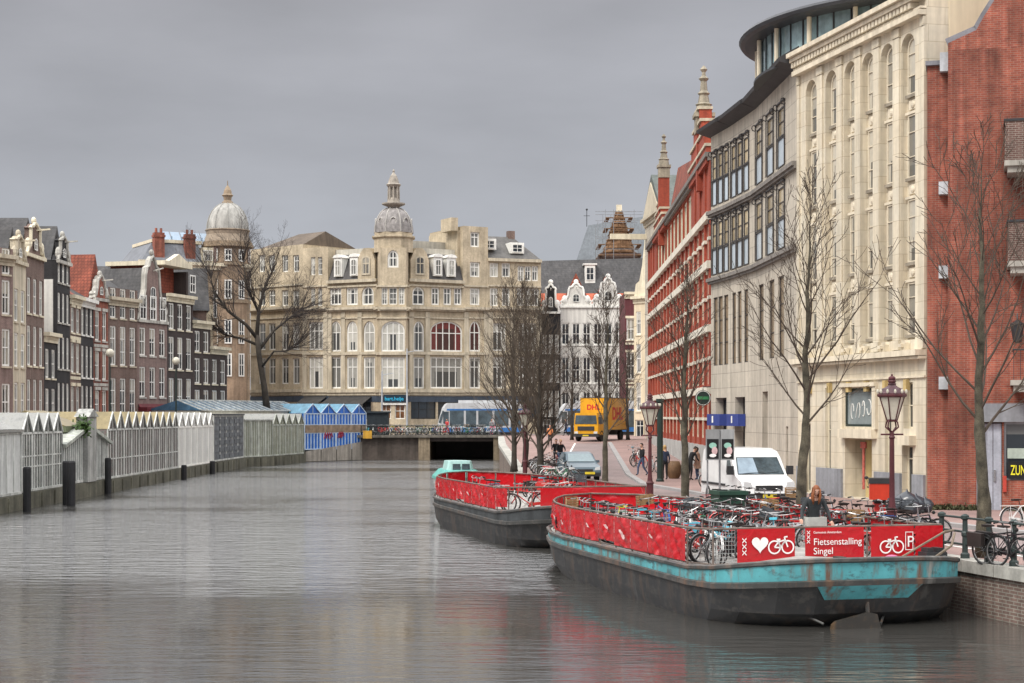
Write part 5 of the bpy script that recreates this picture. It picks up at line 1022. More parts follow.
lamp('crowned street lamp among the bare tree clump by the parked bikes', qp(525, 93.5), 4.0)
def globe(label, px, Y, ytop):
    r = empty('globe_lamp', at(px, Y, 1.3), 0, label, 'street lamp', 'globe lamps on the left bank'); h = az(ytop, Y)-1.3; m = MB(); m.tube([(0, 0, 0), (0, 0, h-.2)], [.09, .05], 6); m.build('post', DKGREEN, r); m = MB(); m.s = True; m.ball((0, 0, h), .34, 10, 8); m.build('globe', LAMPG, r)
globe('white globe lamp in front of the wide brown canal house', 110, 133, 353); globe('white globe lamp in front of the dark brown pediment house', 176, 144, 361)
# ---------------------------------------------------------------- bicycles
TYRE = mk('tyre_rubber', (.02, .02, .02), .8, .2); RIMM = mk('wheel_rim', (.38, .38, .38), .35, .2, 3, 0, metal=.7)
BC = {'black': (.015, .015, .017), 'red': (.5, .035, .03), 'grey': (.26, .27, .28), 'white': (.7, .7, .68), 'blue': (.04, .13, .38), 'green': (.04, .2, .1), 'silver': (.45, .46, .47), 'pink': (.6, .18, .3)}
BMAT = {k: mk('bike_paint_'+k, c, .35, .12, 4, 0, coat=.3) for k, c in BC.items()}
SADM = mk('saddle_leather', (.03, .022, .02), .6); CRATEM = mk('crate_plastic', (.07, .08, .09), .6, .2); WICK = mk('wicker', (.25, .15, .07), .8, .3, 9, 0); YELC = mk('yellow_saddle_cover', (.75, .72, .05), .5, .1); CYANC = mk('cyan_saddle_cover', (.1, .5, .65), .5, .1)
BK = {}
def bmesh_(key, fn, mats):
    if key not in BK: m = MB(); fn(m); BK[key] = m.mesh(key[0], mats)
    return BK[key]
WR = .335; WB = 1.1
def wheel_fn(m):
    m.m = 0; m.tube([(WR*math.cos(t), 0, WR*math.sin(t)) for t in [i*2*pi/18 for i in range(18)]], .024, 5, True)
    m.m = 1; q = WR-.03; m.tube([(q*math.cos(t), 0, q*math.sin(t)) for t in [i*2*pi/18 for i in range(18)]], .012, 4, True); m.tube([(0, -.05, 0), (0, .05, 0)], .03, 6)
    for k in range(9): t = k*2*pi/9; m.tube([(0, .02*(-1)**k, 0), (q*math.cos(t), 0, q*math.sin(t))], .0035, 3, cap=False)
def frame_fn(step):
    def f(m):
        bb = (.42, 0, .28); st = (.28, 0, .72); hd = (.86, 0, .78); hb = (.9, 0, .62); ra = (0, 0, WR); fa = (WB, 0, WR)
        t = .018
        m.tube([bb, st], t, 6); m.tube([hd, hb], .022, 6); m.tube([hb, bb], .02, 6)
        m.tube([(st[0]+.06, 0, .5) if step else (.29, 0, .7), hd] if not step else [(.35, 0, .5), (.6, 0, .46), hb], t, 6)
        for s in (-1, 1):
            m.tube([ra, (.42, s*.03, .28)], .011, 4); m.tube([(0, s*.05, WR), (.28, s*.02, .68)], .01, 4)
            m.tube([(WB, s*.055, WR), (.95, s*.05, .55), (.9, s*.03, .64)], .013, 4)
            m.tube([(-.02, s*.06, WR), (-.05, s*.06, .71)], .008, 4); m.tube([(-.32, s*.06, .72), (.25, s*.06, .72)], .009, 4)
        for i in range(5): x = -.3+i*.12; m.tube([(x, -.06, .72), (x, .06, .72)], .007, 4)
        for c, a0, a1 in ((0, .15, 2.9), (WB, .5, 2.6)):
            pts = [(c+(WR+.04)*math.cos(a0+(a1-a0)*i/8), (WR+.04)*math.sin(a0+(a1-a0)*i/8)+WR) for i in range(9)]
            for s0, s1 in ((-.03, .03),):
                for (x0, z0), (x1, z1) in zip(pts, pts[1:]): m.add([(x0, s0, z0), (x0, s1, z0), (x1, s1, z1), (x1, s0, z1)], [(0, 1, 2, 3)])
        m.prism([(-.06, WR-.05), (.48, .22), (.5, .33), (-.06, WR+.06)], .035, .055)
        m.tube([(.42, -.14, .2), (.42, -.14, .2001), (.42, .14, .36)], .012, 4); m.box(.36, .48, -.2, -.12, .18, .2); m.box(.36, .48, .12, .2, .36, .38)
    return f
def bar_fn(m):
    m.tube([(.86, 0, .78), (.84, 0, .98)], .014, 5)
    m.tube([(.62, -.3, 1.0), (.76, -.27, 1.03), (.86, -.12, 1.0), (.86, .12, 1.0), (.76, .27, 1.03), (.62, .3, 1.0)], .012, 5)
    m.m = 1
    for s in (-1, 1): m.tube([(.73, s*.28, 1.025), (.6, s*.305, .995)], .019, 5)
    m.ball((.98, 0, .84), .05, 6, 4)
def sad_fn(m): m.tube([(.28, 0, .72), (.25, 0, .88)], .013, 5); m.add([(.05, -.1, .92), (.05, .1, .92), (.2, .07, .92), (.34, .02, .91), (.34, -.02, .91), (.2, -.07, .92), (.05, -.09, .87), (.05, .09, .87), (.2, .05, .86), (.33, .015, .88), (.33, -.015, .88), (.2, -.05, .86)], [(0, 1, 2, 3, 4, 5)]+[(i, (i+1) % 6, (i+1) % 6+6, i+6) for i in range(6)])
def crate_fn(m):
    x0, x1, y, z0, z1 = 1.0, 1.34, .23, .8, 1.06
    m.box(x0, x1, -y, y, z0, z0+.02)
    for k in range(4): z = z0+.03+k*.07; m.box(x0, x1, -y, -y+.015, z, z+.035); m.box(x0, x1, y-.015, y, z, z+.035); m.box(x0, x0+.015, -y, y, z, z+.035); m.box(x1-.015, x1, -y, y, z, z+.035)
    for a in (x0, x1-.02):
        for b in (-y, y-.02): m.box(a, a+.02, b, b+.02, z0, z1)
def pann_fn(m):
    for s in (-1, 1): m.prism([(-.3, .42), (.1, .42), (.12, .72), (-.3, .74)], s*.08, s*.2)
def bike(loc, head, lean, col, label, group, step=False, crate=None, cover=None, bags=False, steer=0, small=False):
    r = bpy.data.objects.new('bicycle', None); r.location = loc; r.rotation_euler = (lean, 0, head); r.empty_display_size = .1; link(r); tag(r, label, 'bicycle', group)
    O('frame', bmesh_(('frame', col, step), frame_fn(step), BMAT[col]), r)
    w = bmesh_(('wheel',), wheel_fn, [TYRE, RIMM]); O('wheel', w, r, (0, 0, WR)); O('wheel', w, r, (WB, 0, WR), (0, 0, steer))
    O('handlebar', bmesh_(('handlebar',), bar_fn, [RIMM, TYRE]), r, (0, 0, 0))
    sm = cover or SADM; O('saddle', bmesh_(('saddle', sm.name), sad_fn, sm), r)
    if crate: O('crate', bmesh_(('crate', crate.name), crate_fn, crate), r)
    if bags: O('pannier', bmesh_(('pannier', bags.name), pann_fn, bags), r)
    return r
# ---------------------------------------------------------------- barges used as bicycle parking
def worn(name, col, under, rust, pale=(.3, .3, .27)):
    m, t, b, N, L = newmat(name); tc = N('ShaderNodeTexCoord')
    def msk(scale, st, lo, hi, det=6):
        mp = N('ShaderNodeMapping'); mp.inputs['Scale'].default_value = st; L(tc.outputs['Object'], mp.inputs[0]); n = N('ShaderNodeTexNoise'); n.inputs['Scale'].default_value = scale; n.inputs['Detail'].default_value = det; n.inputs['Roughness'].default_value = .65; L(mp.outputs[0], n.inputs[0])
        r = N('ShaderNodeMapRange'); r.inputs[1].default_value = lo; r.inputs[2].default_value = hi; L(n.outputs[0], r.inputs[0]); return r.outputs[0]
    def mix(f, a, c):
        x = N('ShaderNodeMix'); x.data_type = 'RGBA'; L(f, x.inputs[0])
        for i, v in ((6, a), (7, c)):
            if isinstance(v, tuple): x.inputs[i].default_value = (*v, 1)
            else: L(v, x.inputs[i])
        return x.outputs[2]
    c = mix(msk(.9, (1, 1, 1), .35, .65), tuple(q*.72 for q in col), tuple(min(1, q*1.18+.004) for q in col)); c = mix(msk(2.6, (1, 1, 1.6), .52, .62), c, under); c = mix(msk(1.7, (1.6, 1.6, .3), .52, .68), c, rust); c = mix(msk(1.1, (1, 1, .25), .6, .7), c, pale)
    L(c, b.inputs['Base Color']); b.inputs['Roughness'].default_value = .55
    return m
TURQ = worn('turquoise_hull_paint', (.075, .31, .34), (.05, .13, .14), (.13, .07, .045))
HULLB = worn('tarred_hull', (.018, .018, .019), (.04, .037, .034), (.06, .042, .032), (.075, .072, .068))
RUDD = worn('rusted_rudder', (.028, .024, .02), (.06, .042, .028), (.1, .06, .03), (.06, .06, .05))
HULLG = worn('rusty_rubbing_strake', (.045, .045, .043), (.08, .072, .065), (.12, .07, .045), (.13, .125, .115))
DECK = mk('grey_deck', (.33, .32, .3), .85, .25, 1, .1)
FENCEM = mk('rusty_fence_steel', (.16, .12, .1), .6, .4, 4, .2)
def vinyl(name, col):
    m, t, b, N, L = newmat(name)
    tc = N('ShaderNodeTexCoord'); n = N('ShaderNodeTexNoise'); n.inputs['Scale'].default_value = 2.2; n.inputs['Detail'].default_value = 3; n.inputs['Distortion'].default_value = 1.2; L(tc.outputs['Object'], n.inputs[0])
    b.inputs['Base Color'].default_value = (*col, 1); b.inputs['Roughness'].default_value = .2; b.inputs['Specular IOR Level'].default_value = .5
    bp = N('ShaderNodeBump'); bp.inputs['Strength'].default_value = .6; bp.inputs['Distance'].default_value = .07; L(n.outputs[0], bp.inputs['Height']); L(bp.outputs[0], b.inputs['Normal'])
    return m
REDV = vinyl('red_vinyl', (.43, .01, .015)); PALEPATCH = mk('print_and_highlight_pale', (.72, .5, .48), .35, .3, 6, 0)
WHV = mk('white_print', (.8, .78, .76), .4, .08, 3, 0)
HALF = [(1.2, 0), (2.0, .3), (2.6, .85), (2.95, 1.7), (3.1, 2.9), (3.1, 12.6), (2.9, 14.4), (2.4, 16.4), (1.6, 18.3), (.7, 19.6)]
def barge(name, label, loc, rz, sx_, sy_, band, transom):
    root = empty(name, loc, rz, label, 'barge', 'bicycle parking barges moored at the quay')
    outl = [(x*sx_, y*sy_) for x, y in HALF]+[(-x*sx_, y*sy_) for x, y in reversed(HALF)]; Ln = 20*sy_
    def dz(y): return 1.13+.33*max(0, 1-y/2.6)**1.3+.03*max(0, (y-Ln*.72)/(Ln*.28))**1.5
    def ring(ix, y0, y1, zf, out=0): return [(x*(1-ix)+(out if x > 0 else -out), y0+y*(y1-y0)/Ln, zf(dz(y))) for x, y in outl]
    R0 = ring(0, 0, Ln, lambda d: d); bd = lambda q: [(x, y, z-.21*max(0, 1-y/4)) for x, y, z in q]
    R1 = bd(ring(.0, .02, Ln-.02, lambda d: d-.19)); R1b = bd(ring(0, -.05, Ln+.05, lambda d: d-.21, .05)); R1c = bd(ring(0, -.03, Ln+.03, lambda d: d-.32, .05)); R1d = bd(ring(.005, .05, Ln-.05, lambda d: d-.34))
    R2 = ring(.015, .3, Ln-.4, lambda d: .3); R3 = ring(.035, .8, Ln-1.5, lambda d: .0); R4 = ring(.12, 2.0, Ln-2.6, lambda d: -.5)
    m = MB(); m.loft([R0, R1], caps=False); m.build('upper_strake', band, root)
    m = MB(); m.loft([R1, R1b, R1c, R1d], caps=False); m.build('rubbing_strake', HULLG, root)
    m = MB(); m.loft([R4, R3, R2, R1d]); m.build('hull', HULLB, root)
    m = MB(); m.add(R0, [tuple(range(len(R0)))]); D_ = [(x*.97, .06+y*.99, z+.012) for x, y, z in R0]; m.build('deck', DECK, root)
    m = MB(); m.tube([(x, y, z+.02) for x, y, z in R0], .06, 6, True); m.build('gunwale', HULLG, root)
    def tp(x, t):                                       # a point on the raked stern plate
        a = V((x, .0, dz(0)-.53)); b = V((x, .25, dz(0)-.92)); return a.lerp(b, t)
    if transom:
        m = MB(); q = [tp(-1.25*sx_, .0), tp(1.25*sx_, .0), tp(.95*sx_, .95), tp(-.95*sx_, .95)]; q = [p+V((0, -.03, -.0)) for p in q]; m.add([tuple(p) for p in q]+[(p.x, p.y+.06, p.z+.03) for p in q], [(0, 1, 2, 3), (0, 4, 5, 1), (1, 5, 6, 2), (2, 6, 7, 3), (3, 7, 4, 0)]); m.build('transom_panel', TURQ, root)
        rd = MB(); rd.prism([(-.98, -.3), (.3, -.18), (.16, .3), (-.02, .34), (-.8, .17), (-.88, .1)], -.02, .1); ro = rd.build('rudder', RUDD, root)
        rd = MB(); rd.tube([(.05, .21, .3), (.05, .3, .95)], .05, 6); rd.tube([(-1.0, .2, .1), (-1.7, 1.2, .5)], .03, 5); rd.tube([(.35, .2, .05), (1.1, 1.2, .55)], .03, 5); rd.build('rudder_stock', HULLG, ro)
    # fence
    ins = .16
    def side(y, s): 
        for (x0, y0), (x1, y1) in zip(HALF, HALF[1:]):
            if y0*sy_ <= y <= y1*sy_: return s*sx_*(x0+(x1-x0)*(y/sy_-y0)/(y1-y0))-s*ins
        return s*.1
    y0 = 2.0; ys = [y0+(Ln*.93-y0)*i/13 for i in range(14)]
    path = [V((side(y, -1), y, 0)) for y in ys]+[V((0, Ln-.4, 0))]+[V((side(y, 1), y, 0)) for y in reversed(ys)]
    fh = .88; fz = [dz(p.y) for p in path]; top = [V((p.x, p.y, z+fh)) for p, z in zip(path, fz)]
    m = MB(); m.tube(top, .028, 6, True); m.tube([(p.x, p.y, p.z-fh+.09) for p in top], .018, 5, True)
    for p, z in zip(path, fz): m.tube([(p.x, p.y, z), (p.x, p.y, z+fh)], .024, 5)
    n = 6; a, b = top[0], top[-1]
    for k in range(1, n): q = a.lerp(b, k/n); m.tube([(q.x, q.y, dz(q.y)), tuple(q)], .02, 5)
    m.build('fence', FENCEM, root)
    return root, top, dz, side, Ln, y0, fh
rng = random.Random(5)
def banner(root, a, b, h, seed, crumple=.03, off=0.035, sag=0):
    """red sheet between two rail points a, b (rail height), h tall"""
    rd = random.Random(seed); nx, nz = 12, 8; d = (b-a); nrm = V((-d.y, d.x, 0)).normalized(); ph = [rd.uniform(0, 6.28) for _ in range(6)]; fr = [rd.uniform(1.2, 4) for _ in range(6)]
    m = MB(); m.s = True; vs = []
    for j in range(nz+1):
        for i in range(nx+1):
            u, v = i/nx, j/nz; e_ = math.sin(pi*u)*.5+.5*math.sin(pi*u)*math.sin(pi*v)
            w = crumple*e_*(math.sin(fr[0]*6*u+fr[1]*5*v+ph[0])+.7*math.sin(fr[2]*7*u-fr[3]*6*v+ph[1])+.5*math.sin(fr[4]*3*v+ph[2]+8*u))
            p = a+d*(u*.985+.0075); z = p.z-.03-h*v*(1+sag*.12*math.sin(pi*u)*(1-v)); vs.append((p.x+nrm.x*(w+off), p.y+nrm.y*(w+off), z))
    m.add(vs, [(j*(nx+1)+i, j*(nx+1)+i+1, (j+1)*(nx+1)+i+1, (j+1)*(nx+1)+i) for j in range(nz) for i in range(nx)])
    return m.build('banner', REDV, root), d.normalized(), nrm
def on_banner(bo, a, d, nrm, u, drop, off): return a+d*u+nrm*off+V((0, 0, -drop))
def frame_of(a, d, nrm, off):                            # matrix: x along the banner, z up, origin at rail point a
    return MX.Translation(a+nrm*off) @ MX(((d.x, -nrm.x, 0, 0), (d.y, -nrm.y, 0, 0), (d.z, 0, 1, 0), (0, 0, 0, 1)))
B1_R = R(15.25); u1, r1 = 33.35, 17.1
B1 = V((-.263*u1+.965*r1, .965*u1+.263*r1, 0))
root1, top1, dz1, side1, L1, y01, fh1 = barge('barge', 'near turquoise and black barge with red bicycle parking banners and stern rudder', B1, B1_R, 1, 1, TURQ, True)
B2_R = R(14.46); u2, r2 = 55.6, 17.25
B2 = V((-.25*u2+.97*r2, .97*u2+.25*r2, 0))
GREYST = mk('grey_black_strake', (.05, .055, .058), .55, .3, 1.5, .4)
root2, top2, dz2, side2, L2, y02, fh2 = barge('barge', 'far black barge with red vinyl fence panels moored ahead of the turquoise one', B2, B2_R, .9, 1.0, GREYST, False)
n_side = 15
for root, top in ((root1, top1), (root2, top2)):
    for i in range(len(top)-1):
        left = i < 14; inside = not left
        a, b = top[i], top[i+1]
        if root is root1 and i == 0: continue
        bo, d, nrm = banner(root, a, b, (.74 if i % 5 else .66) if left else .76, i*7+(3 if root is root1 else 91), (.05 if i < 11 else .03) if left else .025, off=.05, sag=1 if left else 0)
        if left and 1 < i < 13 and i % 4 != 3:           # pale patches: old print, and crease highlights painted as colour
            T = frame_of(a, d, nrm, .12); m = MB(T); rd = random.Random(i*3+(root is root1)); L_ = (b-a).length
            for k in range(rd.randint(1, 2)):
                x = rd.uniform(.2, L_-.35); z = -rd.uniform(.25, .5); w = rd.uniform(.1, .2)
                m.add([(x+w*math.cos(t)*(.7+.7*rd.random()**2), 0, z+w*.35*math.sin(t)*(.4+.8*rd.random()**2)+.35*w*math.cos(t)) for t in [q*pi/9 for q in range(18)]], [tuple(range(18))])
            m.build('print_highlight_patch', PALEPATCH, bo)
# printed stern banners
def XXX(m, x, z0, s, vert=True, n=3):
    for k in range(n):
        cx, cz = (x, z0+k*s*1.35) if vert else (x+k*s*1.35, z0)
        for e_ in (-1, 1): m.add([(cx-s/2-.0, 0, cz-e_*s/2-s*.14), (cx-s/2, 0, cz-e_*s/2+s*.14), (cx+s/2, 0, cz+e_*s/2+s*.14), (cx+s/2, 0, cz+e_*s/2-s*.14)], [(0, 1, 2, 3)])
def bikeicon(m, x, z, w):
    R_ = w*.235; t = w*.028
    def ringp(cx, cz, r, tt):
        n = 24; o = [(cx+(r+tt)*math.cos(i*2*pi/n), 0, cz+(r+tt)*math.sin(i*2*pi/n)) for i in range(n)]; q = [(cx+(r-tt)*math.cos(i*2*pi/n), 0, cz+(r-tt)*math.sin(i*2*pi/n)) for i in range(n)]
        m.add(o+q, [(i, (i+1) % n, n+(i+1) % n, n+i) for i in range(n)])
    def ln(x0, z0, x1, z1, tt):
        d = V((x1-x0, 0, z1-z0)).normalized(); nx, nz = -d.z*tt, d.x*tt; m.add([(x0+nx, 0, z0+nz), (x1+nx, 0, z1+nz), (x1-nx, 0, z1-nz), (x0-nx, 0, z0-nz)], [(0, 1, 2, 3)])
    a, b = x-w*.27, x+w*.27; ringp(a, z, R_, t); ringp(b, z, R_, t)
    bb = (x-w*.03, z-w*.02); st = (x-w*.11, z+w*.25); hd = (x+w*.16, z+w*.27)
    ln(a, z, *bb, t); ln(a, z, st[0]+w*.02, st[1]-w*.04, t); ln(*bb, *st, t); ln(*bb, hd[0], hd[1]-w*.04, t); ln(st[0]+w*.02, st[1]-w*.05, *hd, t); ln(b, z, hd[0]-w*.03, hd[1]+w*.1, t); ln(hd[0]-w*.04, hd[1]+w*.1, hd[0]+w*.1, hd[1]+w*.12, t); ln(st[0]-w*.07, st[1]+w*.03, st[0]+w*.08, st[1]+w*.03, t*1.3)
A_, G_ = top1[0], top1[-1]
def SP(x): f = (x-A_.x)/(G_.x-A_.x); return A_.lerp(G_, f)
for k, (x0, x1) in enumerate(((-2.27, -.85), (-.62, .86), (1.02, 2.12), (2.15, 2.86))):
    a, b = SP(x0)+V((0, 0, .02)), SP(x1)+V((0, 0, .02)); d = (b-a).normalized(); nrm = V((d.y, -d.x, 0))
    bo, d, n_ = banner(root1, a, b, .8, 200+k, .006, off=-.03); T = frame_of(a, d, nrm, .06); L_ = (b-a).length; rzb = math.atan2(d.y, d.x)
    m = MB(T)
    if k == 0:
        XXX(m, .17, -.56, .1); cx, cz, w = .55, -.37, .0125
        m.add([(cx+w*16*math.sin(t)**3, 0, cz+w*(13*math.cos(t)-5*math.cos(2*t)-2*math.cos(3*t)-math.cos(4*t))) for t in [i*2*pi/28 for i in range(28)]], [tuple(range(28))])
        bikeicon(m, 1.06, -.45, .6); m.build('printed_marks', WHV, bo)
    if k == 1:
        XXX(m, .08, -.34, .075); m.build('printed_marks', WHV, bo)
        for s_, u, z, sz, bd in (('Gemeente Amsterdam', .2, -.16, .075, 0), ('Fietsenstalling', .2, -.42, .215, 0), ('Singel', .2, -.63, .215, 0)): text(s_, bo, T @ V((u, 0, z)), sz, WHV, (R(90), 0, rzb), .002, bold=bd)
    if k == 2:
        bikeicon(m, .52, -.5, .58); x, z, w, h, t = .86, -.58, .2, .42, .016
        for q in ((x, x+w, z, z+t), (x, x+w, z+h-t, z+h), (x, x+t, z+t, z+h-t), (x+w-t, x+w, z+t, z+h-t)): m.add([(q[0], 0, q[2]), (q[1], 0, q[2]), (q[1], 0, q[3]), (q[0], 0, q[3])], [(0, 1, 2, 3)])
        m.build('printed_marks', WHV, bo); text('P', bo, T @ V((x+.038, 0, z+.075)), .36, WHV, (R(90), 0, rzb), .002, bold=0)
a, b = top2[0].lerp(top2[-1], .22), top2[0].lerp(top2[-1], .97); bo, d, n_ = banner(root2, a, b, .8, 333, .02, off=-.04); nrm2 = V((d.y, -d.x, 0))
m = MB()                                                # wire mesh at the stern corner
for k in range(9): q = SP(-2.9+k*.075); m.tube([(q.x, q.y, dz1(q.y)+.05), tuple(q)], .006, 3)
for k in range(10): a = SP(-2.92); b = SP(-2.3); z = -.82+k*.09; m.tube([a+V((0, 0, z)), b+V((0, 0, z))], .006, 3)
m.build('wire_panel', mk('galvanised_wire', (.42, .43, .42), .4, .2, 3, 0, metal=.5), root1)
m = MB(); zt = dz1(.6)
m.tube([(1.0, .9, zt-.05), (1.7, .8, zt+.35), (2.3, .9, zt+.62), (2.75, 1.3, zt+.62), (2.78, 1.9, zt+.5)], .024, 6); m.tube([(2.05, 1.0, zt), (2.5, .95, zt+.3), (2.72, 1.2, zt+.56)], .03, 6); m.build('tiller_rail', mk('tan_rail', (.2, .155, .11), .5, .3), root1)
m = MB(); m.box(2.1, 2.62, 1.35, 1.75, dz1(1.5), dz1(1.5)+.24); m.box(2.15, 2.3, 1.4, 1.7, dz1(1.5)+.24, dz1(1.5)+.34); m.box(2.4, 2.55, 1.4, 1.7, dz1(1.5)+.24, dz1(1.5)+.34); bx = m.build('bollard', DKMETAL, root1); m = MB(); m.box(2.48, 2.58, 1.335, 1.349, dz1(1.5)+.05, dz1(1.5)+.16); m.build('white_plate', WHITE, bx)
m = MB(); m.box(-.3, -.12, .9, 1.2, dz1(1), dz1(1)+.16); m.build('deck_post', DKGREEN, root1)
p = root1.matrix_basis @ V((1.15, 1.2, dz1(1.2))); m = MB(); m.s = True; m.ball((0, 0, .05), (.22, .17, .14), 12, 8); tag(m.build('mooring_buoy', mk('pink_plastic', (.45, .1, .22), .4, .2, 4, 0), None, p), 'pink rounded buoy lying on the stern deck below the parking sign', 'buoy')
# ---------------------------------------------------------------- bicycles on the barges, the street and the bridge
def onb(root, x, y, dz): p = MX.Translation(root.location) @ MX.Rotation(root.rotation_euler.z, 4, 'Z') @ V((x, y, dz(y)+.012)); return p, root.rotation_euler.z
colsq = ['black', 'silver', 'grey', 'red', 'black', 'blue', 'silver', 'black', 'white', 'red', 'grey', 'red', 'green', 'silver', 'white', 'red']
ORD = ['first', 'second', 'third', 'fourth', 'fifth', 'sixth', 'seventh', 'eighth', 'ninth', 'tenth', 'eleventh', 'twelfth', 'thirteenth', 'fourteenth', 'fifteenth', 'sixteenth', 'seventeenth', 'eighteenth', 'nineteenth', 'twentieth', 'twenty-first', 'twenty-second', 'twenty-third', 'twenty-fourth', 'twenty-fifth', 'twenty-sixth', 'twenty-seventh', 'twenty-eighth', 'twenty-ninth', 'thirtieth']
ORD += ['thirty-'+q for q in ORD[:9]]+['fortieth']+['forty-'+q for q in ORD[:9]]
def feats(rd, col):
    kw = dict(step=rd.random() < .5, steer=rd.uniform(-.6, .6)); s = f'{col} bicycle'
    q = rd.random()
    if q < .1: kw['crate'] = CRATEM; s = f'{col} bicycle with dark crate'
    elif q < .17: kw['crate'] = WICK; s = f'{col} bicycle with wicker basket'
    elif q < .32: c = rd.choice([YELC, CYANC]); kw['cover'] = c; s = f'{col} bicycle with ' + ('yellow saddle cover' if c is YELC else 'cyan saddle cover')
    elif q < .46: kw['bags'] = rd.choice([CYANC, BMAT['red'], SADM]); s = f'{col} bicycle with panniers'
    return kw, s
def brow(root, dz, x, ys, hd, seed, where, grp, skip=.1, tilt=.12):
    rd = random.Random(seed); n = 0
    for y in ys:
        if rd.random() < skip: continue
        col = rd.choice(colsq); kw, s = feats(rd, col); p, rz = onb(root, x+rd.uniform(-.04, .12)*(1 if x < 0 else -1), y, dz)
        bike(p, rz+hd+rd.gauss(0, .16), rd.gauss(0, tilt), col, f'{s}, {ORD[n]} {where}', grp, **kw); n += 1
brow(root1, dz1, -1.42, [2.9+.52*i for i in range(23)], R(180), 3, 'from stern on near barge canal rail', 'bicycles parked on the near barge', .1)
brow(root1, dz1, 1.42, [2.7+.52*i for i in range(22)], R(0), 9, 'from stern on near barge quay rail', 'bicycles parked on the near barge', .05)
brow(root1, dz1, .15, [4.4+.5*i for i in range(19)], R(70), 17, 'from stern down near barge middle', 'bicycles parked on the near barge', .1, .2)
brow(root1, dz1, 2.2, [11.9, 13.1, 14.6], R(200), 19, 'of three loose ones at near barge bow', 'bicycles parked on the near barge', 0, .3)
p, rz = onb(root1, -2.5, 2.55, dz1); bike(p, rz+R(80), .1, 'white', 'white bicycle standing behind the wire panel at the near barge stern corner', 'bicycles parked on the near barge')
brow(root2, dz2, -1.2, [2.5, 3.1, 8.6, 9.2, 9.8], R(180), 23, 'along canal side of far black barge', 'bicycles parked on the far barge', 0)
brow(root2, dz2, 1.15, [9, 9.6, 10.4, 11.2, 12.0, 12.7], R(0), 29, 'along quay side of far black barge', 'bicycles parked on the far barge', 0)
rd = random.Random(77); n = 0
for i in range(19):                                     # on the quay behind the near barge
    Y = 43.2+i*.72
    if rd.random() < .12: continue
    col = rd.choice(colsq); kw, s = feats(rd, col); x = quay(Y)+.55+rd.uniform(0, .25)
    bike((x, Y, 1.24), R(-5)+rd.gauss(0, .3), rd.gauss(0, .1), col, f'{s}, {ORD[n]} from the lamp along the quay edge', 'bicycles on the quay behind the near barge', **kw); n += 1
rd = random.Random(41); n = 0
for i in range(13):                                     # quay edge beside the tree clump
    Y = 84+i*1.35; col = rd.choice(colsq); kw, s = feats(rd, col); x = quay(Y)+.95+rd.uniform(-.2, .3)
    bike((x, Y, gz(Y)), R(20)+rd.gauss(0, .3), rd.gauss(0, .12), col, f'{s}, {ORD[n]} along quay edge below tree clump', 'bicycles along the quay edge', **kw); n += 1
n = 0
for i in range(46):                                     # along the bridge railing
    x = -14.9+i*.295; col = rd.choice(colsq); kw, s = feats(rd, col)
    bike((x+rd.uniform(-.15, .15), 175+rd.uniform(-.2, .2), 2.56), R(90)*rd.choice([1, -1])+rd.gauss(0, .5), rd.gauss(0, .12), col, f'{s}, {ORD[n]} from the left on the bridge', 'bicycles along the bridge railing', **kw); n += 1
n = 0
for px, Y in ((636, 104), (640, 107), (634, 110), (645, 101), (706, 76), (712, 74.5), (652, 97)):
    col = rd.choice(colsq); kw, s = feats(rd, col); bike((ax(px, Y), Y, gz(Y)+.11), rd.uniform(0, 6), rd.gauss(0, .1), col, f'{s}, {ORD[n]} on the right pavement', 'bicycles on the right pavement', **kw); n += 1
# two black bicycles at the quay railing on the right
bike((ax(988, 38.3), 38.6, 1.21), R(-58), .06, 'black', 'black city bicycle with pale tyres leaning on the quay railing', 'bicycles at the quay railing', bags=SADM)
bike((ax(1006, 37.5), 38.2, 1.21), R(-60), -.05, 'black', 'black bicycle cut by the right edge behind the quay railing', 'bicycles at the quay railing', crate=CRATEM)
bike((ax(1012, 50), 50, 1.21), R(8), -.1, 'white', 'white framed bicycle leaning by the brick wall under the shop sign', 'bicycles at the quay railing')
bike((ax(850, 47.5), 47.5, 1.21), R(175), .1, 'grey', 'grey bicycle lying low beside the red delivery scooter', 'bicycles beside the scooter', crate=CRATEM)
bike((ax(912, 44.2), 44.2, 1.21), R(160), .25, 'black', 'black bicycle between the street lamp and garbage bags', 'bicycles beside the scooter')
# ---------------------------------------------------------------- quay railing
rl = empty('quay_railing', (0, 0, 0), 0, 'dark green iron quay railing with three rails and stout posts at right', 'railing')
pts = []
for i in range(13):
    Y = 34.8+i*.52; pts.append(V((quay(Y)+.22, Y, 1.23)))
ln = [pts[0]]
m = MB(); acc = 0
rgm = mk('railing_green', (.03, .045, .042), .5, .3, 3, .3)
for i, p in enumerate(pts):
    if i % 2 == 0: m = MB(MX.Translation(p)); m.lathe([(.11, 0), (.11, .1), (.07, .14), (.065, .5), (.09, .54), (.09, .6), (.065, .64), (.06, .9), (.1, .93), (.1, 1.0), (.04, 1.04)], 8); m.build('post', rgm, rl)
m = MB()
for z in (.32, .62, .95): m = MB(); m.tube([p+V((0, 0, z)) for p in pts], .028, 6); m.build('rail', rgm, rl)
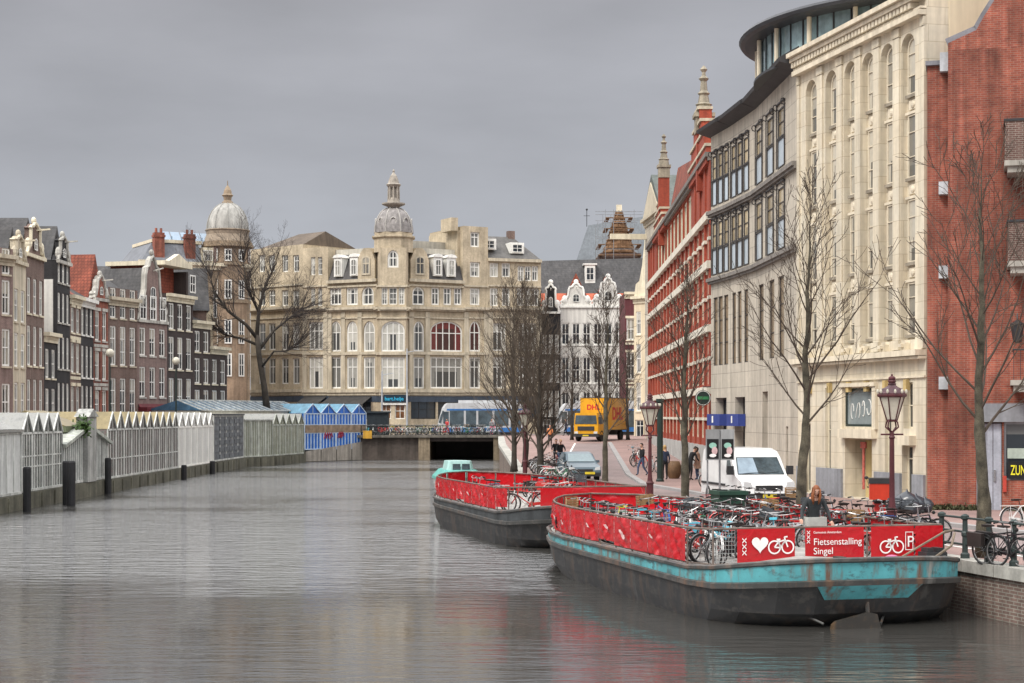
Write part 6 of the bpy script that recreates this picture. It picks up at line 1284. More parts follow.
# ---------------------------------------------------------------- people
SKINM = mk('skin', (.52, .3, .22), .6, .08, 6, 0); EYEM = mk('eye_dark', (.02, .015, .012), .3); LIPM = mk('lips', (.4, .14, .12), .5)
CL = {}
def cloth(n, c):
    if n not in CL: CL[n] = mk('cloth_'+n, c, .9, .2, 5, .1)
    return CL[n]
BASE = dict(pel=(0, 0, .95, .125), sp=(0, 0, 1.13, .12), ch=(0, 0, 1.32, .135), nk=(0, -.01, 1.48, .06), hd=(0, .0, 1.56, .055),
            sl=(.17, 0, 1.41, .062), el=(.235, -.03, 1.13, .046), wl=(.25, .07, .9, .034), pl=(.25, .09, .83, .036),
            hl=(.09, 0, .9, .092), kl=(.1, .03, .5, .062), al=(.1, -.02, .1, .042), tl=(.11, .13, .04, .036))
EDG = [('pel', 'sp'), ('sp', 'ch'), ('ch', 'nk'), ('nk', 'hd')]+[(a+s, b+s) for s in 'lr' for a, b in (('s', 'e'), ('e', 'w'), ('w', 'p'), ('h', 'k'), ('k', 'a'), ('a', 't'))]+[('ch', 'sl'), ('ch', 'sr'), ('pel', 'hl'), ('pel', 'hr')]
PART = {'pel': 'leg', 'sp': 'top', 'ch': 'top', 'nk': 'skin', 'hd': 'skin', 's': 'top', 'e': 'top', 'w': 'top', 'p': 'skin', 'h': 'leg', 'k': 'leg', 'a': 'leg', 't': 'shoe'}
def person(label, loc, rz, top, legs, hair, pose={}, long_hair=False, scale=1.0, coat=None, pitch=0, group='people on the quay', bag=None):
    J = {}
    for k, v in BASE.items():
        J[k] = v
        if k[-1] == 'l' and k not in ('pel',): J[k[:-1]+'r'] = (-v[0],)+v[1:]
    for k, v in pose.items(): J[k] = tuple(v)+((J[k][3],) if len(v) == 3 else ())
    names = list(J); idx = {n: i for i, n in enumerate(names)}; vs = [J[n][:3] for n in names]; rad = [J[n][3] for n in names]; es = [(idx[a], idx[b]) for a, b in EDG]
    for s in 'lr':                                      # four fingers and a thumb rooted in the palm
        p, w = V(J['p'+s][:3]), V(J['w'+s][:3]); d = (p-w).normalized(); sx = V((0, 1, 0)) if abs(d.y) < .7 else V((1, 0, 0)); sx = (sx-d*sx.dot(d)).normalized(); nn = d.cross(sx)
        for k, (o, L_) in enumerate(((-.03, .075), (-.01, .088), (.01, .082), (.03, .065))):
            a = p+sx*o+d*.02; b = a+d*L_*.55+nn*.012; c = b+d*L_*.42+nn*.03
            i0 = len(vs); vs += [tuple(a), tuple(b), tuple(c)]; rad += [.011, .0095, .0075]; es += [(idx['p'+s], i0), (i0, i0+1), (i0+1, i0+2)]; names += ['p'+s]*3
        a = w.lerp(p, .6)+sx*.045; b = a+sx*.02+d*.035; i0 = len(vs); vs += [tuple(a), tuple(b)]; rad += [.012, .009]; es += [(idx['p'+s], i0), (i0, i0+1)]; names += ['p'+s]*2
    me = bpy.data.meshes.new('body'); me.from_pydata(vs, es, []); ob = bpy.data.objects.new('body', me); C.objects.link(ob)
    ob.modifiers.new('Skin', 'SKIN'); ob.modifiers.new('Sub', 'SUBSURF').levels = 1; ob.modifiers['Sub'].render_levels = 1
    sk = me.skin_vertices[0].data
    for i, r in enumerate(rad): sk[i].radius = (r, r); sk[i].use_root = (i == idx['pel'])
    ev = bpy.data.meshes.new_from_object(ob.evaluated_get(bpy.context.evaluated_depsgraph_get())); bpy.data.objects.remove(ob)
    m = MB(); m.s = True; P = [v.co.copy() for v in ev.vertices]; mats = ['top', 'leg', 'skin', 'shoe', 'eye', 'lip']; pts = [V(v) for v in vs]
    for f in ev.polygons:
        c = V(f.center); i = min(range(len(pts)), key=lambda q: (pts[q]-c).length-rad[q]*.8); n = names[i]; key = n if n in PART else n[:-1]; part = PART[key]
        if n == 'pel' and c.z > .97: part = 'top'
        m.f.append(tuple(f.vertices)); m.mi.append(mats.index(part)); m.sm.append(True)
    m.v = [tuple(p) for p in P]
    hp = V(J['hd'][:3])+V((0, .035, .09)); T = MX.Translation(hp) @ MX.Rotation(pitch, 4, 'X'); m.T = T; m.m = 2
    nr, nc = 11, 14; secs = []
    for i in range(nr):
        t = -pi/2+pi*(i+.15)/(nr-.7); row = []
        for j in range(nc):
            a = 2*pi*j/nc; fx, fy, z = math.cos(t)*math.sin(a), math.cos(t)*math.cos(a), math.sin(t)
            w = .078*(1-.25*max(0, -z)); x, y, zz_ = fx*w, fy*.095, z*.122
            if j == 0 and -.35 < z < .15: y += .022*(1-abs(z+.2)*2)
            if j in (1, nc-1) and .0 < z < .3: y -= .008
            row.append((x, y, zz_))
        secs.append(row)
    m.loft(secs)
    for s in (-1, 1): m.ball((s*.078, -.01, -.0), (.012, .024, .032), 6, 4)
    m.m = 4
    for s in (-1, 1): m.ball((s*.032, .083, .012), (.014, .008, .009), 6, 4)
    m.m = 5; m.ball((0, .083, -.062), (.026, .008, .008), 6, 4)
    root = m.build('person', [top, legs, SKINM, cloth('shoe', (.02, .018, .017)), EYEM, LIPM]); root.location = loc; root.rotation_euler = (0, 0, rz); root.scale = (scale,)*3
    tag(root, label, 'person', group)
    h = MB(T); h.s = True; secs = []
    for i in range(8):
        t = pi/2-i*.26; row = []
        for j in range(14):
            a = 2*pi*j/14; fr = max(0, math.cos(a)); lim = .5 if fr > .5 else (-.2 if fr > .1 else -1.2); tt = max(t, lim)
            row.append((.087*math.cos(tt)*math.sin(a), -.006+.102*math.cos(tt)*math.cos(a), .008+.128*math.sin(tt)))
        secs.append(row)
    h.loft(secs)
    if long_hair:
        rows_ = []
        for i in range(7):
            f = i/6; zz_ = .05-.36*f; rows_.append([(.095*(1+.25*f)*math.sin(a), (-.02+.05*f)+(.1-.02*f)*math.cos(a)*(.75), zz_) for a in [pi*.36+2*pi*.64*j/12 for j in range(13)]])
        h.loft(rows_, closed=False, caps=False)
        for s in (-1, 1): h.tube([(s*.07, .06, .06), (s*.085, .075, -.08), (s*.075, .1, -.2), (s*.06, .1, -.3)], [.02, .03, .034, .012], 7)
    h.build('hair', hair, root)
    if coat:
        c = MB(); c.s = True; rr = [(.16, 1.38), (.185, 1.2), (.17, 1.05), (.2, .85), (.23, .62)]; c.loft([[(r*1.1*math.cos(a), r*.8*math.sin(a), z) for a in [k*2*pi/14 for k in range(14)]] for r, z in rr], caps=False); c.build('coat', coat, root)
    if bag: c = MB(); c.box(-.36, -.24, -.05, .25, .75, 1.05); c.tube([(-.3, .1, 1.05), (-.1, .08, 1.42), (.1, -.1, 1.4)], .012, 4); c.build('shoulder_bag', bag, root)
    return root
WALK = dict(kl=(.1, .18, .5), al=(.1, .2, .1), tl=(.1, .34, .06), kr=(-.1, -.02, .49), ar=(-.1, -.3, .14), tr=(-.1, -.18, .04), el=(.23, -.16, 1.15), wl=(.24, -.2, .93), pl=(.24, -.19, .86), er=(-.23, .1, 1.15), wr=(-.23, .25, .97), pr=(-.22, .3, .91))
RIDE = dict(pel=(0, -.05, .98), hl=(.1, -.02, .95), hr=(-.1, -.02, .95), kl=(.12, .36, .82), al=(.12, .22, .42), tl=(.12, .36, .36), kr=(-.12, .33, .66), ar=(-.12, .2, .24), tr=(-.12, .34, .2), sp=(0, -.02, 1.16), ch=(0, .05, 1.36), nk=(0, .1, 1.5), hd=(0, .13, 1.58), sl=(.17, .06, 1.44), sr=(-.17, .06, 1.44), el=(.26, .2, 1.22), er=(-.26, .2, 1.22), wl=(.26, .42, 1.1), wr=(-.26, .42, 1.1), pl=(.26, .49, 1.08), pr=(-.26, .49, 1.08))
STOOP = dict(sp=(0, .03, 1.13), ch=(0, .1, 1.32), nk=(0, .17, 1.46), hd=(0, .21, 1.53), sl=(.185, .12, 1.39, .072), sr=(-.185, .12, 1.39, .072), el=(.31, .17, 1.14), er=(-.31, .15, 1.14), wl=(.36, .3, .97), wr=(-.34, .27, .93), pl=(.38, .36, .94), pr=(-.35, .33, .88))
LEAN = dict(sp=(0, .05, 1.13), ch=(0, .16, 1.3), nk=(0, .25, 1.43), hd=(0, .29, 1.5), sl=(.18, .18, 1.38), sr=(-.18, .18, 1.38), el=(.24, .25, 1.12), er=(-.24, .25, 1.12), wl=(.2, .4, 1.0), wr=(-.2, .4, 1.0), pl=(.18, .47, .98), pr=(-.18, .47, .98))
NAVY = cloth('navy', (.03, .04, .075)); BLK = cloth('black', (.014, .014, .016)); DENIM = cloth('denim', (.06, .085, .15)); CHAR = cloth('charcoal', (.035, .04, .043)); BEIGE = cloth('beige', (.42, .27, .2)); REDC = cloth('red', (.45, .05, .05)); GREYC = cloth('grey', (.25, .25, .26)); PINKC = cloth('pink', (.6, .15, .25)); ORANGE = cloth('orange', (.55, .2, .08))
GINGER = mk('ginger_hair', (.26, .085, .03), .6, .3, 8, .3); BLOND = mk('blond_hair', (.42, .27, .11), .6, .2, 8, 0); DKHAIR = mk('dark_hair', (.03, .02, .014), .6, .2, 8, 0)
p, rz = onb(root1, -.05, 2.75, dz1); p.z += .1
person('woman with long ginger hair in charcoal jacket looking down on the near barge', p, rz+R(172), CHAR, BLK, GINGER, STOOP, True, 1.0, pitch=R(-22), group='people on the quay')
m = MB(); cx = p+V((.02, -.55, 0)); m.T = MX.Translation((p.x+.02, p.y-.42, 0)) @ MX.Rotation(rz, 4, 'Z'); zb_ = p.z+.82
m.box(-.24, .24, -.02, .02, zb_, zb_+.2); m.box(-.24, -.21, .021, .3, zb_, zb_+.2); m.box(.21, .24, .021, .3, zb_, zb_+.2); m.box(-.21, .21, .021, .3, zb_, zb_+.02)
tag(m.build('crate', mk('pale_grey_box', (.42, .43, .4), .7, .15, 4, .1)), 'pale grey box held in front of the ginger haired woman', 'box')
def gp(px, Y, dz=0): return (ax(px, Y), Y, gz(Y)+dz)
for px, Y, lab, t, hr, c in ((555.5, 103, 'cyclist with pale jacket riding on the left of a pair towards the barges', BLK, DKHAIR, 'red'), (560, 102, 'cyclist in black jacket riding on the right of a pair towards the barges', BLK, BLOND, 'black')):
    x, y, z = gp(px, Y); bike((x, y, z), R(-85), 0, c, 'moving %s bicycle under the %s cyclist of the pair' % (c, 'left' if px < 557 else 'right'), 'bicycles ridden on the road')
    person(lab.replace('pale', 'dark'), (x+.02, y-.15, z), R(183), t, DENIM if px > 557 else BLK, hr, RIDE, group='people on the quay')
person('pedestrian in black jacket and blue jeans walking beside bicycles on the pavement', gp(642, 92, .11), R(120), BLK, DENIM, DKHAIR, WALK)
person('blond pedestrian in navy jacket and dark leggings standing on the brick pavement', gp(665, 86, .11), R(20), NAVY, BLK, BLOND, {}, True, 1.0)
person('man in black coat leaning forward beside the slim bare tree', gp(690, 85.5, .11), R(-60), BLK, BLK, DKHAIR, LEAN, pitch=R(-20))
person('pedestrian in beige coat next to the leaning man in black', gp(697.5, 86, .11), R(60), BEIGE, DENIM, DKHAIR, {}, True, .94, coat=BEIGE)
person('pedestrian in red top in front of the tram on the bridge', (ax(447, 177.5), 177.5, 2.45), R(150), REDC, DENIM, DKHAIR, WALK)
person('pedestrian with grey jacket and pink bag on the bridge', (ax(491.5, 177), 177, 2.45), R(200), GREYC, PINKC, DKHAIR, {}, coat=None, bag=PINKC)
person('pedestrian in orange jacket beyond the bare tree clump', gp(550, 135), R(180), ORANGE, BLK, DKHAIR, WALK)
person('pedestrian in dark coat crossing in front of the far tram', (ax(566, 172), 172, 2.45), R(90), NAVY, BLK, DKHAIR, WALK)
# ---------------------------------------------------------------- vehicles
CARW = mk('white_vehicle_paint', (.78, .78, .77), .3, .06, 1, .12, coat=.5); CARB = mk('blue_grey_vehicle_paint', (.085, .12, .145), .35, .08, 1, .1, coat=.15); YELT = mk('yellow_vehicle_paint', (.72, .36, .015), .35, .12, 1, .15, coat=.3)
WSH = mk('windscreen_glass', (.06, .085, .1), .06, .5, 1.2, 0, spec=.8); PLATE = mk('yellow_plate', (.7, .55, .04), .5, .05); HLAMP = mk('headlamp_glass', (.6, .62, .62), .1, .1, 3, 0, spec=.8); PLASTIC = mk('black_bumper_plastic', (.03, .03, .032), .6, .15)
def vehicle(name, label, loc, rz, prof, w, paint, tz, tum, wheels, wr, cat, group=None):
    r = empty(name, loc, rz, label, cat, group); cy = sum(p[0] for p in prof)/len(prof); cz = sum(p[1] for p in prof)/len(prof); m = MB()
    def X(z, s): return s*w/2*(1-tum*max(0, z-tz))
    secs = []
    for f, k in ((-1, .955), (-.97, .985), (-.9, 1), (.9, 1), (.97, .985), (1, .955)): secs.append([(X(cz+(z-cz)*k, f), cy+(y-cy)*(k if k == 1 else 1-(1-k)*.4), cz+(z-cz)*k) for y, z in prof])
    m.loft(secs); m.build('body', paint, r)
    tm = MB(); tm.lathe([(wr*.6, -.1), (wr, -.1), (wr, .1), (wr*.6, .1)], 16); T = MX.Rotation(pi/2, 4, 'Y'); tmm = MB(T); tmm.lathe([(wr*.6, -.1), (wr*.95, -.11), (wr, -.06), (wr, .06), (wr*.95, .11), (wr*.6, .1)], 18); t_me = tmm.mesh('wheel', TYRE); rr = MB(T); rr.lathe([(.02, -.09), (wr*.55, -.07), (wr*.62, -.1), (wr*.62, .1), (wr*.55, .07), (.02, .09)], 12); r_me = rr.mesh('rim', RIMM)
    for y in wheels:
        for s in (-1, 1): o = O('wheel', t_me, r, (s*(w/2-.1), y, wr)); O('rim', r_me, o)
    return r, X
def panel(name, r, mat, *qs, par=None):
    m = MB()
    for q in qs: m.quad(*q)
    return m.build(name, mat, par or r)
# white van, nose towards the barge
VP = [(0, .3), (-.05, .55), (0, .82), (.12, .95), (.85, 1.15), (1.5, 1.86), (1.8, 2.06), (2.3, 2.15), (5.0, 2.15), (5.2, 2.05), (5.3, 1.3), (5.3, .35)]
xv, yv = ax(769, 61.5), 61.5
r, X = vehicle('delivery_van', 'white high roofed delivery van parked on the quay beside the barge', (xv, yv, gz(yv)+.01), R(10), VP, 2.0, CARW, 1.1, .075, (.95, 4.3), .34, 'van', None)
def wsq(y0, z0, y1, z1, f0, f1, off=.02): n = V((0, -(z1-z0), (y1-y0))).normalized()*off; n = n if n.z > 0 else -n; return [(X(z0, -f0), y0+n.y, z0+n.z), (X(z0, f0), y0+n.y, z0+n.z), (X(z1, f1), y1+n.y, z1+n.z), (X(z1, -f1), y1+n.y, z1+n.z)]
panel('windscreen', r, WSH, wsq(.9, 1.2, 1.47, 1.82, .9, .84))
m = MB(); a = wsq(.93, 1.23, 1.44, 1.79, .86, .8, .026); m.quad(a[0], ((a[0][0]+a[1][0])/2-.1, a[0][1], a[0][2]), ((a[3][0]+a[2][0])/2-.15, a[3][1], a[3][2]), a[3]); m.build('windscreen_reflection', mk('painted_pale_reflection', (.33, .42, .5), .2, .1), r)  # pale reflection painted as a panel over part of the windscreen
for s in (-1, 1):
    panel('side_window', r, WSH, [(X(1.3, s)+s*.012, 1.25, 1.25), (X(1.3, s)+s*.012, 2.0, 1.25), (X(1.8, s)+s*.012, 2.0, 1.8), (X(1.8, s)+s*.012, 1.7, 1.8)])
    m = MB(); m.box(s*1.02-.0 if s > 0 else -1.26, 1.26 if s > 0 else -1.02, .95, 1.1, 1.2, 1.52); m.build('wing_mirror', PLASTIC, r)
    m = MB(); m.prism([(s*.62, .72), (s*.95, .72), (s*.95, .98), (s*.68, .95)], -.02, .3); m.build('headlight', HLAMP, r)
    m = MB(); m.box(s*1.0-.04, s*1.0+.045, 2.1, 5.1, .75, .83); m.build('side_strip', PLASTIC, r)
m = MB(); m.box(-1.0, 1.0, -.1, .1, .3, .55); m.box(-.5, .5, -.06, .05, .66, .84); m.build('bumper', PLASTIC, r); m = MB(); m.box(-.26, .26, -.125, -.101, .4, .52); m.build('number_plate', PLATE, r)
m = MB(); m.tube([(-.7, .9, 1.24), (.1, .96, 1.3)], .012, 4); m.tube([(.0, .9, 1.24), (.7, .96, 1.3)], .012, 4); m.build('wiper', PLASTIC, r)
# blue grey hatchback
CP = [(0, .25), (-.04, .5), (.1, .72), (.95, .92), (1.75, 1.38), (2.3, 1.47), (3.1, 1.42), (3.75, 1.0), (3.85, .6), (3.8, .28)]
r, X = vehicle('parked_car', 'blue grey hatchback car facing the barges on the brick road', (ax(585, 87), 87, gz(87)+.01), R(8), CP, 1.68, CARB, .8, .28, (.7, 3.1), .3, 'car')
panel('windscreen', r, mk('pale_sky_glass', (.14, .2, .22), .06, .2, 1, 0, spec=.8), wsq(1.02, .97, 1.7, 1.36, .88, .84))
for s in (-1, 1):
    panel('side_window', r, WSH, [(X(.95, s)+s*.012, 1.2, .98), (X(.95, s)+s*.012, 3.3, 1.0), (X(1.33, s)+s*.012, 2.9, 1.36), (X(1.33, s)+s*.012, 1.8, 1.36)])
    m = MB(); m.prism([(s*.5, .56), (s*.8, .58), (s*.78, .74), (s*.55, .7)], -.02, .3); m.build('headlight', HLAMP, r)
    m = MB(); x0 = s*.86; m.box(x0-.1, x0+.1, 1.05, 1.15, .92, 1.05); m.build('wing_mirror', CARB, r)
m = MB(); m.box(-.8, .8, -.08, .1, .25, .42); m.box(-.4, .4, -.05, .05, .5, .62); m.build('bumper', PLASTIC, r); m = MB(); m.box(-.02, .5, -.105, -.081, .36, .48); m.build('number_plate', PLATE, r)
# yellow lorry
tx, ty = ax(586, 146), 146
r = empty('lorry', (tx, ty, gz(ty)+.01), R(-22), 'bright yellow box lorry coming down the street from the bridge', 'lorry')
m = MB(); m.loft([[(x*f, y, z) for x, z in ((-1.12, .55), (1.12, .55), (1.12, 1.5), (1.02, 2.45), (-1.02, 2.45), (-1.12, 1.5))] for y, f in ((0, .96), (.06, 1), (1.75, 1), (1.8, .98))]); m.build('cab', YELT, r)
m = MB(); m.box(-1.22, 1.22, 1.95, 8.0, 1.0, 3.75); m.build('cargo_box', YELT, r)
m = MB(); m.box(-1.24, 1.24, 1.93, 8.02, .93, .999); m.box(-1.24, 1.24, 1.93, 8.02, 3.751, 3.8); m.box(-.5, .5, .3, 7.8, .55, .92); m.build('chassis', PLASTIC, r)
panel('windscreen', r, WSH, [(-1.0, -.03, 1.5), (1.0, -.03, 1.5), (.93, -.02, 2.25), (-.93, -.02, 2.25)])
for s in (-1, 1):
    panel('side_window', r, WSH, [(s*1.135, .25, 1.5), (s*1.135, 1.2, 1.5), (s*1.06, 1.2, 2.25), (s*1.06, .35, 2.25)])
    m = MB(); m.box(s*1.28-.12, s*1.28+.12, -.1, .02, 1.5, 2.1); m.build('wing_mirror', PLASTIC, r)
    m = MB(); m.box(s*.88-.16, s*.88+.16, -.06, .02, .68, .86); m.build('headlight', HLAMP, r)
m = MB(); m.box(-1.14, 1.14, -.1, .3, .4, .66); m.box(-.75, .75, -.06, .0, .95, 1.3); m.build('bumper', PLASTIC, r); m = MB(); m.box(-.26, .26, -.125, -.101, .46, .57); m.build('number_plate', PLATE, r)
TW = MX.Rotation(pi/2, 4, 'Y'); m = MB(TW); m.lathe([(.05, -.13), (.3, -.11), (.45, -.14), (.48, -.08), (.48, .08), (.45, .14), (.3, .11), (.05, .13)], 16); wm_ = m.mesh('wheel', TYRE)
for y in (.9, 6.3):
    for s in (-1, 1): O('wheel', wm_, r, (s*1.0, y, .48))
REDL = mk('red_lettering', (.5, .02, .03), .5, .05, 1, 0)
text('DHL', r, (-.62, 1.935, 2.75), .62, REDL, bold=.02); text('DHL', r, (1.232, 3.4, 1.9), 1.5, REDL, (R(90), 0, R(90)), bold=.04)
# trams
TRW = mk('tram_white', (.5, .51, .52), .4, .1, 1, .15)
def tram(label, px0, Y, Ln, z=2.46):
    r = empty('tram', (ax(px0, Y), Y, z), 0, label, 'tram', 'trams on the bridge'); H = 3.3
    m = MB(); pl = [(.0, .5), (.25, .12), (1.0, 0), (Ln, 0), (Ln, 2.4), (1.0, 2.4), (.25, 2.28), (0, 1.9)]
    def sh(f, z, ins=0): return [(x+(f if x < .9 else 0), y, z) for x, y in pl]
    m.loft([sh(.1, .3), sh(0, .8), sh(.0, 1.2), sh(.45, 2.9), sh(.75, H), sh(1.0, H+.12)]); m.build('body', TRW, r)
    m = MB(); x = 1.3; k = 0
    while x < Ln-1.2:
        w = 1.5 if k % 3 != 1 else 1.1; z0 = 1.0 if k % 3 != 1 else .5; m.box(x, x+w, -.02, .02, z0, 2.6); x += w+.22; k += 1
    m.build('side_window', WSH, r); m = MB(); m.add([(.32, -.0, 1.3), (.1, .35, 1.3), (.45, .4, 2.6), (.68, -.02, 2.6)], [(0, 1, 2, 3)]); m.add([(-.03, .55, 1.25), (-.03, 1.85, 1.25), (.38, 1.85, 2.65), (.38, .55, 2.65)], [(0, 1, 2, 3)]); m.box(.62, 1.2, -.02, .02, 1.25, 2.5); m.build('cab_window', WSH, r)
    m = MB(); m.box(1.0, Ln, -.025, .0, 2.62, 2.8); m.box(1.0, Ln, -.024, .0, .32, .8); m.build('blue_stripe', mk('tram_blue', (.04, .16, .42), .4, .1) if 'tram_blue' not in bpy.data.materials else bpy.data.materials['tram_blue'], r)
    m = MB(); m.box(2.2, Ln-1, .5, 1.9, H+.12, H+.42); m.build('roof_equipment', TRW, r)
    m = MB(); m.box(1.2, Ln-.8, .1, 2.2, 0, .31); m.build('bogie', PLASTIC, r)
tram('white and blue tram on the bridge left of the bare tree clump', 437.5, 181, 9.5)
tram('second white tram passing behind the yellow lorry', 556, 186, 11.5)
# ---------------------------------------------------------------- small street things
p = gp(720, 58); r = empty('poster_board', p, R(4), 'two grey framed poster panels on a post in front of the white van', 'poster board'); hz = 1.86
m = MB(); m.tube([(0, .06, 0), (0, .06, hz+1.05)], .035, 6); m.tube([(-.42, .06, 0), (-.42, .06, hz)], .03, 6); m.build('post', STEEL, r)
for s in (-1, 1):
    x = s*.255; m = MB(); m.box(x-.235, x+.235, -.03, .03, hz, hz+1.05); f_ = m.build('panel', mk('grey_panel', (.3, .31, .31), .5, .1) if s < 0 else bpy.data.materials['grey_panel'], r)
    m = MB(); m.box(x-.2, x+.2, -.04, -.032, hz+.05, hz+.72); po_ = m.build('poster', BLACK, f_)
    m = MB()
    for k, (dx, dz_, w, h) in enumerate(((.0, .5, .13, .1), (.06, .32, .1, .14), (.0, .16, .12, .06))): m.m = k; m.add([(x+dx+w*math.cos(t), -.045-.001*k, hz+dz_+h*math.sin(t)) for t in [i*pi/7 for i in range(14)]], [tuple(range(14))])
    m.build('poster_print', [mk('mint_print', (.3, .55, .45), .6), mk('pale_pink_print', (.65, .45, .45), .6), WHV], po_)
r = empty('hanging_sign', at(703, 91.4, az(398, 91.4)), 0, 'round dark green hanging bar sign at the corner of the red brick building', 'sign')
T = MX.Rotation(pi/2, 4, 'X'); m = MB(T); m.lathe([(.01, -.06), (.42, -.06), (.42, .06), (.01, .06)], 24); m.build('disc', DKGREEN, r); m = MB(T); m.lathe([(.36, .061), (.39, .061), (.39, .07), (.36, .07)], 24); m.build('ring', WHITE, r)
m = MB(); m.box(-.3, .3, -.075, -.062, -.08, .08); m.build('band', mk('green_band', (.05, .25, .1), .5), r); m = MB(); m.tube([(0, 0, .42), (0, 0, .6), (.75, 0, .6)], .03, 5); m.build('bracket', DKMETAL, r)
m = MB(); m.lathe([(.2, 0), (.2, .1), (.15, .16), (.15, 3.9), (.2, 3.95), (.2, 4.1)], 10); tag(m.build('iron_post', DKGREEN, None, gp(660, 84, .1)), 'thick dark green iron post on the pavement behind the middle street lamp', 'post')
m = MB(); m.s = True; m.lathe([(.25, 0), (.36, .2), (.4, .45), (.36, .7), (.28, .9), (.26, .88), (.0, .85)], 14); tag(m.build('barrel', mk('oak_barrel', (.16, .09, .045), .7, .3, 3, .3), None, gp(674, 88, .11)), 'brown wooden barrel against the grey plinth by the blond pedestrian', 'barrel')
for px, h, yt in ((407, 9.5, 335), (382, 7, 372)):
    m = MB(); m.tube([(0, 0, 0), (0, 0, h)], [.12, .07], 8); m.tube([(0, 0, h-.4), (1.2, 0, h-.2)], .04, 5); tag(m.build('tram_pole', mk('pale_grey_pole', (.45, .48, .52), .5) if px == 407 else bpy.data.materials['pale_grey_pole'], None, (ax(px, 187), 187, 2.4)), 'tall pale grey tram pole before the corner turret' if px == 407 else 'shorter pale grey pole left of the turret shop sign', 'pole')
# kiosk and dark stall at the left end of the bridge
m = MB(); m.box(0, 2.2, 0, 2, 0, 2.4); m.box(-.15, 2.35, -.2, 2.1, 2.401, 2.6); tag(m.build('dark_stall', mk('dark_stall_paint', (.03, .04, .045), .6, .3), None, (ax(367, 178), 178, 2.4)), 'dark closed stall beside the blue shed at the bridge end', 'stall')
# delivery scooter with red box
p = gp(880, 51); r = empty('delivery_scooter', p, R(-10), 'delivery scooter with big red top box parked beside the street lamp', 'scooter')
m = MB(); m.s = False
m.prism([(-.16, .25), (.16, .25), (.18, .75), (-.18, .75)], -.2, .5); m.prism([(-.14, .2), (.14, .2), (.14, .3), (-.14, .3)], .5, 1.0); m.prism([(-.2, .3), (.2, .3), (.16, 1.0), (-.16, 1.0)], 1.0, 1.12); m.build('body', BMAT['red'], r)
m = MB(); m.box(-.17, .17, -.2, .5, .752, .85); m.build('seat', SADM, r)
m = MB(); m.box(-.32, .32, -.55, .05, .88, 1.36); bx = m.build('top_box', mk('red_box_plastic', (.55, .045, .02), .4, .12), r); m = MB(); m.box(-.34, .34, -.57, .07, 1.361, 1.52); m.build('lid', PLASTIC, bx)
m = MB(); m.tube([(0, 1.15, .3), (0, 1.0, 1.15)], .03, 6); m.tube([(-.35, .95, 1.2), (0, 1.02, 1.15), (.35, .95, 1.2)], .02, 6)
for s in (-1, 1): m.tube([(s*.28, .98, 1.2), (s*.36, 1.0, 1.45)], .01, 4); m.ball((s*.37, 1.0, 1.48), (.07, .02, .05), 8, 4)
m.build('handlebar', PLASTIC, r)
m = MB(TW); m.lathe([(.05, -.06), (.2, -.05), (.25, -.02), (.25, .02), (.2, .05), (.05, .06)], 14); wm_ = m.mesh('wheel', TYRE)
for y in (-.05, 1.2): O('wheel', wm_, r, (0, y, .25))
# garbage bags
BAGM = mk('grey_blue_garbage_bag', (.045, .052, .064), .28, .3, 4, .1, spec=.6)
for k, (px, Y, s, lab) in enumerate(((907, 57.2, 1.15, 'tallest grey garbage bag standing in the middle of the heap by the brick wall'), (900, 57.0, .85, 'grey garbage bag at the left of the heap by the brick wall'), (916, 57.3, .95, 'grey garbage bag right of the tallest one in the heap'), (925, 57.4, .8, 'slumped grey garbage bag at the right end of the heap'), (912, 56.4, .7, 'small grey garbage bag lying in front of the heap'))):
    rd = random.Random(k+50); m = MB(); m.s = True; secs = []
    for i in range(9):
        t = i/8; rr = .36*math.sin(pi*min(1, t*.9+.13))**.8*(1 if t < .8 else .35); secs.append([(rr*(1+.16*math.sin(3*a+i+k)+rd.uniform(-.08, .08))*math.cos(a), rr*(1+.16*math.cos(4*a+i)+rd.uniform(-.08, .08))*math.sin(a), t*.72) for a in [j*2*pi/14 for j in range(14)]])
    m.loft(secs); o = m.build('garbage_bag', BAGM, None, gp(px, Y, .1)); o.scale = (s, s, s); tag(o, lab, 'garbage bag', 'garbage bags by the brick wall')
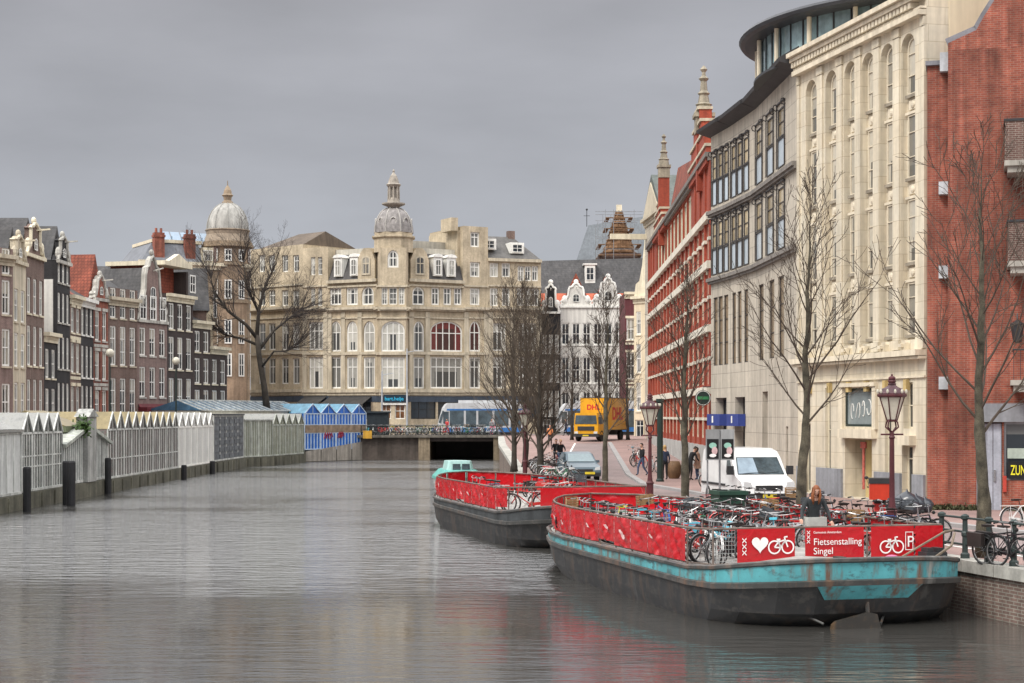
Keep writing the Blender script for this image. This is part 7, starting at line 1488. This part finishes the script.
# green bin on the near barge, moored teal boat
p, rz = onb(root1, 2.35, 13.6, dz1); r = empty('recycling_bin', p, rz, 'dark green recycling bin with two round holes on the near barge', 'bin')
m = MB(); m.prism([(-.38, .1), (.38, .1), (.42, 1.1), (-.42, 1.1)], -.35, .35); m.box(-.46, .46, -.42, .42, 1.101, 1.22); m.build('body', mk('bin_green', (.02, .06, .04), .5, .15), r)
for s in (-1, 1): m = MB(MX.Translation((s*.2, -.0, 1.221)) @ MX.Rotation(0, 4, 'X')); m.lathe([(.13, 0), (.13, .02), (.16, .03), (.16, 0)], 14); m.lathe([(.001, .004), (.13, .004)], 14); m.build('hole_rim', BLACK, r)
m = MB(); m.box(.1, .3, -.36, -.352, .5, .75); m.build('sticker', WHV, r)
for sx_ in (-.3, .3):
    m = MB(MX.Translation((sx_, 0, .1)) @ TW); m.lathe([(.02, -.05), (.1, -.05), (.1, .05), (.02, .05)], 10); m.build('wheel', TYRE, r)
rb = empty('cabin_boat', (ax(466, 96), 96, 0), R(12), 'small cabin boat under a teal tarpaulin moored beyond the far barge', 'boat')
TEAL = mk('teal_tarpaulin', (.10, .34, .30), .7, .25, 1.2, .2); ho = [(0, 0), (.9, .1), (1.15, .8), (1.25, 2.5), (1.1, 4.8), (.6, 6.2), (0, 6.8)]; oo = ho+[(-x, y) for x, y in reversed(ho[1:-1])]
m = MB(); m.loft([[(x*.7, .4+y*.88, -.3) for x, y in oo], [(x*.9, .15+y*.96, .3) for x, y in oo], [(x, y, .95) for x, y in oo]]); m.build('hull', mk('white_boat_hull', (.55, .57, .55), .4, .15), rb)
m = MB(); m.loft([[(x*1.06, y, .9) for x, y in oo], [(x*1.04, y, 1.05) for x, y in oo], [(x*.75, .6+y*.8, 1.45) for x, y in oo]]); m.build('tarpaulin', TEAL, rb)
m = MB(); m.loft([[(x*.7, 1.5+y*.42, 1.35) for x, y in oo], [(x*.6, 1.7+y*.36, 1.95) for x, y in oo]]); m.build('cabin', mk('pale_teal_cabin', (.35, .55, .52), .5, .1), rb); m = MB(); m.box(-.5, -.05, 1.5, 1.52, 1.45, 1.8); m.box(.05, .5, 1.5, 1.52, 1.45, 1.8); m.build('cabin_window', WSH, rb)

# weeds along the foot of the brick wall
rd = random.Random(9); m = MB()
for k in range(900):
    px = rd.uniform(930, 985) if rd.random() < .8 else rd.uniform(1004, 1030); Y = WALLX.Y(max(px, 948))-.08-abs(rd.gauss(0, .18)); p = V((ax(px, Y), Y, gz(Y)+.1+abs(rd.gauss(0, .07)))); d = V((rd.gauss(0, .6), rd.gauss(0, .6), 1)).normalized()*rd.uniform(.05, .13); e_ = d.orthogonal()*.35; m.add([p-d*.5, p+e_, p+d, p-e_], [(0, 1, 2, 3)])
o = m.build('weeds', mk('olive_weeds', (.075, .075, .035), .8, .4, 3, 0)); o['kind'] = 'stuff'; tag(o, 'olive weeds growing along the foot of the red brick wall', 'weeds')
